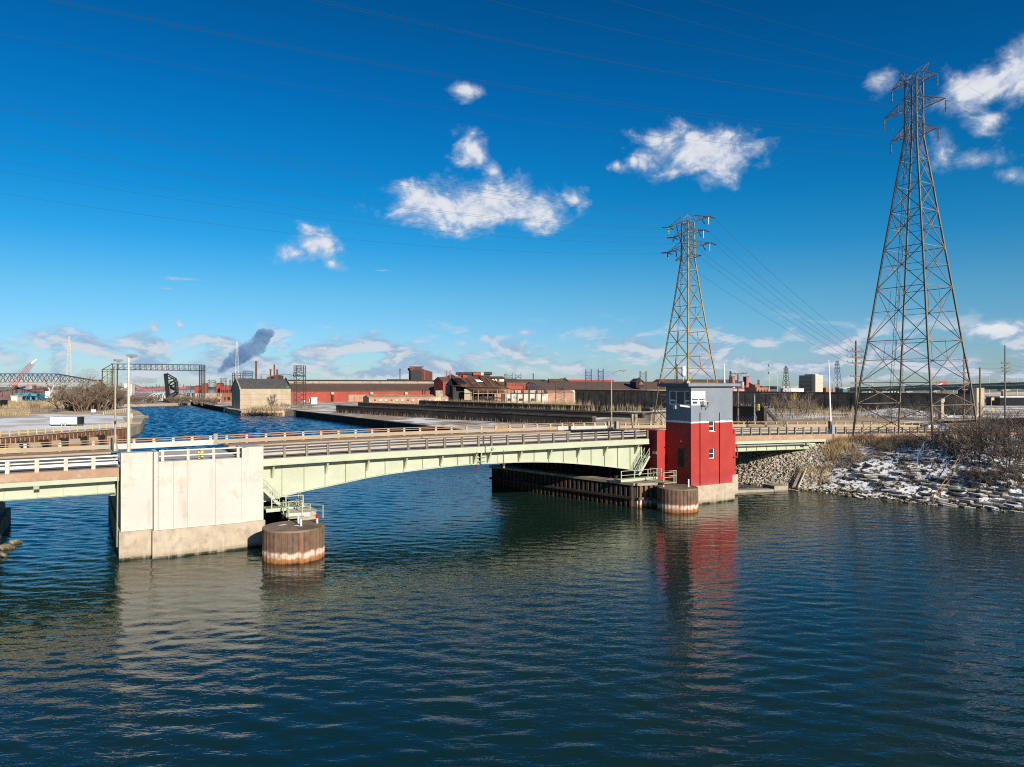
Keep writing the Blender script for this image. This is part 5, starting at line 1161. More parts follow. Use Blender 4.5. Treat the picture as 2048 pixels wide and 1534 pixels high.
o = thing('utility_shelter', 'small blue grey shelter before the red mill wall', 'shelter', (*At(622, 0, 470).xy, 2.6), AX); part('wall', MB().box(0, 4.0, 0, 3, 0, 4.2), M_galv, o); part('roof', MB().box(-.2, 4.2, -.2, 3.2, 4.203, 4.5), M_white, o)
# low brick ruin in front of the mill wall
lb, *_ = shed('low faded brick row with small windows before the red mill', 738, 902, 372, 796.5, 791.5, 9, M_pinkw, M_pinkw, 2.6, 'brick_building', over=.1)
for k in range(14): onw(lb, 748 + k * 11, 0, 801.5, 799, 0, 3.2, M_blind if k % 3 else M_black, 'window', .12)
# stacks and power house behind the roof
for px, yt, w_, lab, D in ((512.3, 722, 3.6, 'tall lone brown smokestack above the tan building roof', 640), (541, 738, 3.4, 'short left stack of the three over the power house', 660), (548.7, 729, 3.2, 'tallest middle stack of the three over the power house', 660), (554.4, 739, 3.4, 'short right stack of the three over the power house', 660)):
    p = At(px, 0, D); r = w_ / 2 * D / F; o = thing('smokestack', lab, 'smokestack', (p.x, p.y, 2), 0, 'brown stacks behind the mill'); H = zat(yt, D) - 2
    part('shaft', MB().lathe([(r * 1.12, 0), (r, H * .6), (r * .95, H - 1), (r * 1.1, H - .9), (r * 1.1, H), (r * .6, H + .02)], 14), M_stack, o)
p = At(533, 0, 650); ph = thing('power_house', 'dark brown power house hump under the three stacks', 'industrial building', (p.x, p.y, 2), 0)
ph_z = lambda y: zat(y, 650) - 2
part('wall', MB().xz([(0, 0), (10.8, 0), (10.8, ph_z(751)), (8.5, ph_z(750)), (3.5, ph_z(752)), (0, ph_z(756))], 0, 14), M_stack, ph); part('door', MB().box(3.9, 6.8, -.2, -.003, ph_z(764), ph_z(753.5)), M_black, ph)
# hood shaped mill building on the skyline
p = At(819, 0, 640); hd2 = thing('hooded_mill', 'tall dark red hooded mill building alone on the skyline', 'industrial building', (p.x, p.y, 2), R(14)); sc_ = 640 / F
hz = lambda y: zat(y, 640) - 2
part('side_wall', MB().xz([(1.2, 0), (11.2, 0), (11.2, hz(735)), (12.2, hz(733)), (1.0, hz(734.5)), (.0, hz(736)), (.2, hz(739.5)), (1.2, hz(741))], 0, 18), M_hood, hd2)
part('opening', MB().xz([(1.6, hz(762)), (10.9, hz(762)), (10.9, hz(742)), (9.2, hz(739)), (3, hz(739)), (1.6, hz(742))], -.25, -.003), M_black, hd2)
part('lean_to', MB().xz([(11.203, 0), (20.4, 0), (20.4, hz(743.5)), (12.6, hz(738.5)), (11.203, hz(737))], .5, 17), M_hood, hd2)
part('rib', MB().box(13.0, 13.8, .1, .497, 0, hz(740)), M_brickr, hd2)
part('hood_lip', MB().box(-.4, 12.6, -.3, .8, hz(734) + .01, hz(732.7)), M_hood, hd2)
# black pipe gallery with red container on the skyline
p = At(905, 0, 560); g = thing('pipe_gallery', 'long black pipe gallery with orange tank on the skyline above the ruin', 'industrial building', (p.x, p.y, 2), R(5)); q = 560 / F
gz = lambda y: zat(y, 560) - 2
part('base_building', MB().box(-4, 32, 2, 16, 0, gz(753)), M_hood, g); part('gable_block', MB().xz([(-8, 0), (2, 0), (2, gz(752)), (-1, gz(748.5)), (-8, gz(756))], 1, 12), M_black, g)
part('pipe', MB().tube((2.4, 3, gz(746.7)), (30.6, 3, gz(746.7)), 1.15, n=12), M_dsteel, g); part('support', MB().box(4, 29, 2.2, 4, gz(753) + .003, gz(749.5)), M_dsteel, g)
part('orange_tank', MB().tube((16, 1.3, gz(748)), (24, 1.3, gz(748)), 1.35, n=14), M_orange, g); part('tank_end', MB().tube((22, 1.2, gz(748)), (24.05, 1.2, gz(748)), 1.38, n=14), M_offw, g)
for x0, x1, y0 in ((2.6, 6.6, 752), (8, 11.5, 750)): part('red_box', MB().box(x0, x1, -.5, 1.9, gz(757), gz(y0)), M_brickr, g)
for px, lab in ((893.6, 'left orange flue pipe on the skyline'), (900.2, 'right orange flue pipe on the skyline')):
    p = At(px, 0, 540); o = thing('flue_pipe', lab, 'chimney', (p.x, p.y, 2), 0, 'orange flue pipes'); part('pipe', MB().tube((0, 0, 0), (0, 0, zat(741.5, 540) - 2), .34, n=8), M_orange, o); part('cap', MB().tube((0, 0, zat(741.5, 540) - 2), (0, 0, zat(740.8, 540) - 2), .42, n=8), M_orange, o)
shed('small red gabled house with brown roof at the end of the long mill', 886, 899.5, 470, 763, 755, 14, M_brickr, M_roof, 2, 'mill_annex')
# ruined open shed with torn rusty roof
D = 392; p = At(928, 0, D); ru = thing('ruined_shed', 'ruined open steel shed with torn rusty roof and dark interior', 'ruined building', (p.x, p.y, 2.6), R(16)); rz = lambda y: zat(y, D) - 2.6; fx = lambda px: (px - 928) * D / F * 1.09
W_ = fx(1012)
part('roof', MB().add([(fx(924), -.5, rz(773)), (fx(1010), -.5, rz(773)), (fx(985), 9, rz(757)), (fx(912), 9, rz(754)), (fx(924), -.5, rz(773.8)), (fx(1010), -.5, rz(773.8)), (fx(985), 9, rz(757.6)), (fx(912), 9, rz(754.6)), (fx(985), 19, rz(771)), (fx(905), 19, rz(771))], [(0, 1, 2, 3), (4, 7, 6, 5), (0, 4, 5, 1), (1, 5, 6, 2), (3, 7, 4, 0), (3, 2, 8, 9)]), M_rroof, ru)
for k in range(7):
    x = fx(920 + k * 13); part('rafter', MB().bar((x, -.75, rz(773.2)), (x - fx(938) * .8, 8.6, rz(755.5)), .35, .3), M_rust_r if k % 2 else M_dsteel, ru)
part('torn_sheet', MB().add([(fx(918), 1.5, rz(768)), (fx(934), 1.2, rz(768)), (fx(926), 6, rz(757)), (fx(915), 6, rz(757)), (fx(918), 1.5, rz(767)), (fx(934), 1.2, rz(767)), (fx(926), 6, rz(756)), (fx(915), 6, rz(756))], [(0, 3, 2, 1), (4, 5, 6, 7), (0, 1, 5, 4), (1, 2, 6, 5), (2, 3, 7, 6), (3, 0, 4, 7)]), M_black, ru)
part('snow_patch', MB().add([(fx(955), 3.6, rz(763.6)), (fx(967), 3.6, rz(763.6)), (fx(961), 5.6, rz(759.6)), (fx(953), 5.6, rz(759.6)), (fx(955), 3.6, rz(763)), (fx(967), 3.6, rz(763)), (fx(961), 5.6, rz(759)), (fx(953), 5.6, rz(759))], [(0, 3, 2, 1), (4, 5, 6, 7), (0, 1, 5, 4), (1, 2, 6, 5), (2, 3, 7, 6), (3, 0, 4, 7)]), M_snow, ru)
part('dark_interior', MB().box(fx(905), fx(1000), 6, 18, 0, rz(772)), M_black, ru)  # solid black block stands in for the shade inside the shed
part('side_gable', MB().yz([(0, 0), (18, 0), (18, rz(772)), (9, rz(757)), (0, rz(773))], fx(908), fx(909)), M_black, ru)
part('lower_roof', MB().add([(fx(944), -3.2, rz(780)), (fx(1013), -3.2, rz(779)), (fx(1010), -.6, rz(775.5)), (fx(930), -.6, rz(776)), (fx(944), -3.2, rz(779.2)), (fx(1013), -3.2, rz(778.2)), (fx(1010), -.6, rz(774.7)), (fx(930), -.6, rz(775.2))], [(0, 3, 2, 1), (4, 5, 6, 7), (0, 1, 5, 4), (1, 2, 6, 5), (2, 3, 7, 6), (3, 0, 4, 7)]), M_rroof, ru)
part('wall_panel', MB().box(fx(928.5), fx(943), -.2, .1, rz(800), rz(778)), M_tan, ru); part('wall_panel', MB().box(fx(928.5), fx(943), -.25, -.203, rz(788), rz(786.5)), M_dsteel, ru)
part('wall_panel', MB().box(fx(878), fx(891), 4, 5, rz(803), rz(781)), M_conc2, ru); part('gate', MB().box(fx(878), fx(887), 3.6, 3.98, rz(803), rz(795)), M_yel2, ru)
for k in range(8): part('column', MB().box(fx(943 + k * 9), fx(944.2 + k * 9), -3, -2.6, 0, rz(779)), M_rust_r if k % 2 else M_dsteel, ru)
for ya, yb in ((787.5, 786), (780.5, 779)): part('girt', MB().box(fx(943), fx(1013), -3.05, -2.65, rz(ya), rz(yb)), M_rust_r, ru)
for k in range(3): part('cross_brace', MB().bar((fx(953 + k * 9), -2.8, rz(786)), (fx(961 + k * 9), -2.8, rz(780)), .14).bar((fx(961 + k * 9), -2.8, rz(786)), (fx(953 + k * 9), -2.8, rz(780)), .14), M_dsteel, ru)
for a_, b_ in ((984, 996), ): part('brick_panel', MB().box(fx(a_), fx(b_), -2.4, -2.0, rz(803), rz(788)), M_pinkw, ru)
up = thing('ruined_shed', 'upper torn roof with white clerestory windows above the ruined shed', 'ruined building', (*At(962, 0, 410).xy, 2.6), R(16)); uz = lambda y: zat(y, 410) - 2.6; ux = lambda px: (px - 962) * 410 / F * 1.08
part('wall', MB().box(ux(966), ux(1007), 0, 9, 0, uz(757)), M_rroof, up)
for k in range(3): part('clerestory_window', MB().box(ux(969 + k * 14), ux(978 + k * 14), -.2, -.003, uz(763), uz(758)), M_offw, up)
part('roof', MB().yz([(-.8, uz(757.5)), (9.8, uz(757.5)), (4.5, uz(752.3))], ux(962), ux(1008)), M_rroof, up)
# white walled ruin behind the gantry
M_flake = mat('flaking_white_wall', (.55, .51, .43), .85, .1, .5, col2=(.22, .14, .09), m2=(.54, .66), s2=.35, amt2=.8)
wr, L, H, Rg = shed('white panelled wall with rusty upper band behind the gantry crane', 997, 1096, 420, 787.5, 780, 14, M_flake, M_rroof, 2.6, 'ruined_building', None, over=.1, yaw=R(12))
for k in range(8): onw(wr, 997 + k * 12.2, 0, 806, 781.5, 0, 1.4, M_dsteel, 'column', .5)
onw(wr, 998, 0, 787.3, 786, 0, 96, M_dsteel, 'girt', .45)
for k in range(6): onw(wr, 1000 + k * 15, 0, 785.8, 780.5, 0, 12, M_rust_r if k % 2 else M_tan, 'rusty_panel', .3)
for px in (1016, 1038, 1062): onw(wr, px, 0, 802, 797, 0, 7, M_black, 'window', .2)
shed('plain faded brick wall right of the white panelled ruin', 1096, 1149, 436, 787.5, 782, 12, M_pinkw, M_pinkw, 2.6, 'brick_building', over=.1, yaw=R(14))
# overhead crane gantry of the yard
Dg = 372; p = At(1000, 0, Dg); gc = thing('gantry_crane', 'dark rusty overhead crane runway standing on lattice legs in the yard', 'gantry crane', (p.x, p.y, 2.6), R(8)); gx = lambda px: (px - 1000) * Dg / F * 1.03; gz2 = lambda y: zat(y, Dg) - 2.6
for ya, yb in ((762.5, 764), (769.5, 771)): part('chord', MB().box(gx(1030), gx(1126), 0, .6, gz2(yb), gz2(ya)), M_dsteel, gc)
for k in range(32): x = gx(1030 + k * 3); part('lattice_bar', MB().bar((x, .3, gz2(770)), (x + gx(1001.5), .3, gz2(763.5)), .12), M_dsteel, gc)
part('walkway', MB().box(gx(1012), gx(1040), -.4, 1.2, gz2(771), gz2(769.5)), M_rroof, gc); part('trolley', MB().box(gx(1096), gx(1124), -1, 2.4, gz2(763), gz2(757.5)), M_rroof, gc)
for px in (1046.5, 1056.5, 1073, 1082): part('leg', MB().box(gx(px - .6), gx(px + .6), 0, .5, 0, gz2(771)), M_dsteel, gc)
for px in (1110, 1127): part('leg', MB().box(gx(px - .5), gx(px + .5), -.3, .4, 0, gz2(765)), M_dsteel, gc)
for k in range(6): y0 = 803 - k * 6; part('cross_brace', MB().bar((gx(1110), 0, gz2(y0)), (gx(1127), 0, gz2(y0 - 6)), .13).bar((gx(1127), 0, gz2(y0)), (gx(1110), 0, gz2(y0 - 6)), .13), M_dsteel, gc)
# long brown roofed mill to the right
lr, L, H, Rg = shed('very long brown roofed mill with pale clerestory wall behind the ore yard', 1092, 1345, 520, 780, 763.5, 40, M_offw, M_roof, 2.2)
for k in range(20): onw(lr, 1100 + k * 12, 0, 784.5, 782, 0, 3.4, mat('pale_teal_pane%d' % (k % 2), (.30, .42, .36) if k % 2 else (.5, .5, .4), .4, .1, 1), 'window', .15)
lr2, L2, H2_, Rg2 = shed('brown hipped end of the long mill with pink wall right of the tower', 1346, 1521, 640, 776.5, 759, 40, M_pinkred, M_roof, 2.2, hip=True)
for k in range(24): onw(lr2, 1468 + k * 2.2, 0, 783.5, 778.6, 0, 1.0, M_offw, 'wall_rib', .25)
for px, lab, fl in ((1123, 'black gabled dormer with red front on the long brown roof', 1), (1272, 'black arched dormer with red triangle on the long brown roof', 0)):
    Dd = 560; p = At(px, 0, Dd); o = thing('roof_house', lab, 'roof dormer', (p.x, p.y, zat(765, Dd) - 4), AX, 'dormers on the mill roof'); h0, h1, h2 = 3, 3 + 2.6, 3 + 4.0
    part('body', MB().xz([(0, 0), (7.6, 0), (7.6, h0 + 1.2), (3.8, h2 - .4), (0, h0 + 1.2)], 0, 7), M_black, o); part('front', MB().xz([(4.2, 1.6), (8.8, 1.6), (8.8, h1 - .8), (4.2, h1 - .8)] if fl else [(2.2, 2.4), (7.4, 2.4), (4.8, 5.0)], -.5, -.003), M_orange, o)
    part('roof', MB().xz([(-.6, h0 + 1.1), (3.8, h2 - .3), (8.2, h0 + 1.1), (8.2, h0 + 1.5), (3.8, h2 + .2), (-.6, h0 + 1.5)], -.4, 7.4), M_dsteel, o); part('vent', MB().tube((5.5, 3, h2 - 1), (5.5, 3, h2 + 1.1), .5, n=8), M_dsteel, o)
p = At(1128, 0, 590); o = thing('roof_strip', 'long bright red roof edge along the skyline mill', 'industrial building', (p.x, p.y, 2), AX, None); part('wall', MB().box(0, 52, 0, 10, 0, zat(760, 590) - 2), M_brickr, o); part('roof', MB().box(-.3, 52.3, -.3, 10.3, zat(760, 590) - 1.997, zat(758.6, 590) - 2), M_pinkred, o)
for px, lab in ((1465, 'left red and black roof vent house right of the tower'), (1493, 'right red and black roof vent house right of the tower')):
    p = At(px, 0, 645); o = thing('roof_vent', lab, 'roof vent', (p.x, p.y, 0), R(40), 'vent houses on the hipped roof'); part('wall', MB().box(0, 3.6, 0, 3.4, 12, zat(754, 645)), M_pinkred, o); part('louvre', MB().box(-.2, -.003, 0.1, 3.3, 15, zat(754.5, 645)), M_black, o); part('roof', MB().box(-.3, 3.9, -.3, 3.7, zat(754, 645) + .003, zat(753, 645)), M_black, o)
bb_, *_ = shed('small red brick office block at the right end of the mill', 1513, 1539, 470, 776, 775.6, 10, M_brick, M_brick, 4, 'brick_building', over=.05)
part('penthouse', MB().box(0, 4.2, 1, 6, zat(776, 470) - 3.6, zat(769, 470) - 4), M_brick, bb_)
for k in range(4): onw(bb_, 1516 + k * 6, 0, 783, 779, 0, 2, M_black, 'window', .12)
# small mills between the stacks and ruined yard, on the skyline
for (a_, b_, D, ye, yr, m1, m2_, lab) in ((1013, 1042, 520, 765, 758, M_brickr, M_rroof, 'red low shed behind the torn roof'), (1042, 1100, 540, 764, 759.5, M_brickr, M_roof, 'flat red shed behind the crane runway'), (1100, 1120, 540, 766, 761, M_offw, M_roof, 'pale small shed left of the black dormer'), (862, 886, 620, 768, 764, M_hood, M_roof, 'low dark shed right of the hooded mill'),
      (783, 822, 620, 765, 759, M_hood, M_roof, 'low dark shed left of the hooded mill')):
    shed(lab, a_, b_, D, ye, yr, 16, m1, m2_, 2)

# ------------------------------------------------------------------ steel portal frames and lattice masts on the skyline
def portal(label, pxa, pxb, ytop, ybase, D, rows, m=M_dsteel, dep=3.0, yaw=0.0, group='steel frames on the skyline', w_=.28, cross=True, ears=0):
    p = At(pxa, 0, D); z0 = max(zat(ybase, D), 2.0) - .5; W_ = (pxb - pxa) * D / F; H = zat(ytop, D) - z0
    root = thing('switchyard_gantry', label, 'steel gantry', (p.x, p.y, z0), yaw, group); src = None
    for x in (0, W_):
        for y in (0, dep):
            src = part('post', MB().box(-w_ / 2, w_ / 2, -w_ / 2, w_ / 2, 0, H + ears), m, root, (x, y, 0)) if src is None else again(src, root, (x, y, 0))
    for r in rows:
        z = zat(r, D) - z0; mb = MB()
        for y in (0, dep): mb.bar((0, y, z), (W_, y, z), w_ * .9)
        for x in (0, W_): mb.bar((x, 0, z), (x, dep, z), w_ * .7)
        part('beam', mb, m, root)
    if cross:
        zs = [zat(r, D) - z0 for r in rows] + [0]
        for za, zb_ in zip(zs, zs[1:]):
            part('cross_brace', MB().bar((0, 0, za), (W_, 0, zb_), w_ * .55).bar((W_, 0, za), (0, 0, zb_), w_ * .55), m, root)
    return root
portal('tall dark four legged lattice frame between the tan building and red mill', 588, 607, 731.5, 808, 385, (731.5, 736, 740, 745.5, 752.5, 765, 778, 790, 800), dep=4, w_=.34)
o = thing('frame_platform', 'crossarm platform of insulators on the tall dark lattice frame', 'platform', (*At(585, 0, 386).xy, zat(752.6, 385)), 0); part('beam', MB().box(0, 6.6, 0, .4, 0, .5), M_dsteel, o)
for k in range(6): part('insulator', MB().tube((.3 + k * 1.2, .2, .5), (.3 + k * 1.2, .2, 1.4), .14, n=6), M_ins, o)
portal('dark portal frame above the tan building roof, left', 465, 481, 746, 800, 420, (746, 751, 756, 770))
portal('smaller dark frame above the mill ridge left of the lone stack', 487, 502, 742, 770, 520, (742, 747, 751, 757))
portal('thin busbar frame between the three stacks and the lattice frame', 557, 580, 749, 775, 560, (749, 754), cross=False, w_=.2)
o = portal('thin cross shaped busbar frame right of the lone stack', 520, 534, 749, 775, 560, (749.5, 754), cross=False, w_=.22)
portal('left of two dark switch frames over the red sheds', 1013.5, 1025, 748, 770, 480, (750, 755.5), ears=1.0); portal('right of two dark switch frames over the red sheds', 1030, 1042, 748, 770, 480, (750, 755.5), ears=1.0)
portal('dark frame on the ridge left of the street lamp', 1172, 1183, 741, 778, 500, (744, 751, 757, 768), ears=.8); portal('dark frame on the ridge near the street lamp', 1197, 1207, 740, 790, 480, (743, 752, 758, 772), ears=.8)
portal('dark frame over the arched dormer left of the tower', 1281, 1293, 744, 790, 500, (746, 752, 760, 775), ears=.8)
for px, yt, D, lab in ((1020 - 10, 748, 620, 'dark blue stub chimney left of the switch frames'), (1066.5, 747, 640, 'dark stub chimney with cowl above the crane runway'), (800, 737.5, 640, 'thin dark mast left of the hooded mill')):
    p = At(px, 0, D); o = thing('stub_chimney', lab, 'chimney', (p.x, p.y, 2), 0, 'stub chimneys on the skyline'); H = zat(yt, D) - 2
    part('shaft', MB().tube((0, 0, 0), (0, 0, H), .42, n=8), M_dsteel, o); part('cowl', MB().tube((0, 0, H - 1.2), (0, 0, H), .55, n=8), M_dsteel, o)
def mast(label, px, ytop, D, wb, wt, m, group, rows=10, arms=(), w_=.25, name='lattice_mast', z0=1.5):
    p = At(px, 0, D); H = zat(ytop, D) - z0; root = thing(name, label, 'lattice mast', (p.x, p.y, z0), R(20), group); a0 = wb / 2 * D / F; a1 = wt / 2 * D / F; cs = ((1, 1), (-1, 1), (-1, -1), (1, -1))
    for cx, cy in cs: part('leg', MB().bar((cx * a0, cy * a0, 0), (cx * a1, cy * a1, H), w_), m, root)
    for i in range(rows):
        f0 = 1 - (1 - i / rows) ** 1.25; f1 = 1 - (1 - (i + 1) / rows) ** 1.25; mb = MB()
        for k in range(4):
            (ax, ay), (bx, by) = cs[k], cs[(k + 1) % 4]; r0 = a0 + (a1 - a0) * f0; r1 = a0 + (a1 - a0) * f1
            mb.bar((ax * r0, ay * r0, f0 * H), (bx * r1, by * r1, f1 * H), w_ * .6); mb.bar((bx * r0, by * r0, f0 * H), (ax * r1, ay * r1, f1 * H), w_ * .6)
        part('bracing', mb, m, root)
    for (ya, hw) in arms:
        z = zat(ya, D) - z0; h = hw * D / F; part('crossarm', MB().bar((-h, 0, z), (h, 0, z), w_ * 1.2).bar((-h, 0, z), (0, 0, z + h * .35), w_ * .7).bar((h, 0, z), (0, 0, z + h * .35), w_ * .7), m, root)
    return root
mast('slender pale lattice tower far left above the ore bridge', 138.5, 673, 620, 12, 2.4, M_lampw, 'pale masts far left', 12, w_=.17)
mast('slender pale lattice tower rising in front of the smoke', 474, 683, 600, 9, 2.4, M_lampw, 'pale masts far left', 12, w_=.17)
far_p = 'distant power pylons at right'
mast('distant grey pylon left of the beige tower block', 1572, 732, 900, 14, 2.5, M_dsteel, far_p, 8, ((737, 7), (740.5, 8), (745, 7)), .34, 'distant_pylon')
mast('distant grey pylon just right of the beige tower block', 1674.5, 721, 900, 15, 3, M_dsteel, far_p, 8, ((729, 7), (736.5, 9), (744, 7)), .34, 'distant_pylon')
mast('tiny distant pylon beside the beige tower block', 1600, 760, 1400, 5, 2, M_dsteel, far_p, 4, ((762, 4), (765, 4)), .4, 'distant_pylon')
mast('tiny distant pylon left of the brick office block', 1517, 760, 1300, 5, 2, M_dsteel, far_p, 4, ((762, 4),), .4, 'distant_pylon')
mast('grey lattice mast peeking over the tower roof behind the ochre pylon', 1353.5, 727, 520, 5, 1, M_dsteel, 'masts behind the tower', 8, ((731, 3),), .22)
mast('small lattice mast right of the ochre pylon feet', 1461, 742, 560, 4, 2, M_dsteel, 'masts behind the tower', 6, (), .22)
mast('tall bare mast behind the big pylon', 1806, 690, 400, 3, 2, M_galv, 'masts behind the big pylon', 14, (), .1)
for px, yt, lab, D, hd_ in ((1539, 728, 'cell phone mast with antenna clusters right of the mill', 700, 1), (1555, 742, 'plain thin pole right of the cell phone mast', 700, 0), (1666, 741, 'plain white pole left of the distant pylon', 600, 0), (1669.5, 743, 'second plain pole left of the distant pylon', 620, 0), (1745, 750, 'thin far pole left of the big pylon', 800, 0), (1718, 756, 'thin far pole right of the wooden pole', 800, 0), (1914, 755, 'thin far pole above the viaduct', 700, 0), (1979, 754, 'thin far pole above the viaduct near the right pole', 700, 0), (2034, 755, 'far wooden pole at the right edge', 600, 0), (1949, 758, 'far wooden pole behind the plain pole', 700, 0)):
    p = At(px, 0, D); o = thing('far_pole', lab, 'pole', (p.x, p.y, 2), 0, 'thin poles on the skyline'); H = zat(yt, D) - 2; part('shaft', MB().tube((0, 0, 0), (0, 0, H), .3, .16, 7), M_galv, o)
    if hd_:
        for z in (H - 1, H - 8): part('antenna_cluster', MB().lathe([(.3, z - 1.6), (1.5, z - 1.5), (1.5, z + .6), (.3, z + .7)], 8), M_galv, o)
    else: part('crossarm', MB().box(-1.2, 1.2, -.1, .1, H - 1.4, H - 1.1), M_wood, o)

# ------------------------------------------------------------------ tower block, viaduct, billboard
Dt = 1250; p = At(1631, 0, Dt); tbk = thing('tower_block', 'beige twelve storey tower block alone on the right skyline', 'building', (p.x, p.y, 2), R(28)); H = zat(748, Dt) - 2; k = Dt / F
part('wall', MB().box(0, 20 * k * 1.1, 0, 26 * k * 1.55, 0, H - 2), M_beige, tbk); part('parapet', MB().box(1.5 * k, 11 * k, 2, 24, H - 1.997, H), M_beige, tbk); part('stair_core', MB().box(-.8, 3.4, -.5, 6, 0, H - 1.0), M_beige, tbk)
for i in range(12): part('window_band', MB().box(-.35, -.003, 7, 26 * k * 1.5, 2.2 + i * (H - 4) / 12, 2.2 + (i + .62) * (H - 4) / 12), M_shade, tbk)
for i in range(12): part('floor_joint', MB().box(4, 20 * k * 1.08, -.2, -.003, 1.5 + i * (H - 4) / 12, 1.75 + i * (H - 4) / 12), M_tan, tbk)
va = thing('viaduct', 'teal girder highway viaduct crossing behind the yard at right', 'viaduct', (0, 0, 0)); v0 = At(1700, 781, 640); v1 = At(2120, 772.4, 380)
part('girder', MB().bar(v0, v1, 1.0, 2.2), M_teal, va); off = Vector((.5, 1.2, 1.6)); part('deck', MB().bar(v0 + off, v1 + off, 5, .7), M_conc2, va); part('barrier', MB().bar(v0 + Vector((0, -.4, 2.3)), v1 + Vector((0, -.4, 2.3)), .3, .8), M_dgrey, va)
for i in range(7):
    q = v0.lerp(v1, .1 + i * .145) + Vector((1.5, 3, -1.3)); part('pier', MB().box(-1, 1, -1, 1, -q.z + 1, -.9), M_conc2, va, q); part('pier_cap', MB().box(-3, 3, -1.2, 1.2, -.897, .1), M_conc2, va, q)
p = At(1884, 0, 560); o = thing('billboard', 'red billboard with white print standing above the viaduct', 'billboard', (p.x, p.y, 2), R(-10)); z0 = zat(772, 560) - 2; z1_ = zat(763, 560) - 2
part('panel', MB().box(-3.9, 3.9, -.2, .2, z0, z1_), M_board_s, o); part('post', MB().tube((0, .3, 0), (0, .3, z0), .3, n=8), M_dsteel, o); part('frame', MB().box(-4, 4, .203, .5, z0 - .2, z1_ + .1), M_dsteel, o)
p = At(1907, 0, 600); o = thing('water_tank', 'small white ball tank above the viaduct right of the billboard', 'water tank', (p.x, p.y, 2), 0); H = zat(770.5, 600) - 2; part('ball', MB().lathe([(.02, H - .8), (.5, H - .6), (.8, H), (.5, H + .6), (.02, H + .8)], 12), M_white, o, smooth=True); part('stem', MB().tube((0, 0, 0), (0, 0, H - .7), .2, n=8), M_offw, o)
for (a_, b_, D, yt, m_, lab) in ((1566, 1609, 900, 777.5, M_offw, 'long low white building left of the tower block'), (1652, 1668, 900, 776, M_brick, 'low brick building right of the tower block'), (1678, 1702, 800, 776, M_hill, 'low dark grey building below the distant pylon'), (1686, 1694, 760, 778, M_teal, 'small teal building below the distant pylon'), (1715, 1742, 760, 777, M_galv, 'low grey building right of the wooden pole'), (1722, 1732, 720, 778, M_teal, 'small teal shed right of the wooden pole'), (1752, 1764, 800, 776.5, M_brick, 'small red roofed building left of the big pylon'), (1770, 1800, 800, 778, M_beige, 'low beige building behind the big pylon'),
        (2000, 2060, 300, 795, M_carblk, 'dark blue trailer like shed beyond the end of the long wall'), (1985, 2060, 340, 800, M_tan, 'tan concrete barrier below the viaduct at right')):
    p = At(a_, 0, D); W_ = (b_ - a_) * D / F; o = thing('low_building', lab, 'building', (p.x, p.y, 2), R(4), 'low buildings on the right skyline'); H = zat(yt, D) - 2; part('wall', MB().box(0, W_, 0, 8, 0, H), m_, o); part('roof', MB().box(-.3, W_ + .3, -.3, 8.3, H + .003, H + .5), M_offw if m_ is not M_tan else M_tan, o)
    if D < 880 and W_ > 8 and D > 400:
        for i in range(4): part('window', MB().box(W_ * (.1 + .22 * i), W_ * (.22 + .22 * i), -.1, -.003, H * .45, H * .75), M_shade, o)

# ------------------------------------------------------------------ ore yard walls
def ore_wall(label, P0, P1, ztop, thick=1.4, m=None, ribs=0, zbot=1.5, cap=.45):
    a, b_ = Vector((*P0, 0)), Vector((*P1, 0)); L = (b_ - a).length; ang = math.atan2(b_.y - a.y, b_.x - a.x)
    root = thing('ore_yard_wall', label, 'wall', (a.x, a.y, 0), ang, 'blackened concrete walls of the ore yard'); m = m or M_dwall; n = max(1, int(L / 12)); w_ = L / n
    mb = MB().box(.04, w_ - .04, 0, thick, zbot, ztop - cap); src = None
    for i in range(n): src = part('wall_panel', mb, m, root, (i * w_, 0, 0)) if src is None else again(src, root, (i * w_, 0, 0))
    part('coping', MB().box(-.1, L + .1, -.18, thick + .1, ztop - cap + .003, ztop), M_wallcap, root)
    if ribs:
        mb = MB().box(-.3, .3, -.45, -.003, zbot, ztop - cap - .4); src = None
        for i in range(ribs): x = L * (i + .5) / ribs; src = part('buttress', mb, m, root, (x, 0, 0)) if src is None else again(src, root, (x, 0, 0))
    return root
xy = lambda v: (v.x, v.y)
wA0, wA1 = Gr(672, 825, 2.8), B(117, -96, 0); ore_wall('nearest long blackened ore wall behind the snowy strip', xy(wA0), xy(wA1), 6.1)
o2 = Vector((EX, EY, 0)) * 17
ore_wall('second long blackened ore wall behind the nearest one', xy(At(716, 0, 348)), xy(B(134, -94, 0)), 6.75)
ore_wall('third low ore wall fringed by dry reeds', xy(At(838, 0, 352)), xy(At(1300, 0, 238)), 7.6)
w5a, w5b = At(1150, 0, 385), B(205, -38, 0); b5 = ore_wall('highest long dark brown ribbed ore wall running to the right end pillar', xy(w5a), xy(w5b), 12.6, 2.0, M_bwall, 40, 2, .7)
L5 = (Vector((*xy(w5b), 0)) - Vector((*xy(w5a), 0))).length
part('end_pillar', MB().box(L5 + .12, L5 + 1.9, -.6, 3.0, 2, 14.2), M_tan, b5); part('end_block', MB().box(L5 - 5, L5 + .1, 2.2, 4, 2, 14.0), M_bwall, b5)
w4 = At(1528, 0, 156); ore_wall('short high dark wall stub with lit end and stair right of the tower', (w4.x - .515 * 14, w4.y + .857 * 14), xy(w4), 10.4, 1.0, M_dwall, 0, 4, .25)
st4 = thing('yard_stair', 'dark steel stair running down from the end of the wall stub', 'stair', (w4.x + .6, w4.y + .6, 6.2), R(10)); ln = (1564 - 1532) * 156 / F
for y in (0, 1.1):
    part('stringer', MB().bar((0, y, 3.9), (ln, y, .1), .12, .3), M_dsteel, st4); part('handrail', MB().bar((0, y, 4.9), (ln, y, 1.1), .08), M_dsteel, st4)
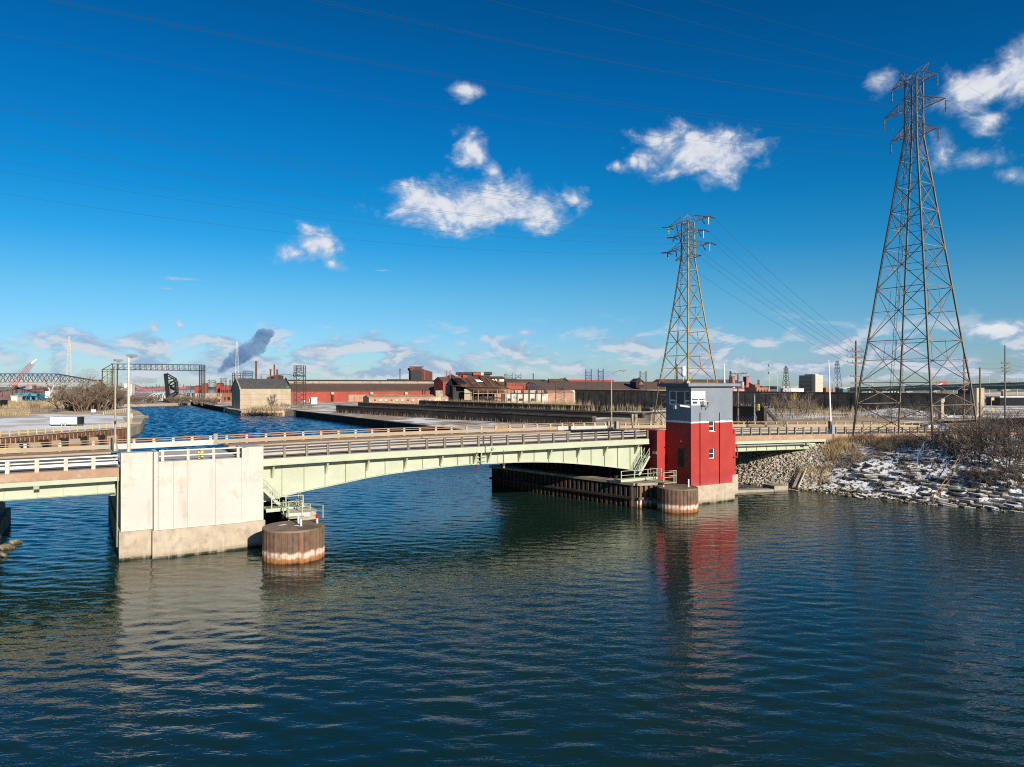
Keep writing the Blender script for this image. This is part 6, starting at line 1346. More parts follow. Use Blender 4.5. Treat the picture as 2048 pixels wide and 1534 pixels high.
tr_ = MB().box(-.14, .14, 0.05, 1.05, -.03, .03); src = None
for i in range(12): q = (ln * (i + .5) / 12, 0, 3.9 - 3.8 * (i + .5) / 12); src = part('tread', tr_, M_dsteel, st4, q) if src is None else again(src, st4, q)
for px, y in ((1523, 806), (1527, 806), (1545, 806)):
    pass
w6 = At(1262, 0, 168); ore_wall('lit brown concrete yard wall seen left of the tower', xy(At(1300, 0, 166)), xy(At(1342, 0, 176)), 8.6, 1.2, M_conc2, 0, 2, .3)
for px in (1265, 1271): p = At(px, 0, 160); o = thing('concrete_post', 'pale concrete post of the pair before the dark yard walls, %s one' % ('left' if px < 1268 else 'right'), 'post', (p.x, p.y, 2.6), R(20), 'pale posts before the yard walls'); part('post', MB().box(-.3, .3, -.3, .3, 0, zat(829, 160) - 2.6), M_tan, o); part('cap', MB().box(-.36, .36, -.36, .36, zat(829, 160) - 2.597, zat(828, 160) - 2.6), M_tan, o)
def graffiti():
    """white painted scrawl on the wall stub"""
    mb = MB(); rnd = random.Random(4); x = 0
    for k in range(7):
        h = .9 + rnd.random() * .8
        mb.bar((x, 0, 0), (x + .15, 0, h), .10, .03); mb.bar((x + .15, 0, h), (x + .55, 0, h * .5), .10, .03); mb.bar((x + .55, 0, h * .5), (x + .2, 0, .1), .09, .03); x += .85
    return mb
o = part('painted_scrawl', graffiti(), M_conc, None); o.parent = [q for q in bpy.data.objects if q.get('label', '').startswith('short high dark wall stub')][0]; o.location = (6.5, -.06, 7.0)

# ------------------------------------------------------------------ far left: ore bridge, crane, gantry, raised bascule
Do = 520; p = At(-40, 0, Do); ob = thing('ore_bridge', 'long dark truss ore bridge with pale A shaped leg at far left', 'ore bridge', (p.x, p.y, 2), R(3)); ox_ = lambda px: (px + 40) * Do / F; oz = lambda y: zat(y, Do) - 2
for y in (0, 6):
    part('top_chord', MB().bar((0, y, oz(747.5)), (ox_(103), y, oz(747.5)), .5).bar((ox_(103), y, oz(747.5)), (ox_(185), y, oz(762)), .45), M_dsteel, ob); part('bottom_chord', MB().bar((0, y, oz(764.5)), (ox_(186), y, oz(764.5)), .6), M_rust_r, ob)
    for k in range(12):
        a_, b_ = -37 + k * 18, -28 + k * 18 + 9
        yt = lambda px: 747.5 if px < 103 else 747.5 + (px - 103) / 82 * 14
        if b_ < 184: part('truss_bar', MB().bar((ox_(a_), y, oz(764)), (ox_(a_ + 9), y, oz(yt(a_ + 9))), .3).bar((ox_(a_ + 9), y, oz(yt(a_ + 9))), (ox_(b_), y, oz(764)), .3).bar((ox_(a_ + 9), y, oz(764)), (ox_(a_ + 9), y, oz(yt(a_ + 9))), .25), M_dsteel, ob)
part('walkway', MB().box(0, ox_(95), -.5, 6.5, oz(771), oz(769.5)), M_pinkred, ob)
part('leg', MB().bar((ox_(79), 3, oz(756)), (ox_(92), 3, oz(783)), .6).bar((ox_(104), 3, oz(756)), (ox_(94), 3, oz(783)), .6), M_offw, ob); part('drive_house', MB().box(ox_(86), ox_(101), 0, 6, oz(796), oz(782.5)), M_white, ob)
p = At(-10, 0, 400); cr = thing('boom_crane', 'red lattice boom crane with white tip at far left', 'crane', (p.x, p.y, 2), 0); cx = lambda px: (px + 10) * 400 / F; cz = lambda y: zat(y, 400) - 2
A0, A1 = Vector((cx(-4), 0, cz(799))), Vector((cx(63), 0, cz(727))); pr_ = Vector((-.64, 0, -.6)) * 1.0
for (da, y) in ((1, 0), (-1, 0), (1, 1.6), (-1, 1.6)): part('boom_chord', MB().bar(A0 + Vector((da * .9, y, -da * .8)), A1 + Vector((da * .55, y, -da * .5)), .2), M_pinkred, cr)
for i in range(16):
    q0 = A0.lerp(A1, i / 16); q1 = A0.lerp(A1, (i + 1) / 16); s_ = 1 if i % 2 else -1; w0 = .85 - .3 * i / 16
    part('boom_lacing', MB().bar(q0 + Vector((s_ * w0, 0, -s_ * w0)), q1 + Vector((-s_ * w0, 0, s_ * w0)), .11), M_pinkred, cr)
part('boom_tip', MB().bar(A1, Vector((cx(72), .8, cz(718))), .8), M_white, cr); part('cable', MB().tube(Vector((cx(71), .8, cz(718))), Vector((cx(-4), .8, cz(770))), .06, n=4), M_wire, cr); part('cab', MB().box(cx(-10), cx(8), -2, 3, 0, cz(800)), M_black, cr)
Dg = 610; p = At(204.5, 0, Dg); gt = thing('channel_gantry', 'tall dark green portal gantry spanning the canal far left', 'gantry', (p.x, p.y, 2), 0); tx = lambda px: (px - 204.5) * Dg / F; tz = lambda y: zat(y, Dg) - 2
for (px, yt) in ((204.5, 739), (213, 736), (219, 733), (225.5, 727.5)):
    for y in (0, 7): part('leg', MB().box(tx(px) - .32, tx(px) + .32, y - .3, y + .3, 0, tz(yt)), M_dsteel if px < 210 or px > 222 else M_green_d, gt)
for yr_ in (739, 743.5, 756, 768, 780): part('beam', MB().bar((tx(204.5), 0, tz(yr_)), (tx(225.5), 0, tz(yr_)), .5), M_dsteel, gt)
part('beam', MB().bar((tx(204.5), 0, tz(739)), (tx(226), 0, tz(727.5)), .5), M_dsteel, gt)
for a_, b_ in ((756, 743.5), (768, 757), (780, 768)): part('cross_brace', MB().bar((tx(204.5), 0, tz(a_)), (tx(225.5), 0, tz(b_)), .3), M_dsteel, gt)
ytop = lambda px: 727.5 + (px - 226) / 178 * 2.2
for y in (0, 7):
    part('top_chord', MB().bar((tx(222), y, tz(727.5)), (tx(403), y, tz(729.7)), .5), M_dsteel, gt); part('bottom_chord', MB().bar((tx(226), y, tz(739)), (tx(403), y, tz(741)), .6), M_dsteel, gt); part('walk_rail', MB().bar((tx(216), y, tz(734)), (tx(403), y, tz(736)), .28), M_green_d, gt)
    for k in range(17): px = 226 + k * 11.05; part('truss_post', MB().bar((tx(px), y, tz(ytop(px) + 11.3)), (tx(px), y, tz(ytop(px))), .32).bar((tx(px), y, tz(ytop(px) + 11)), (tx(px + 11), y, tz(ytop(px + 11) + 3)), .16), M_dsteel, gt)
    for px in (399, 402.5): part('leg', MB().box(tx(px) - .35, tx(px) + .35, y - .3, y + .3, 0, tz(730)), M_dsteel, gt)
for k in range(9): part('lattice_bar', MB().bar((tx(399), 0, tz(742 + k * 6)), (tx(402.5), 0, tz(745 + k * 6)), .2), M_dsteel, gt)
# raised railway bascule leaf
Db = 545; p = At(337, 0, Db); rb = thing('raised_bascule', 'black railway bascule leaf raised nearly upright over the far canal', 'bascule bridge', (p.x, p.y, 0), 0); bx = lambda px: (px - 337) * Db / F; bz = lambda y: zat(y, Db)
part('deck_girder', MB().xz([(bx(334.5), bz(746.5)), (bx(327), bz(747.5)), (bx(332), bz(797)), (bx(338.5), bz(796))], 0, 1.0), M_black, rb); part('deck_girder', MB().xz([(bx(325), bz(753.5)), (bx(321.5), bz(754.5)), (bx(327), bz(795)), (bx(331), bz(795))], 7, 8), M_black, rb)
for k in range(9): f_ = k / 8; part('floor_beam', MB().bar((bx(331 + 5 * f_), .5, bz(749 + 44 * f_)), (bx(323.5 + 6 * f_), 7.5, bz(756 + 37 * f_)), .5), M_black, rb)
for y in (.3, 7):
    dx = 0 if y < 1 else -6; dy_ = 0 if y < 1 else 5; P = lambda a_, b_: (bx(a_ + dx), y, bz(b_ + dy_))
    for q in (((334, 747), (352.5, 758)), ((352.5, 758), (354, 781)), ((354, 781), (338, 795)), ((337, 769), (352.5, 758)), ((337, 769), (353.5, 781)), ((336, 759), (347, 757)), ((347.5, 758), (350, 783)), ((339, 790), (352, 783)), ((337, 771), (346, 770))):
        part('truss_bar', MB().bar(P(*q[0]), P(*q[1]), .75), M_black if q[0][0] < 340 else M_dsteel, rb)
part('counterweight', MB().box(bx(328), bx(347), -1, 9, .2, bz(797)), M_black, rb)
p = At(286, 0, 600); tb2 = thing('truss_bridge', 'pale rusty truss bridge low over the canal left of the raised bascule', 'truss bridge', (p.x, p.y, 0), 0); qx = lambda px: (px - 286) * 600 / F; qz = lambda y: zat(y, 600)
for y in (0, 8):
    pts = [(287, 803), (297, 793), (305, 788), (316, 786), (327, 786), (331, 800)]
    for a_, b_ in zip(pts, pts[1:]): part('top_chord', MB().bar((qx(a_[0]), y, qz(a_[1])), (qx(b_[0]), y, qz(b_[1])), .55), M_offw, tb2)
    for a_, b_ in (((297, 793), (298, 804)), ((297, 793), (311, 805)), ((311, 805), (318, 786.5)), ((311, 805), (305, 788)), ((318, 786.5), (325, 804)), ((325, 804), (326, 786))): part('truss_bar', MB().bar((qx(a_[0]), y, qz(a_[1])), (qx(b_[0]), y, qz(b_[1])), .42), M_offw, tb2)
part('deck', MB().box(qx(286), qx(334), 0, 8, qz(805.5), qz(803.5)), M_offw, tb2)
# distant industry
for (a_, b_, y0, y1, D, lab, m_) in ((262, 298, 767, 781, 900, 'pinkish conveyor sloping right from the white silo house', M_pinkred), (268, 330, 785, 776, 880, 'pinkish conveyor rising towards the raised bascule', M_pinkred), (352, 372, 776, 776, 700, 'short red conveyor right of the raised bascule', M_pinkred), (0, 50, 783, 774, 800, 'dark conveyor rising at the far left', M_dsteel), (28, 70, 774, 786, 800, 'dark conveyor falling at the far left', M_dsteel), (50, 92, 781, 776, 820, 'brown conveyor beside the drive house', M_hood)):
    v0, v1 = At(a_, y0, D), At(b_, y1, D); o = thing('conveyor', lab, 'conveyor', (v0.x, v0.y, 0), 0, 'conveyors of the far mill'); q0, q1 = Vector((0, 0, v0.z)), Vector((v1.x - v0.x, 0, v1.z)); part('gallery', MB().bar(q0, q1, 2.0, 1.7), m_, o)
    for f_ in (.1, .5, .9): q = q0.lerp(q1, f_); part('trestle', MB().bar(q, (q.x, 0, 1), .5), m_, o)
def block(label, a_, b_, yt, D, m_, name='mill_building', cat='industrial building', roofm=None, group='far mill buildings', top=None, z0=1.5, nwin=0):
    p = At(a_, 0, D); W_ = (b_ - a_) * D / F; o = thing(name, label, cat, (p.x, p.y, z0), R(8), group); H = zat(yt, D) - z0
    part('wall', MB().box(0, W_, 0, W_ * .6 + 4, 0, H), m_, o)
    if top == 'slope': part('roof', MB().xz([(-.3, H + .003), (W_ + .3, H + .003), (W_ * .7, H + W_ * .22), (W_ * .2, H + W_ * .16)], -.3, W_ * .6 + 4.3), roofm or m_, o)
    else: part('roof', MB().box(-.3, W_ + .3, -.3, W_ * .6 + 4.3, H + .003, H + .6), roofm or m_, o)
    for i in range(nwin): part('window', MB().box(W_ * (.08 + .9 * i / nwin), W_ * (.08 + .9 * (i + .6) / nwin), -.15, -.003, H * .35, H * .7), M_black, o)
    return o
block('white silo house with flat top left of the canal', 248, 263, 768, 850, M_offw, roofm=M_offw); block('pale low warehouse under the white silo house', 233, 250, 778, 830, M_offw, nwin=5)
block('purple brown blast furnace house behind the gantry', 186, 205, 771, 900, M_hood, top='slope'); block('dark brown furnace house right of the bushes', 196, 222, 778, 860, M_hood, nwin=6); block('furnace top stack house behind the gantry', 197, 201, 760, 905, M_hood)
block('blue roofed shed on the left field', 30, 71, 788.5, 560, M_blue, 'shed', 'shed', M_blue, nwin=4); block('small white hut left of the blue shed', 22, 34, 793, 520, M_offw, 'shed', 'shed', M_offw)
block('white tank house right of the drive house', 104, 118, 782, 600, M_offw, 'shed', 'shed', M_offw); block('purple low furnace row at the far left', 66, 86, 779, 900, M_hill, nwin=4); block('tall dark furnace tower at the far left', 24, 30, 771, 900, M_hill); block('second dark furnace tower left of the drive house', 64, 68, 770, 900, M_hill)
block('bright red mill block with sloping roof right of the gantry leg', 404, 413, 768, 760, M_brickr, top='slope', roofm=M_brickr); block('dark red mill block behind the gantry leg', 389, 400, 773, 780, M_brickr, top='slope', roofm=M_hood); block('bright red tall mill block left of the tan building', 432, 444, 768, 740, M_brickr, top='slope', roofm=M_hood); block('long red mill row left of the tan building', 440, 466, 772, 730, M_brickr, roofm=M_hood, nwin=6)
block('long low grey warehouse left of the tan building', 360, 462, 787.5, 660, M_conc2, roofm=M_conc2, nwin=0); block('small red brick kiosk left of the tan building', 444, 464, 788, 520, M_brick, 'kiosk', 'shed', nwin=2); block('low tan brick shed on the far right bank', 424, 442, 794, 500, M_pinkw, 'shed', 'shed', nwin=3); block('pale hut on the far bank right of the bascule', 372, 386, 797, 600, M_offw, 'shed', 'shed', nwin=3); block('white rail wagon like hut right of the bascule', 392, 401, 790, 640, M_offw, 'shed', 'shed')
portal('dark frame over the red mills right of the gantry leg', 416, 428, 761, 790, 700, (761, 765, 770), ears=1); portal('tall dark frame among the red mills', 440, 451, 757, 795, 690, (757, 760, 763, 768, 780)); portal('small dark frame left of the tan building', 459, 466, 760, 790, 690, (760, 764, 770))
mast('dark cylindrical stove tower among the red mills', 431, 762, 720, 2.5, 2.5, M_dsteel, 'stove towers', 4)
rngs = random.Random(5)
for i in range(16):
    a_ = 268 + i * 8 + rngs.random() * 5; yt = 768 + rngs.random() * 6
    p = At(a_, 0, 1500); o = thing('far_stack', 'tiny far stack on the hazy skyline beyond the canal', 'stack', (p.x, p.y, 0), 0, 'tiny stacks beyond the canal'); part('shaft', MB().tube((0, 0, 0), (0, 0, zat(yt, 1500)), .7, n=6), M_hill, o)
    if i % 3 == 0: part('head', MB().box(-2, 2, -2, 2, zat(yt, 1500) * .5, zat(yt, 1500) * .7), M_hill, o)
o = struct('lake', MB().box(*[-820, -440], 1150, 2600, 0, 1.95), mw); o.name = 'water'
# distant tree line round the horizon
def ridge():
    mb = MB(); vs = []; fs = []; n = 420; rnd = random.Random(9)
    for i in range(n + 1):
        a_ = R(-62 + 124 * i / n); D = 2600 + 200 * math.sin(i * .31); x, y = D * math.sin(a_), D * math.cos(a_)
        h = 8 + 2.0 * math.sin(i * .21) + 3.0 * rnd.random() + (6 if rnd.random() < .05 else 0)
        vs += [(x, y, 0), (x, y, h), (x * 1.03, y * 1.03, h * .8), (x * 1.03, y * 1.03, 0)]
    for i in range(n):
        for k in range(3): a = i * 4 + k; fs.append((a, a + 1, a + 5, a + 4))
    return mb.add(vs, fs)
o = part('far_woods', ridge(), mat('hazed_far_woods', (0.34, 0.33, 0.34), .95, .2, .01)); o['kind'] = 'stuff'  # distance haze is mixed into the pale grey of the woods

# ------------------------------------------------------------------ smoke and steam
def plume(name, label, blobs, D, vox, col, dens, nscale, aniso=.2):
    mb = MB(); p0 = At(blobs[0][0], blobs[0][1], D); bm = bmesh.new()
    rb = random.Random(len(blobs)); blobs = list(blobs) + [(px + rx * rb.uniform(-1, 1) * .95, py + ry * rb.uniform(-1, 1) * .95, rx * rb.uniform(.25, .5), ry * rb.uniform(.25, .5)) for (px, py, rx, ry) in blobs for _ in range(7)]
    for (px, py, rx, ry) in blobs:
        q = At(px, py, D) - p0; k = D / F
        k2 = k * (1.22 if 'smoke' in name else 1.1); M4 = Matrix.Translation(q) @ Matrix.Diagonal((rx * k2, rx * k2 * .9, ry * k2, 1)); bmesh.ops.create_icosphere(bm, subdivisions=2, radius=1, matrix=M4)
    me = bpy.data.meshes.new(name); bm.to_mesh(me); bm.free(); o = bpy.data.objects.new(name, me); COL.objects.link(o); o.location = p0
    md = o.modifiers.new('Remesh', 'REMESH'); md.mode = 'VOXEL'; md.voxel_size = vox; md.use_smooth_shade = True
    tx = bpy.data.textures.new(name, 'CLOUDS'); tx.noise_scale = 13; tx.noise_depth = 3; dm = o.modifiers.new('Displace', 'DISPLACE'); dm.texture = tx; dm.strength = 13 if 'smoke' in name else 5; dm.mid_level = .52; dm.texture_coords = 'GLOBAL'
    m = bpy.data.materials.new(name + '_volume'); m.use_nodes = True; t = NT(m.node_tree); t.n.remove(t.n['Principled BSDF'])
    v = t.node('ShaderNodeVolumePrincipled'); v.inputs['Color'].default_value = (*col, 1); v.inputs['Anisotropy'].default_value = aniso
    pos = t.node('ShaderNodeNewGeometry').outputs['Position']; f = t.smooth(t.noise(pos, nscale, 5, .62, .6), .30, .62); t.put(v.inputs['Density'], t.math('MULTIPLY', f, dens)); t.l.new(v.outputs[0], t.n['Material Output'].inputs['Volume'])
    me.materials.append(m); o['kind'] = 'stuff'; o['label'] = label; o['category'] = 'smoke'; return o
plume('smoke_plume', 'dark blue smoke plume drifting right on the left skyline', [(437, 748, 5, 5), (444, 740, 8, 7), (452, 731, 10, 9), (461, 725, 12, 10), (472, 717, 14, 13), (483, 708, 15, 14), (494, 702, 16, 14), (505, 697, 17, 16), (515, 690, 16, 16), (522, 680, 15, 13), (529, 668, 16, 9), (538, 664, 8, 6)], 1450, 3.0, (.38, .57, .78), .15, .030, .0)
plume('steam_plume', 'white billowing steam left of the gantry', [(152, 757, 6, 4), (160, 752, 9, 8), (170, 746, 10, 10), (180, 747, 11, 10), (190, 752, 9, 9)], 1300, 2.0, (1.0, 1.0, 1.0), .13, .04)
plume('steam_plume', 'flat white steam streak behind the pale lamp post', [(266, 760, 6, 4), (276, 758, 10, 6), (288, 760, 11, 6), (299, 761, 11, 6), (308, 761, 6, 5)], 1200, 2.0, (1.0, 1.0, 1.0), .13, .04)

# ------------------------------------------------------------------ vegetation
def twig_mesh(name, stems, h, spread, levels, rnd, r0=.05, bare_base=.0, kids=3, m=None, lean=.5, trunk=False):
    mb = MB()
    def grow(p, d, L, r, lv):
        n = 3; pts = [p]
        for i in range(n):
            d = (d + Vector((rnd.gauss(0, .16), rnd.gauss(0, .16), rnd.gauss(.03, .1)))).normalized(); pts.append(pts[-1] + d * (L / n))
        for i in range(n): mb.tube(pts[i], pts[i + 1], r * (1 - .3 * i / n), r * (1 - .3 * (i + 1) / n), 3, caps=False)
        if lv > 0:
            for k in range(kids + (1 if rnd.random() < .4 else 0)):
                f_ = .35 + .65 * rnd.random(); q = pts[min(n - 1, int(f_ * n))].lerp(pts[min(n, int(f_ * n) + 1)], (f_ * n) % 1)
                nd = (d + Vector((rnd.gauss(0, .55), rnd.gauss(0, .55), rnd.gauss(.12, .35)))).normalized(); grow(q, nd, L * (.5 + .25 * rnd.random()), r * .58, lv - 1)
    for s_ in range(stems):
        a_ = rnd.random() * 6.28; rr = spread * math.sqrt(rnd.random()) * (.25 if trunk else 1); p = Vector((rr * math.cos(a_), rr * math.sin(a_), -.15)); d = Vector((math.cos(a_) * lean * rnd.random(), math.sin(a_) * lean * rnd.random(), 1)).normalized()
        grow(p, d, h * (.40 + .25 * rnd.random()), r0 * (.7 + .5 * rnd.random()), levels)
    return mb.mesh(name)
rv = random.Random(3)
bush_m = [twig_mesh('branches', 16, 5.2, 2.4, 3, rv, .06), twig_mesh('branches', 18, 4.6, 2.6, 3, rv, .05), twig_mesh('branches', 12, 4.0, 1.6, 3, rv, .05)]
brush_m = [twig_mesh('branches', 26, 1.5, 1.1, 2, rv, .022, lean=.9), twig_mesh('branches', 22, 1.9, .9, 2, rv, .022, lean=.7)]
tree_m = [twig_mesh('branches', 3, 8.5, .8, 4, rv, .26, trunk=True, lean=.45), twig_mesh('branches', 2, 9.0, .5, 4, rv, .26, trunk=True, lean=.4), twig_mesh('branches', 17, 6.0, 2.2, 3, rv, .15, lean=.7, kids=4)]
def shrub(name, label, cat, p, mesh, m, sc=1.0, yaw=None, group=None):
    o = thing(name, label, cat, p, rv.random() * 6.28 if yaw is None else yaw, group); o.scale = (sc, sc, sc)
    me = mesh
    if not me.materials: me.materials.append(m)
    elif me.materials[0] is not m: me = mesh.copy(); me.materials[0] = m
    part('branches', me, m, o)
    st = part('trunk', MB().lathe([(.16, -.3), (.12, .1), (.07, .5)], 6), m, o); return o
def bankp(px, py_guess, D): s, t = ST(At(px, 0, D)); return B(s, t, zbank(s, t))
# right bank: big dark thicket
for i, (px, D, k, sc, lab) in enumerate(((1905, 100, 1, 1.0, 'left end of the big dark thicket on the right bank'), (1935, 97, 0, 1.02, 'second shrub of the dark thicket below the pylon'), (1965, 99, 1, 1.1, 'middle shrub of the dark bankside thicket'), (1992, 94, 0, 1.05, 'front shrub of the dark thicket near the right edge'), (2022, 97, 1, 1.12, 'tall shrub of the dark thicket at right'), (2050, 93, 0, 1.12, 'dark shrub at the right frame edge'), (2078, 98, 1, 1.2, 'last dark shrub beyond the right frame edge'), (1950, 104, 2, 1.2, 'dark shrub behind the middle of the thicket'), (2005, 104, 2, 1.3, 'dark shrub behind the right of the thicket'), (1880, 103, 2, .75, 'low dark shrub at the foot of the fence frame'), (2040, 104, 1, 1.1, 'dark shrub rear right by the retaining wall'), (1938, 92.5, 2, .8, 'low dark shrub at the front left of the thicket'), (1975, 91, 2, .85, 'low front shrub in the middle of the thicket'), (2015, 90, 2, .9, 'low front shrub among the slabs at right'), (2045, 89.5, 2, .9, 'low front shrub at the right frame edge'))):
    shrub('bare_shrub', lab, 'shrub', bankp(px, 0, D), bush_m[k], M_barkd, sc, None, 'dark thicket on the right bank')
for i in range(46):
    px = 1660 + 190 * rv.random() + (60 * rv.random() if rv.random() < .3 else 0); D = 103 + 10 * rv.random(); s, t = ST(At(px, 0, D))
    if t < -.9: continue
    shrub('bramble', 'low tangled brown bramble on the upper right bank', 'bramble', B(s, t, zbank(s, t)), brush_m[i % 2], M_bark, .5 + .5 * rv.random(), None, 'brambles on the upper right bank')
# shrubs on the yard and field
for (px, D, k, sc, lab) in ((1562, 205, 2, 1.25, 'bare tan bush left of the white barrier arm'), (1585, 190, 0, 1.3, 'tall bare bush behind the traffic signal'), (1600, 200, 0, 1.25, 'bare bush in front of the long brown wall'), (1622, 205, 2, 1.0, 'small bare bush left of the barrier arm'), (1690, 205, 2, .7, 'low bush by the wooden pole'), (1790, 190, 1, .7, 'dark bush on the snowy mound'), (1812, 185, 1, .7, 'second bush on the snowy mound'), (1848, 178, 1, 1.0, 'bare bush behind the pylon legs'), (1945, 180, 0, 1.0, 'tall bare bush beside the grey pole'), (1870, 190, 2, .8, 'low bush near the pale post'),
      (545, 362, 2, 1.0, 'bare scrub below the tan wall'), (560, 360, 0, .9, 'scrub right of the tan wall'), (575, 368, 2, 1.0, 'scrub at the right corner of the tan building'), (600, 372, 0, .9, 'scrub under the tall lattice frame'), (620, 380, 2, .8, 'scrub before the red mill'), (680, 360, 2, .9, 'scrub left of the nearest ore wall')):
    q = At(px, 0, D); s, t = ST(q); shrub('bare_shrub', lab, 'shrub', (q.x, q.y, zeast(s, t) - .1 if t > -300 else 2.4), bush_m[k], M_bark, sc, None, 'bare shrubs around the yard')
q = At(541, 0, 366); shrub('bare_tree', 'bare tree standing in front of the tan concrete wall', 'tree', (q.x, q.y, 1.6), tree_m[1], M_barkd, 1.0)
lefts = [(70, 330, 'field'), (95, 320, ''), (150, 345, ''), (165, 338, ''), (182, 345, ''), (198, 350, ''), (212, 362, ''), (140, 360, ''), (172, 375, ''), (205, 400, ''), (222, 420, '')]
names_l = ['low scrub at the left of the snowy lot', 'scrub beside the forked tree', 'left bush of the big bare clump by the dock', 'front bush of the big bare clump', 'broad middle bush of the big clump', 'right bush of the big clump', 'bush at the right end of the clump by the water', 'bush behind the forked tree', 'tall bush at the back of the big clump', 'bush under the gantry leg', 'last bush beside the brown lamp post']
for (px, D, _), lab in zip(lefts, names_l):
    q = At(px, 0, D); shrub('bare_shrub', lab, 'shrub', (q.x, q.y, 2.7), tree_m[2] if px > 130 else bush_m[2], M_bark, (1.95 if px > 130 else 1.2) * (.85 + .3 * rv.random()), None, 'bare bushes on the left bank')
q = At(121, 0, 330); shrub('bare_tree', 'forked bare tree left of the big bush clump', 'tree', (q.x, q.y, 2.7), tree_m[0], M_bark, 1.25)
for px, D, lab in ((296, 520, 'low'), (310, 530, 'second'), (345, 530, 'third'), (360, 535, 'fourth'), (372, 520, 'fifth'), (395, 500, 'sixth'), (410, 470, 'seventh'), (425, 450, 'eighth'), (272, 500, 'ninth'), (258, 500, 'tenth'), (244, 490, 'eleventh')):
    q = At(px, 0, D); rel = 'left' if px < 320 else 'right'; shrub('bare_shrub', '%s bare waterside bush %s of the raised bascule' % (lab, rel), 'shrub', (q.x, q.y, 1.9), tree_m[2], M_bark, .8 + .3 * rv.random(), None, 'bare bushes along the far canal')
# reeds and dry grass: uncounted blades
def blades(name, m, pts, h, w_=.05, lean=.25):
    vs = []; fs = []
    for (x, y, z) in pts:
        hh = h * (.55 + .7 * rv.random()); a_ = rv.random() * 6.28; ca, sa = math.cos(a_) * w_, math.sin(a_) * w_; lx, ly = rv.gauss(0, lean) * hh, rv.gauss(0, lean) * hh; b_ = len(vs)
        vs += [(x - ca, y - sa, z - .1), (x + ca, y + sa, z - .1), (x + lx * .45 + ca * .8, y + ly * .45 + sa * .8, z + hh * .6), (x + lx * .45 - ca * .8, y + ly * .45 - sa * .8, z + hh * .6), (x + lx, y + ly, z + hh)]; fs += [(b_, b_ + 1, b_ + 2, b_ + 3), (b_ + 3, b_ + 2, b_ + 4)]
    o = part(name, (lambda me: me)(MB().add(vs, fs).mesh(name)), m); o['kind'] = 'stuff'; return o
def along(P0, P1, n, wid):
    out = []
    for i in range(n):
        f_ = rv.random(); q = P0.lerp(P1, f_) + Vector((rv.gauss(0, wid), rv.gauss(0, wid), 0)); s, t = ST(q); out.append((q.x, q.y, zeast(s, t)))
    return out
c3 = Vector((*xy(At(838, 0, 352)), 0)); d3 = Vector((*xy(At(1300, 0, 238)), 0))
blades('reeds', M_reed, along(c3 + Vector((3, 5, 0)), c3.lerp(d3, .72) + Vector((3, 4, 0)), 6500, 2.2), 4.2, .05, .10)
blades('reeds', M_reed, along(c3 + Vector((-3, -4, 0)), d3 + Vector((-3, -3, 0)), 900, 1.0), 2.6, .05, .10)
blades('reeds', M_reed, along(At(830, 0, 372), At(1150, 0, 350), 3000, 5.0), 4.6, .06, .10)
blades('reeds', M_bark, along(wA0 + Vector((-2.5, -2, 0)), wA1 + Vector((-2.5, -2, 0)), 420, .7), 1.6, .05, .15)
blades('reeds', M_reed, along(B(203, -60, 0), B(207, -230, 0), 500, 2.0), 2.2, .05, .15)
blades('reeds', M_reed, along(At(500, 0, 345), At(556, 0, 345), 900, 2.5), 2.2, .06, .15)
blades('reeds', M_reed, [(*B(145 + 60 * rv.random(), -40 - 45 * rv.random(), 0).xy, 6.3) for _ in range(1500)], 1.7, .04, .3)
def field_pts(n, x0, x1, D0, D1, z):
    out = []
    for _ in range(n): D = D0 + (D1 - D0) * rv.random(); q = At(x0 + (x1 - x0) * rv.random(), 0, D); out.append((q.x, q.y, z))
    return out
blades('dry_grass', M_reed, field_pts(5000, -30, 215, 385, 520, 2.7), 1.7, .12, .4)
blades('dry_grass', M_reed, field_pts(1200, -30, 60, 290, 340, 2.7), 1.6, .06, .4)
def bank_pts(n, s0, s1, t0, t1, cl=14):
    cs_ = [(s0 + (s1 - s0) * rv.random(), t0 + (t1 - t0) * rv.random()) for _ in range(cl)]; out = []
    for _ in range(n):
        c = rv.choice(cs_); s = c[0] + rv.gauss(0, .8); t = c[1] + rv.gauss(0, .6)
        if t < -1.0 and s < 92: t = -1.0 + abs(rv.gauss(0, .6))
        p = B(s, t, zbank(s, t)); out.append(tuple(p))
    return out
blades('dry_grass', M_reed2, bank_pts(1500, 88, 97, -.6, 3.5, 9), 1.1, .018, .28)
blades('dry_grass', M_reed2, bank_pts(1100, 96, 116, .4, 3.5, 14), .9, .018, .3)
blades('dry_grass', M_reed2, bank_pts(900, 82, 92, 0, 5, 12), 1.0, .018, .35)
blades('dry_grass', M_bark, bank_pts(3200, 82, 108, 3, 24, 60), .75, .018, .45)

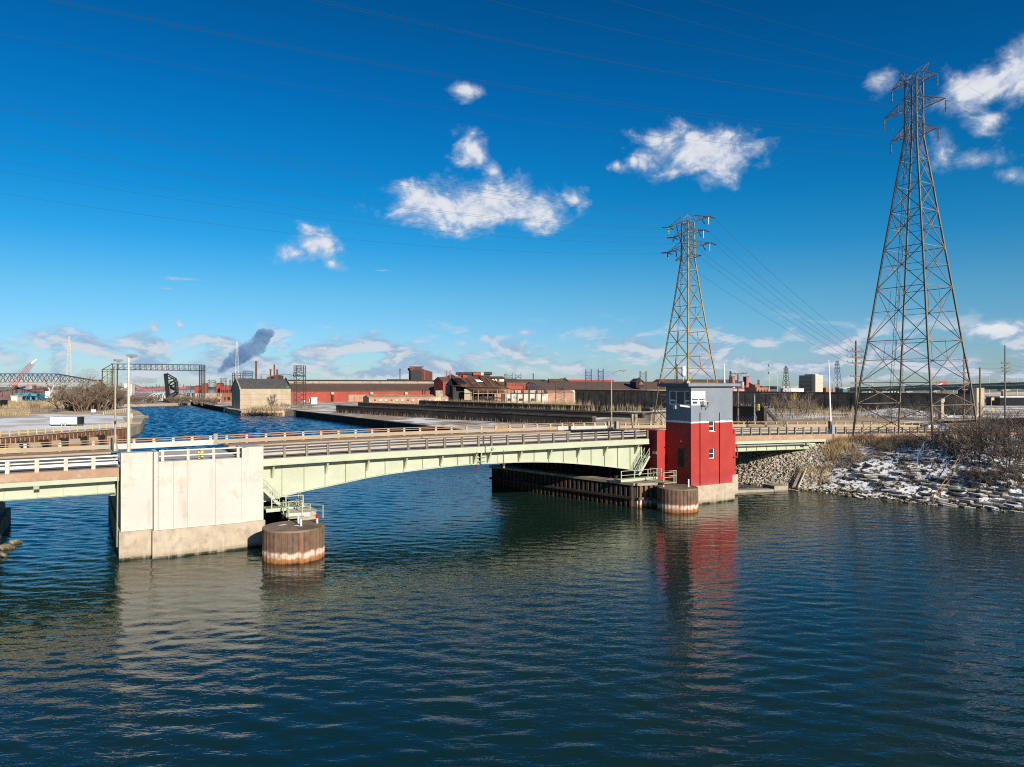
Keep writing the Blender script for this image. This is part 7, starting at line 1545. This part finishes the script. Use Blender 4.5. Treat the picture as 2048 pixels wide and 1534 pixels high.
# ------------------------------------------------------------------ rocks, slabs, rubble on the right bank
def rock_mesh(rnd, sub=1, flat=.75):
    bm = bmesh.new(); bmesh.ops.create_icosphere(bm, subdivisions=sub, radius=.5)
    k = Vector((.8 + .5 * rnd.random(), .7 + .4 * rnd.random(), flat * (.7 + .5 * rnd.random())))
    for v in bm.verts:
        v.co = Vector((v.co.x * k.x, v.co.y * k.y, v.co.z * k.z)) * (1 + rnd.uniform(-.22, .22))
    me = bpy.data.meshes.new('rock'); bm.to_mesh(me); bm.free(); me.materials.append(M_rock); return me
rr_ = random.Random(12); rocks = [rock_mesh(rr_, 2 if i < 0 else 1) for i in range(7)]
def slab_mesh(rnd):
    n = rnd.choice((4, 5, 5, 6)); L = .85 + .65 * rnd.random(); W_ = .45 + .3 * rnd.random(); poly = []
    for i in range(n): a_ = 2 * math.pi * (i + .25 * rnd.random()) / n; poly.append((L * math.cos(a_) * (.85 + .3 * rnd.random()), W_ * math.sin(a_) * (.85 + .3 * rnd.random())))
    h = .12 + .10 * rnd.random(); mb = MB().prism(poly, -h, 0); me = fixn(mb.mesh('slab')); me.materials.append(M_slab)
    top = MB(); top.prism([(x * .98 , y * .96) for x, y in poly], .003, .045)
    cp = fixn(top.mesh('snow_cap')); cp.materials.append(M_snow); return me, cp
slabs = [slab_mesh(rr_) for _ in range(8)]
cnt = 0
# overlapping broken slabs in courses parallel to the water
for row in range(15):
    t = 6.0 + rr_.random()
    while t < 46 and cnt < 295:
        d = .9 + row * .72; s = float(shore(np.array(t))) + d + rr_.gauss(0, .12); keep = .92 if t > 20 else (.75 if t > 12 else .45)
        if row > 8: keep *= .55
        if rr_.random() < keep:
            me, cp = slabs[rr_.randrange(8)]; z = zbank(s, t) + .14; p = B(s, t, z); o = thing('broken_concrete', 'broken concrete slab lying in snowy courses on the right bank', 'concrete slab', p, AX + R(76) + rr_.gauss(0, .25), 'broken slabs on the right bank')
            o.rotation_euler = (rr_.gauss(.10, .07), rr_.gauss(0, .06), o.rotation_euler.z); sc = .75 + .5 * rr_.random(); o.scale = (sc * 1.15, sc, sc)
            part('slab', me, M_slab, o)
            if rr_.random() < .80: part('snow_cap', cp, M_snow, o)
            cnt += 1
        t += 1.15 + .7 * rr_.random()
cnt = 0
for i in range(420):
    if cnt >= 280: break
    t = -6 + 54 * rr_.random(); d = rr_.gauss(-.1, .45); s = float(shore(np.array(t))) + d; z = zbank(s, t)
    p = B(s, t, z + .05); o = part('rock', rocks[rr_.randrange(7)], M_rock, None, p, (rr_.random() * 3, rr_.random() * 3, rr_.random() * 6)); sc = (.6 + .85 * rr_.random() ** 2) * (.7 if t < 8 else 1); o.scale = (sc, sc, sc); tag(o, 'rough tan stone of the riprap at the waterline of the right bank', 'rock', 'riprap stones along the right waterline'); cnt += 1
def rubble(n, gen, smin, smax, name='rubble', m=None):
    vs = []; fs = []; base = [Vector(v.co) for v in rocks[0].vertices]
    bm = bmesh.new(); bmesh.ops.create_icosphere(bm, subdivisions=1 if False else 1, radius=.5); ico = [v.co.copy() for v in bm.verts]; icf = [tuple(v.index for v in f.verts) for f in bm.faces]; bm.free()
    bm = bmesh.new(); bmesh.ops.create_cube(bm, size=.8); cu = [v.co.copy() for v in bm.verts]; cuf = [tuple(v.index for v in f.verts) for f in bm.faces]; bm.free()
    for i in range(n):
        s, t, z = gen(); sc = smin + (smax - smin) * rr_.random() ** 2; Mx = Matrix.Rotation(rr_.random() * 6, 3, Vector((rr_.gauss(0, 1), rr_.gauss(0, 1), rr_.gauss(0, 1))).normalized()); b_ = len(vs); p = B(s, t, z)
        vs += [tuple(p + Mx @ (v * sc * (1 + rr_.uniform(-.25, .25)))) for v in cu]; fs += [tuple(b_ + k for k in f) for f in cuf]
    o = part(name, MB().add(vs, fs).mesh(name), m or M_rock); o['kind'] = 'stuff'; return o
for k, (px, D, sc) in enumerate(((16, 66.5, 1.5), (30, 68.5, 1.0), (9, 63.5, 1.2))):
    p = At(px, 0, D); o = part('rock', rocks[k], M_rock, None, (p.x, p.y, .12), (.3 * k, .2, k)); o.scale = (sc, sc, sc * .6); tag(o, ('flat pale rock', 'small brown rock', 'low rough rock')[k] + ' in the water by the left abutment', 'rock', 'rocks at the left abutment')
def g_under():
    t = -23 + 26 * rr_.random(); d = -1 + 13.5 * rr_.random(); s = float(shore(np.array(t))) + d; return s, t, zbank(s, t)
def g_shore():
    t = 1 + 56 * rr_.random(); d = rr_.gauss(.3, 1.0); s = float(shore(np.array(t))) + d; return s, t, zbank(s, t)
def g_bank():
    t = 3 + 48 * rr_.random(); d = 1 + 14 * rr_.random(); s = float(shore(np.array(t))) + d; return s, t, zbank(s, t) - .03
M_rub = mat('pale_riprap', (0.46, 0.39, 0.30), .9, .3, 2.2, col2=(.28, .22, .16), s2=1.6, amt2=.7, bump=.3, bscale=6)
rubble(9000, g_under, .14, .46, 'riprap', M_rub); rubble(2500, g_shore, .18, .5, 'rubble'); rubble(700, g_bank, .2, .5, 'rubble', M_slab)
# concrete chute, block, fences on the bank
p = bframe('drain_chute', 'tan concrete drain chute lying down the stony bank by the bridge', 'drain chute'); c0 = S(1584, 1.0); c1_ = S(1541, 3.0)
s0_ = float(shore(np.array(1.5))); part('channel', MB().bar((s0_ + 5.0, .2, zbank(s0_ + 5.0, -.2) + .3), (s0_ + .8, -1.6, zbank(s0_ + .8, 1.6) + .45), .8, .22), M_conc2, p); part('side_wall', MB().bar((s0_ + 5.0, -.3, zbank(s0_ + 5.0, -.2) + .42), (s0_ + .8, -2.1, zbank(s0_ + .8, 1.6) + .55), .12, .22), M_conc, p); part('outfall_block', MB().box(s0_ + .1, s0_ + .9, -2.3, -1.2, -.5, zbank(s0_ + .6, 1.7) + .25), M_conc2, p)
p = bframe('concrete_block', 'large tan concrete footing block at the water under the right approach', 'concrete block'); part('block', MB().prism([(s0_ - 2.4, -.6), (s0_ - .2, -1.2), (s0_ + .6, 1.4), (s0_ - 1.9, 1.8)], -1, .65), M_conc2, p); part('ledge', MB().prism([(s0_ - 9.5, 1), (s0_ - 3.3, -1.2), (s0_ - 3.0, .2), (s0_ - 9.3, 2.4)], -1, .35), M_conc2, p)
def bank_fence(label, pts, h, m, mid=False, group=None, posts=None):
    """pts: px, py(base), D"""
    P3 = [bankp(a_, 0, D) for a_, D in pts]; o = thing('pipe_fence', label, 'fence', P3[0], 0, group); O = P3[0]
    for q in P3: part('post', MB().tube(q - O, q - O + Vector((0, 0, h)), .045, n=6), m, o)
    for q0, q1 in zip(P3, P3[1:]):
        part('rail', MB().tube(q0 - O + Vector((0, 0, h)), q1 - O + Vector((0, 0, h)), .045, n=6), m, o)
        if mid: part('rail', MB().tube(q0 - O + Vector((0, 0, h * .5)), q1 - O + Vector((0, 0, h * .5)), .035, n=6), m, o)
    return o
bank_fence('galvanised pipe fence frame below the front leg of the pylon', [(1835, 98.5), (1847, 100.5), (1866, 102.5), (1886, 103), (1908, 103)], 1.9, M_galv)
bank_fence('rusty pipe handrail descending the slabs to the water at right', [(1925, 97.0), (1897, 93.6), (1867, 90.6)], 1.5, M_rust_r, True)
# snowy mound behind the road
q = At(1795, 0, 205); mo = struct('mound', MB().lathe([(17, -.5), (13, .2), (9, .8), (5, 1.5), (2, 1.9), (.05, 2.0)], 24, (q.x, q.y, zeast(*ST(q)))), M_soil, smooth=True); mo.name = 'terrain'
q = At(1882, 0, 182); o = thing('concrete_post', 'lone pale concrete post behind the pylon feet', 'post', (q.x, q.y, 5.6), R(20)); part('post', MB().box(-.45, .45, -.45, .45, 0, 5.2), M_tan, o); part('cap', MB().box(-.6, .6, -.6, .6, 5.203, 6.0), M_tan, o)
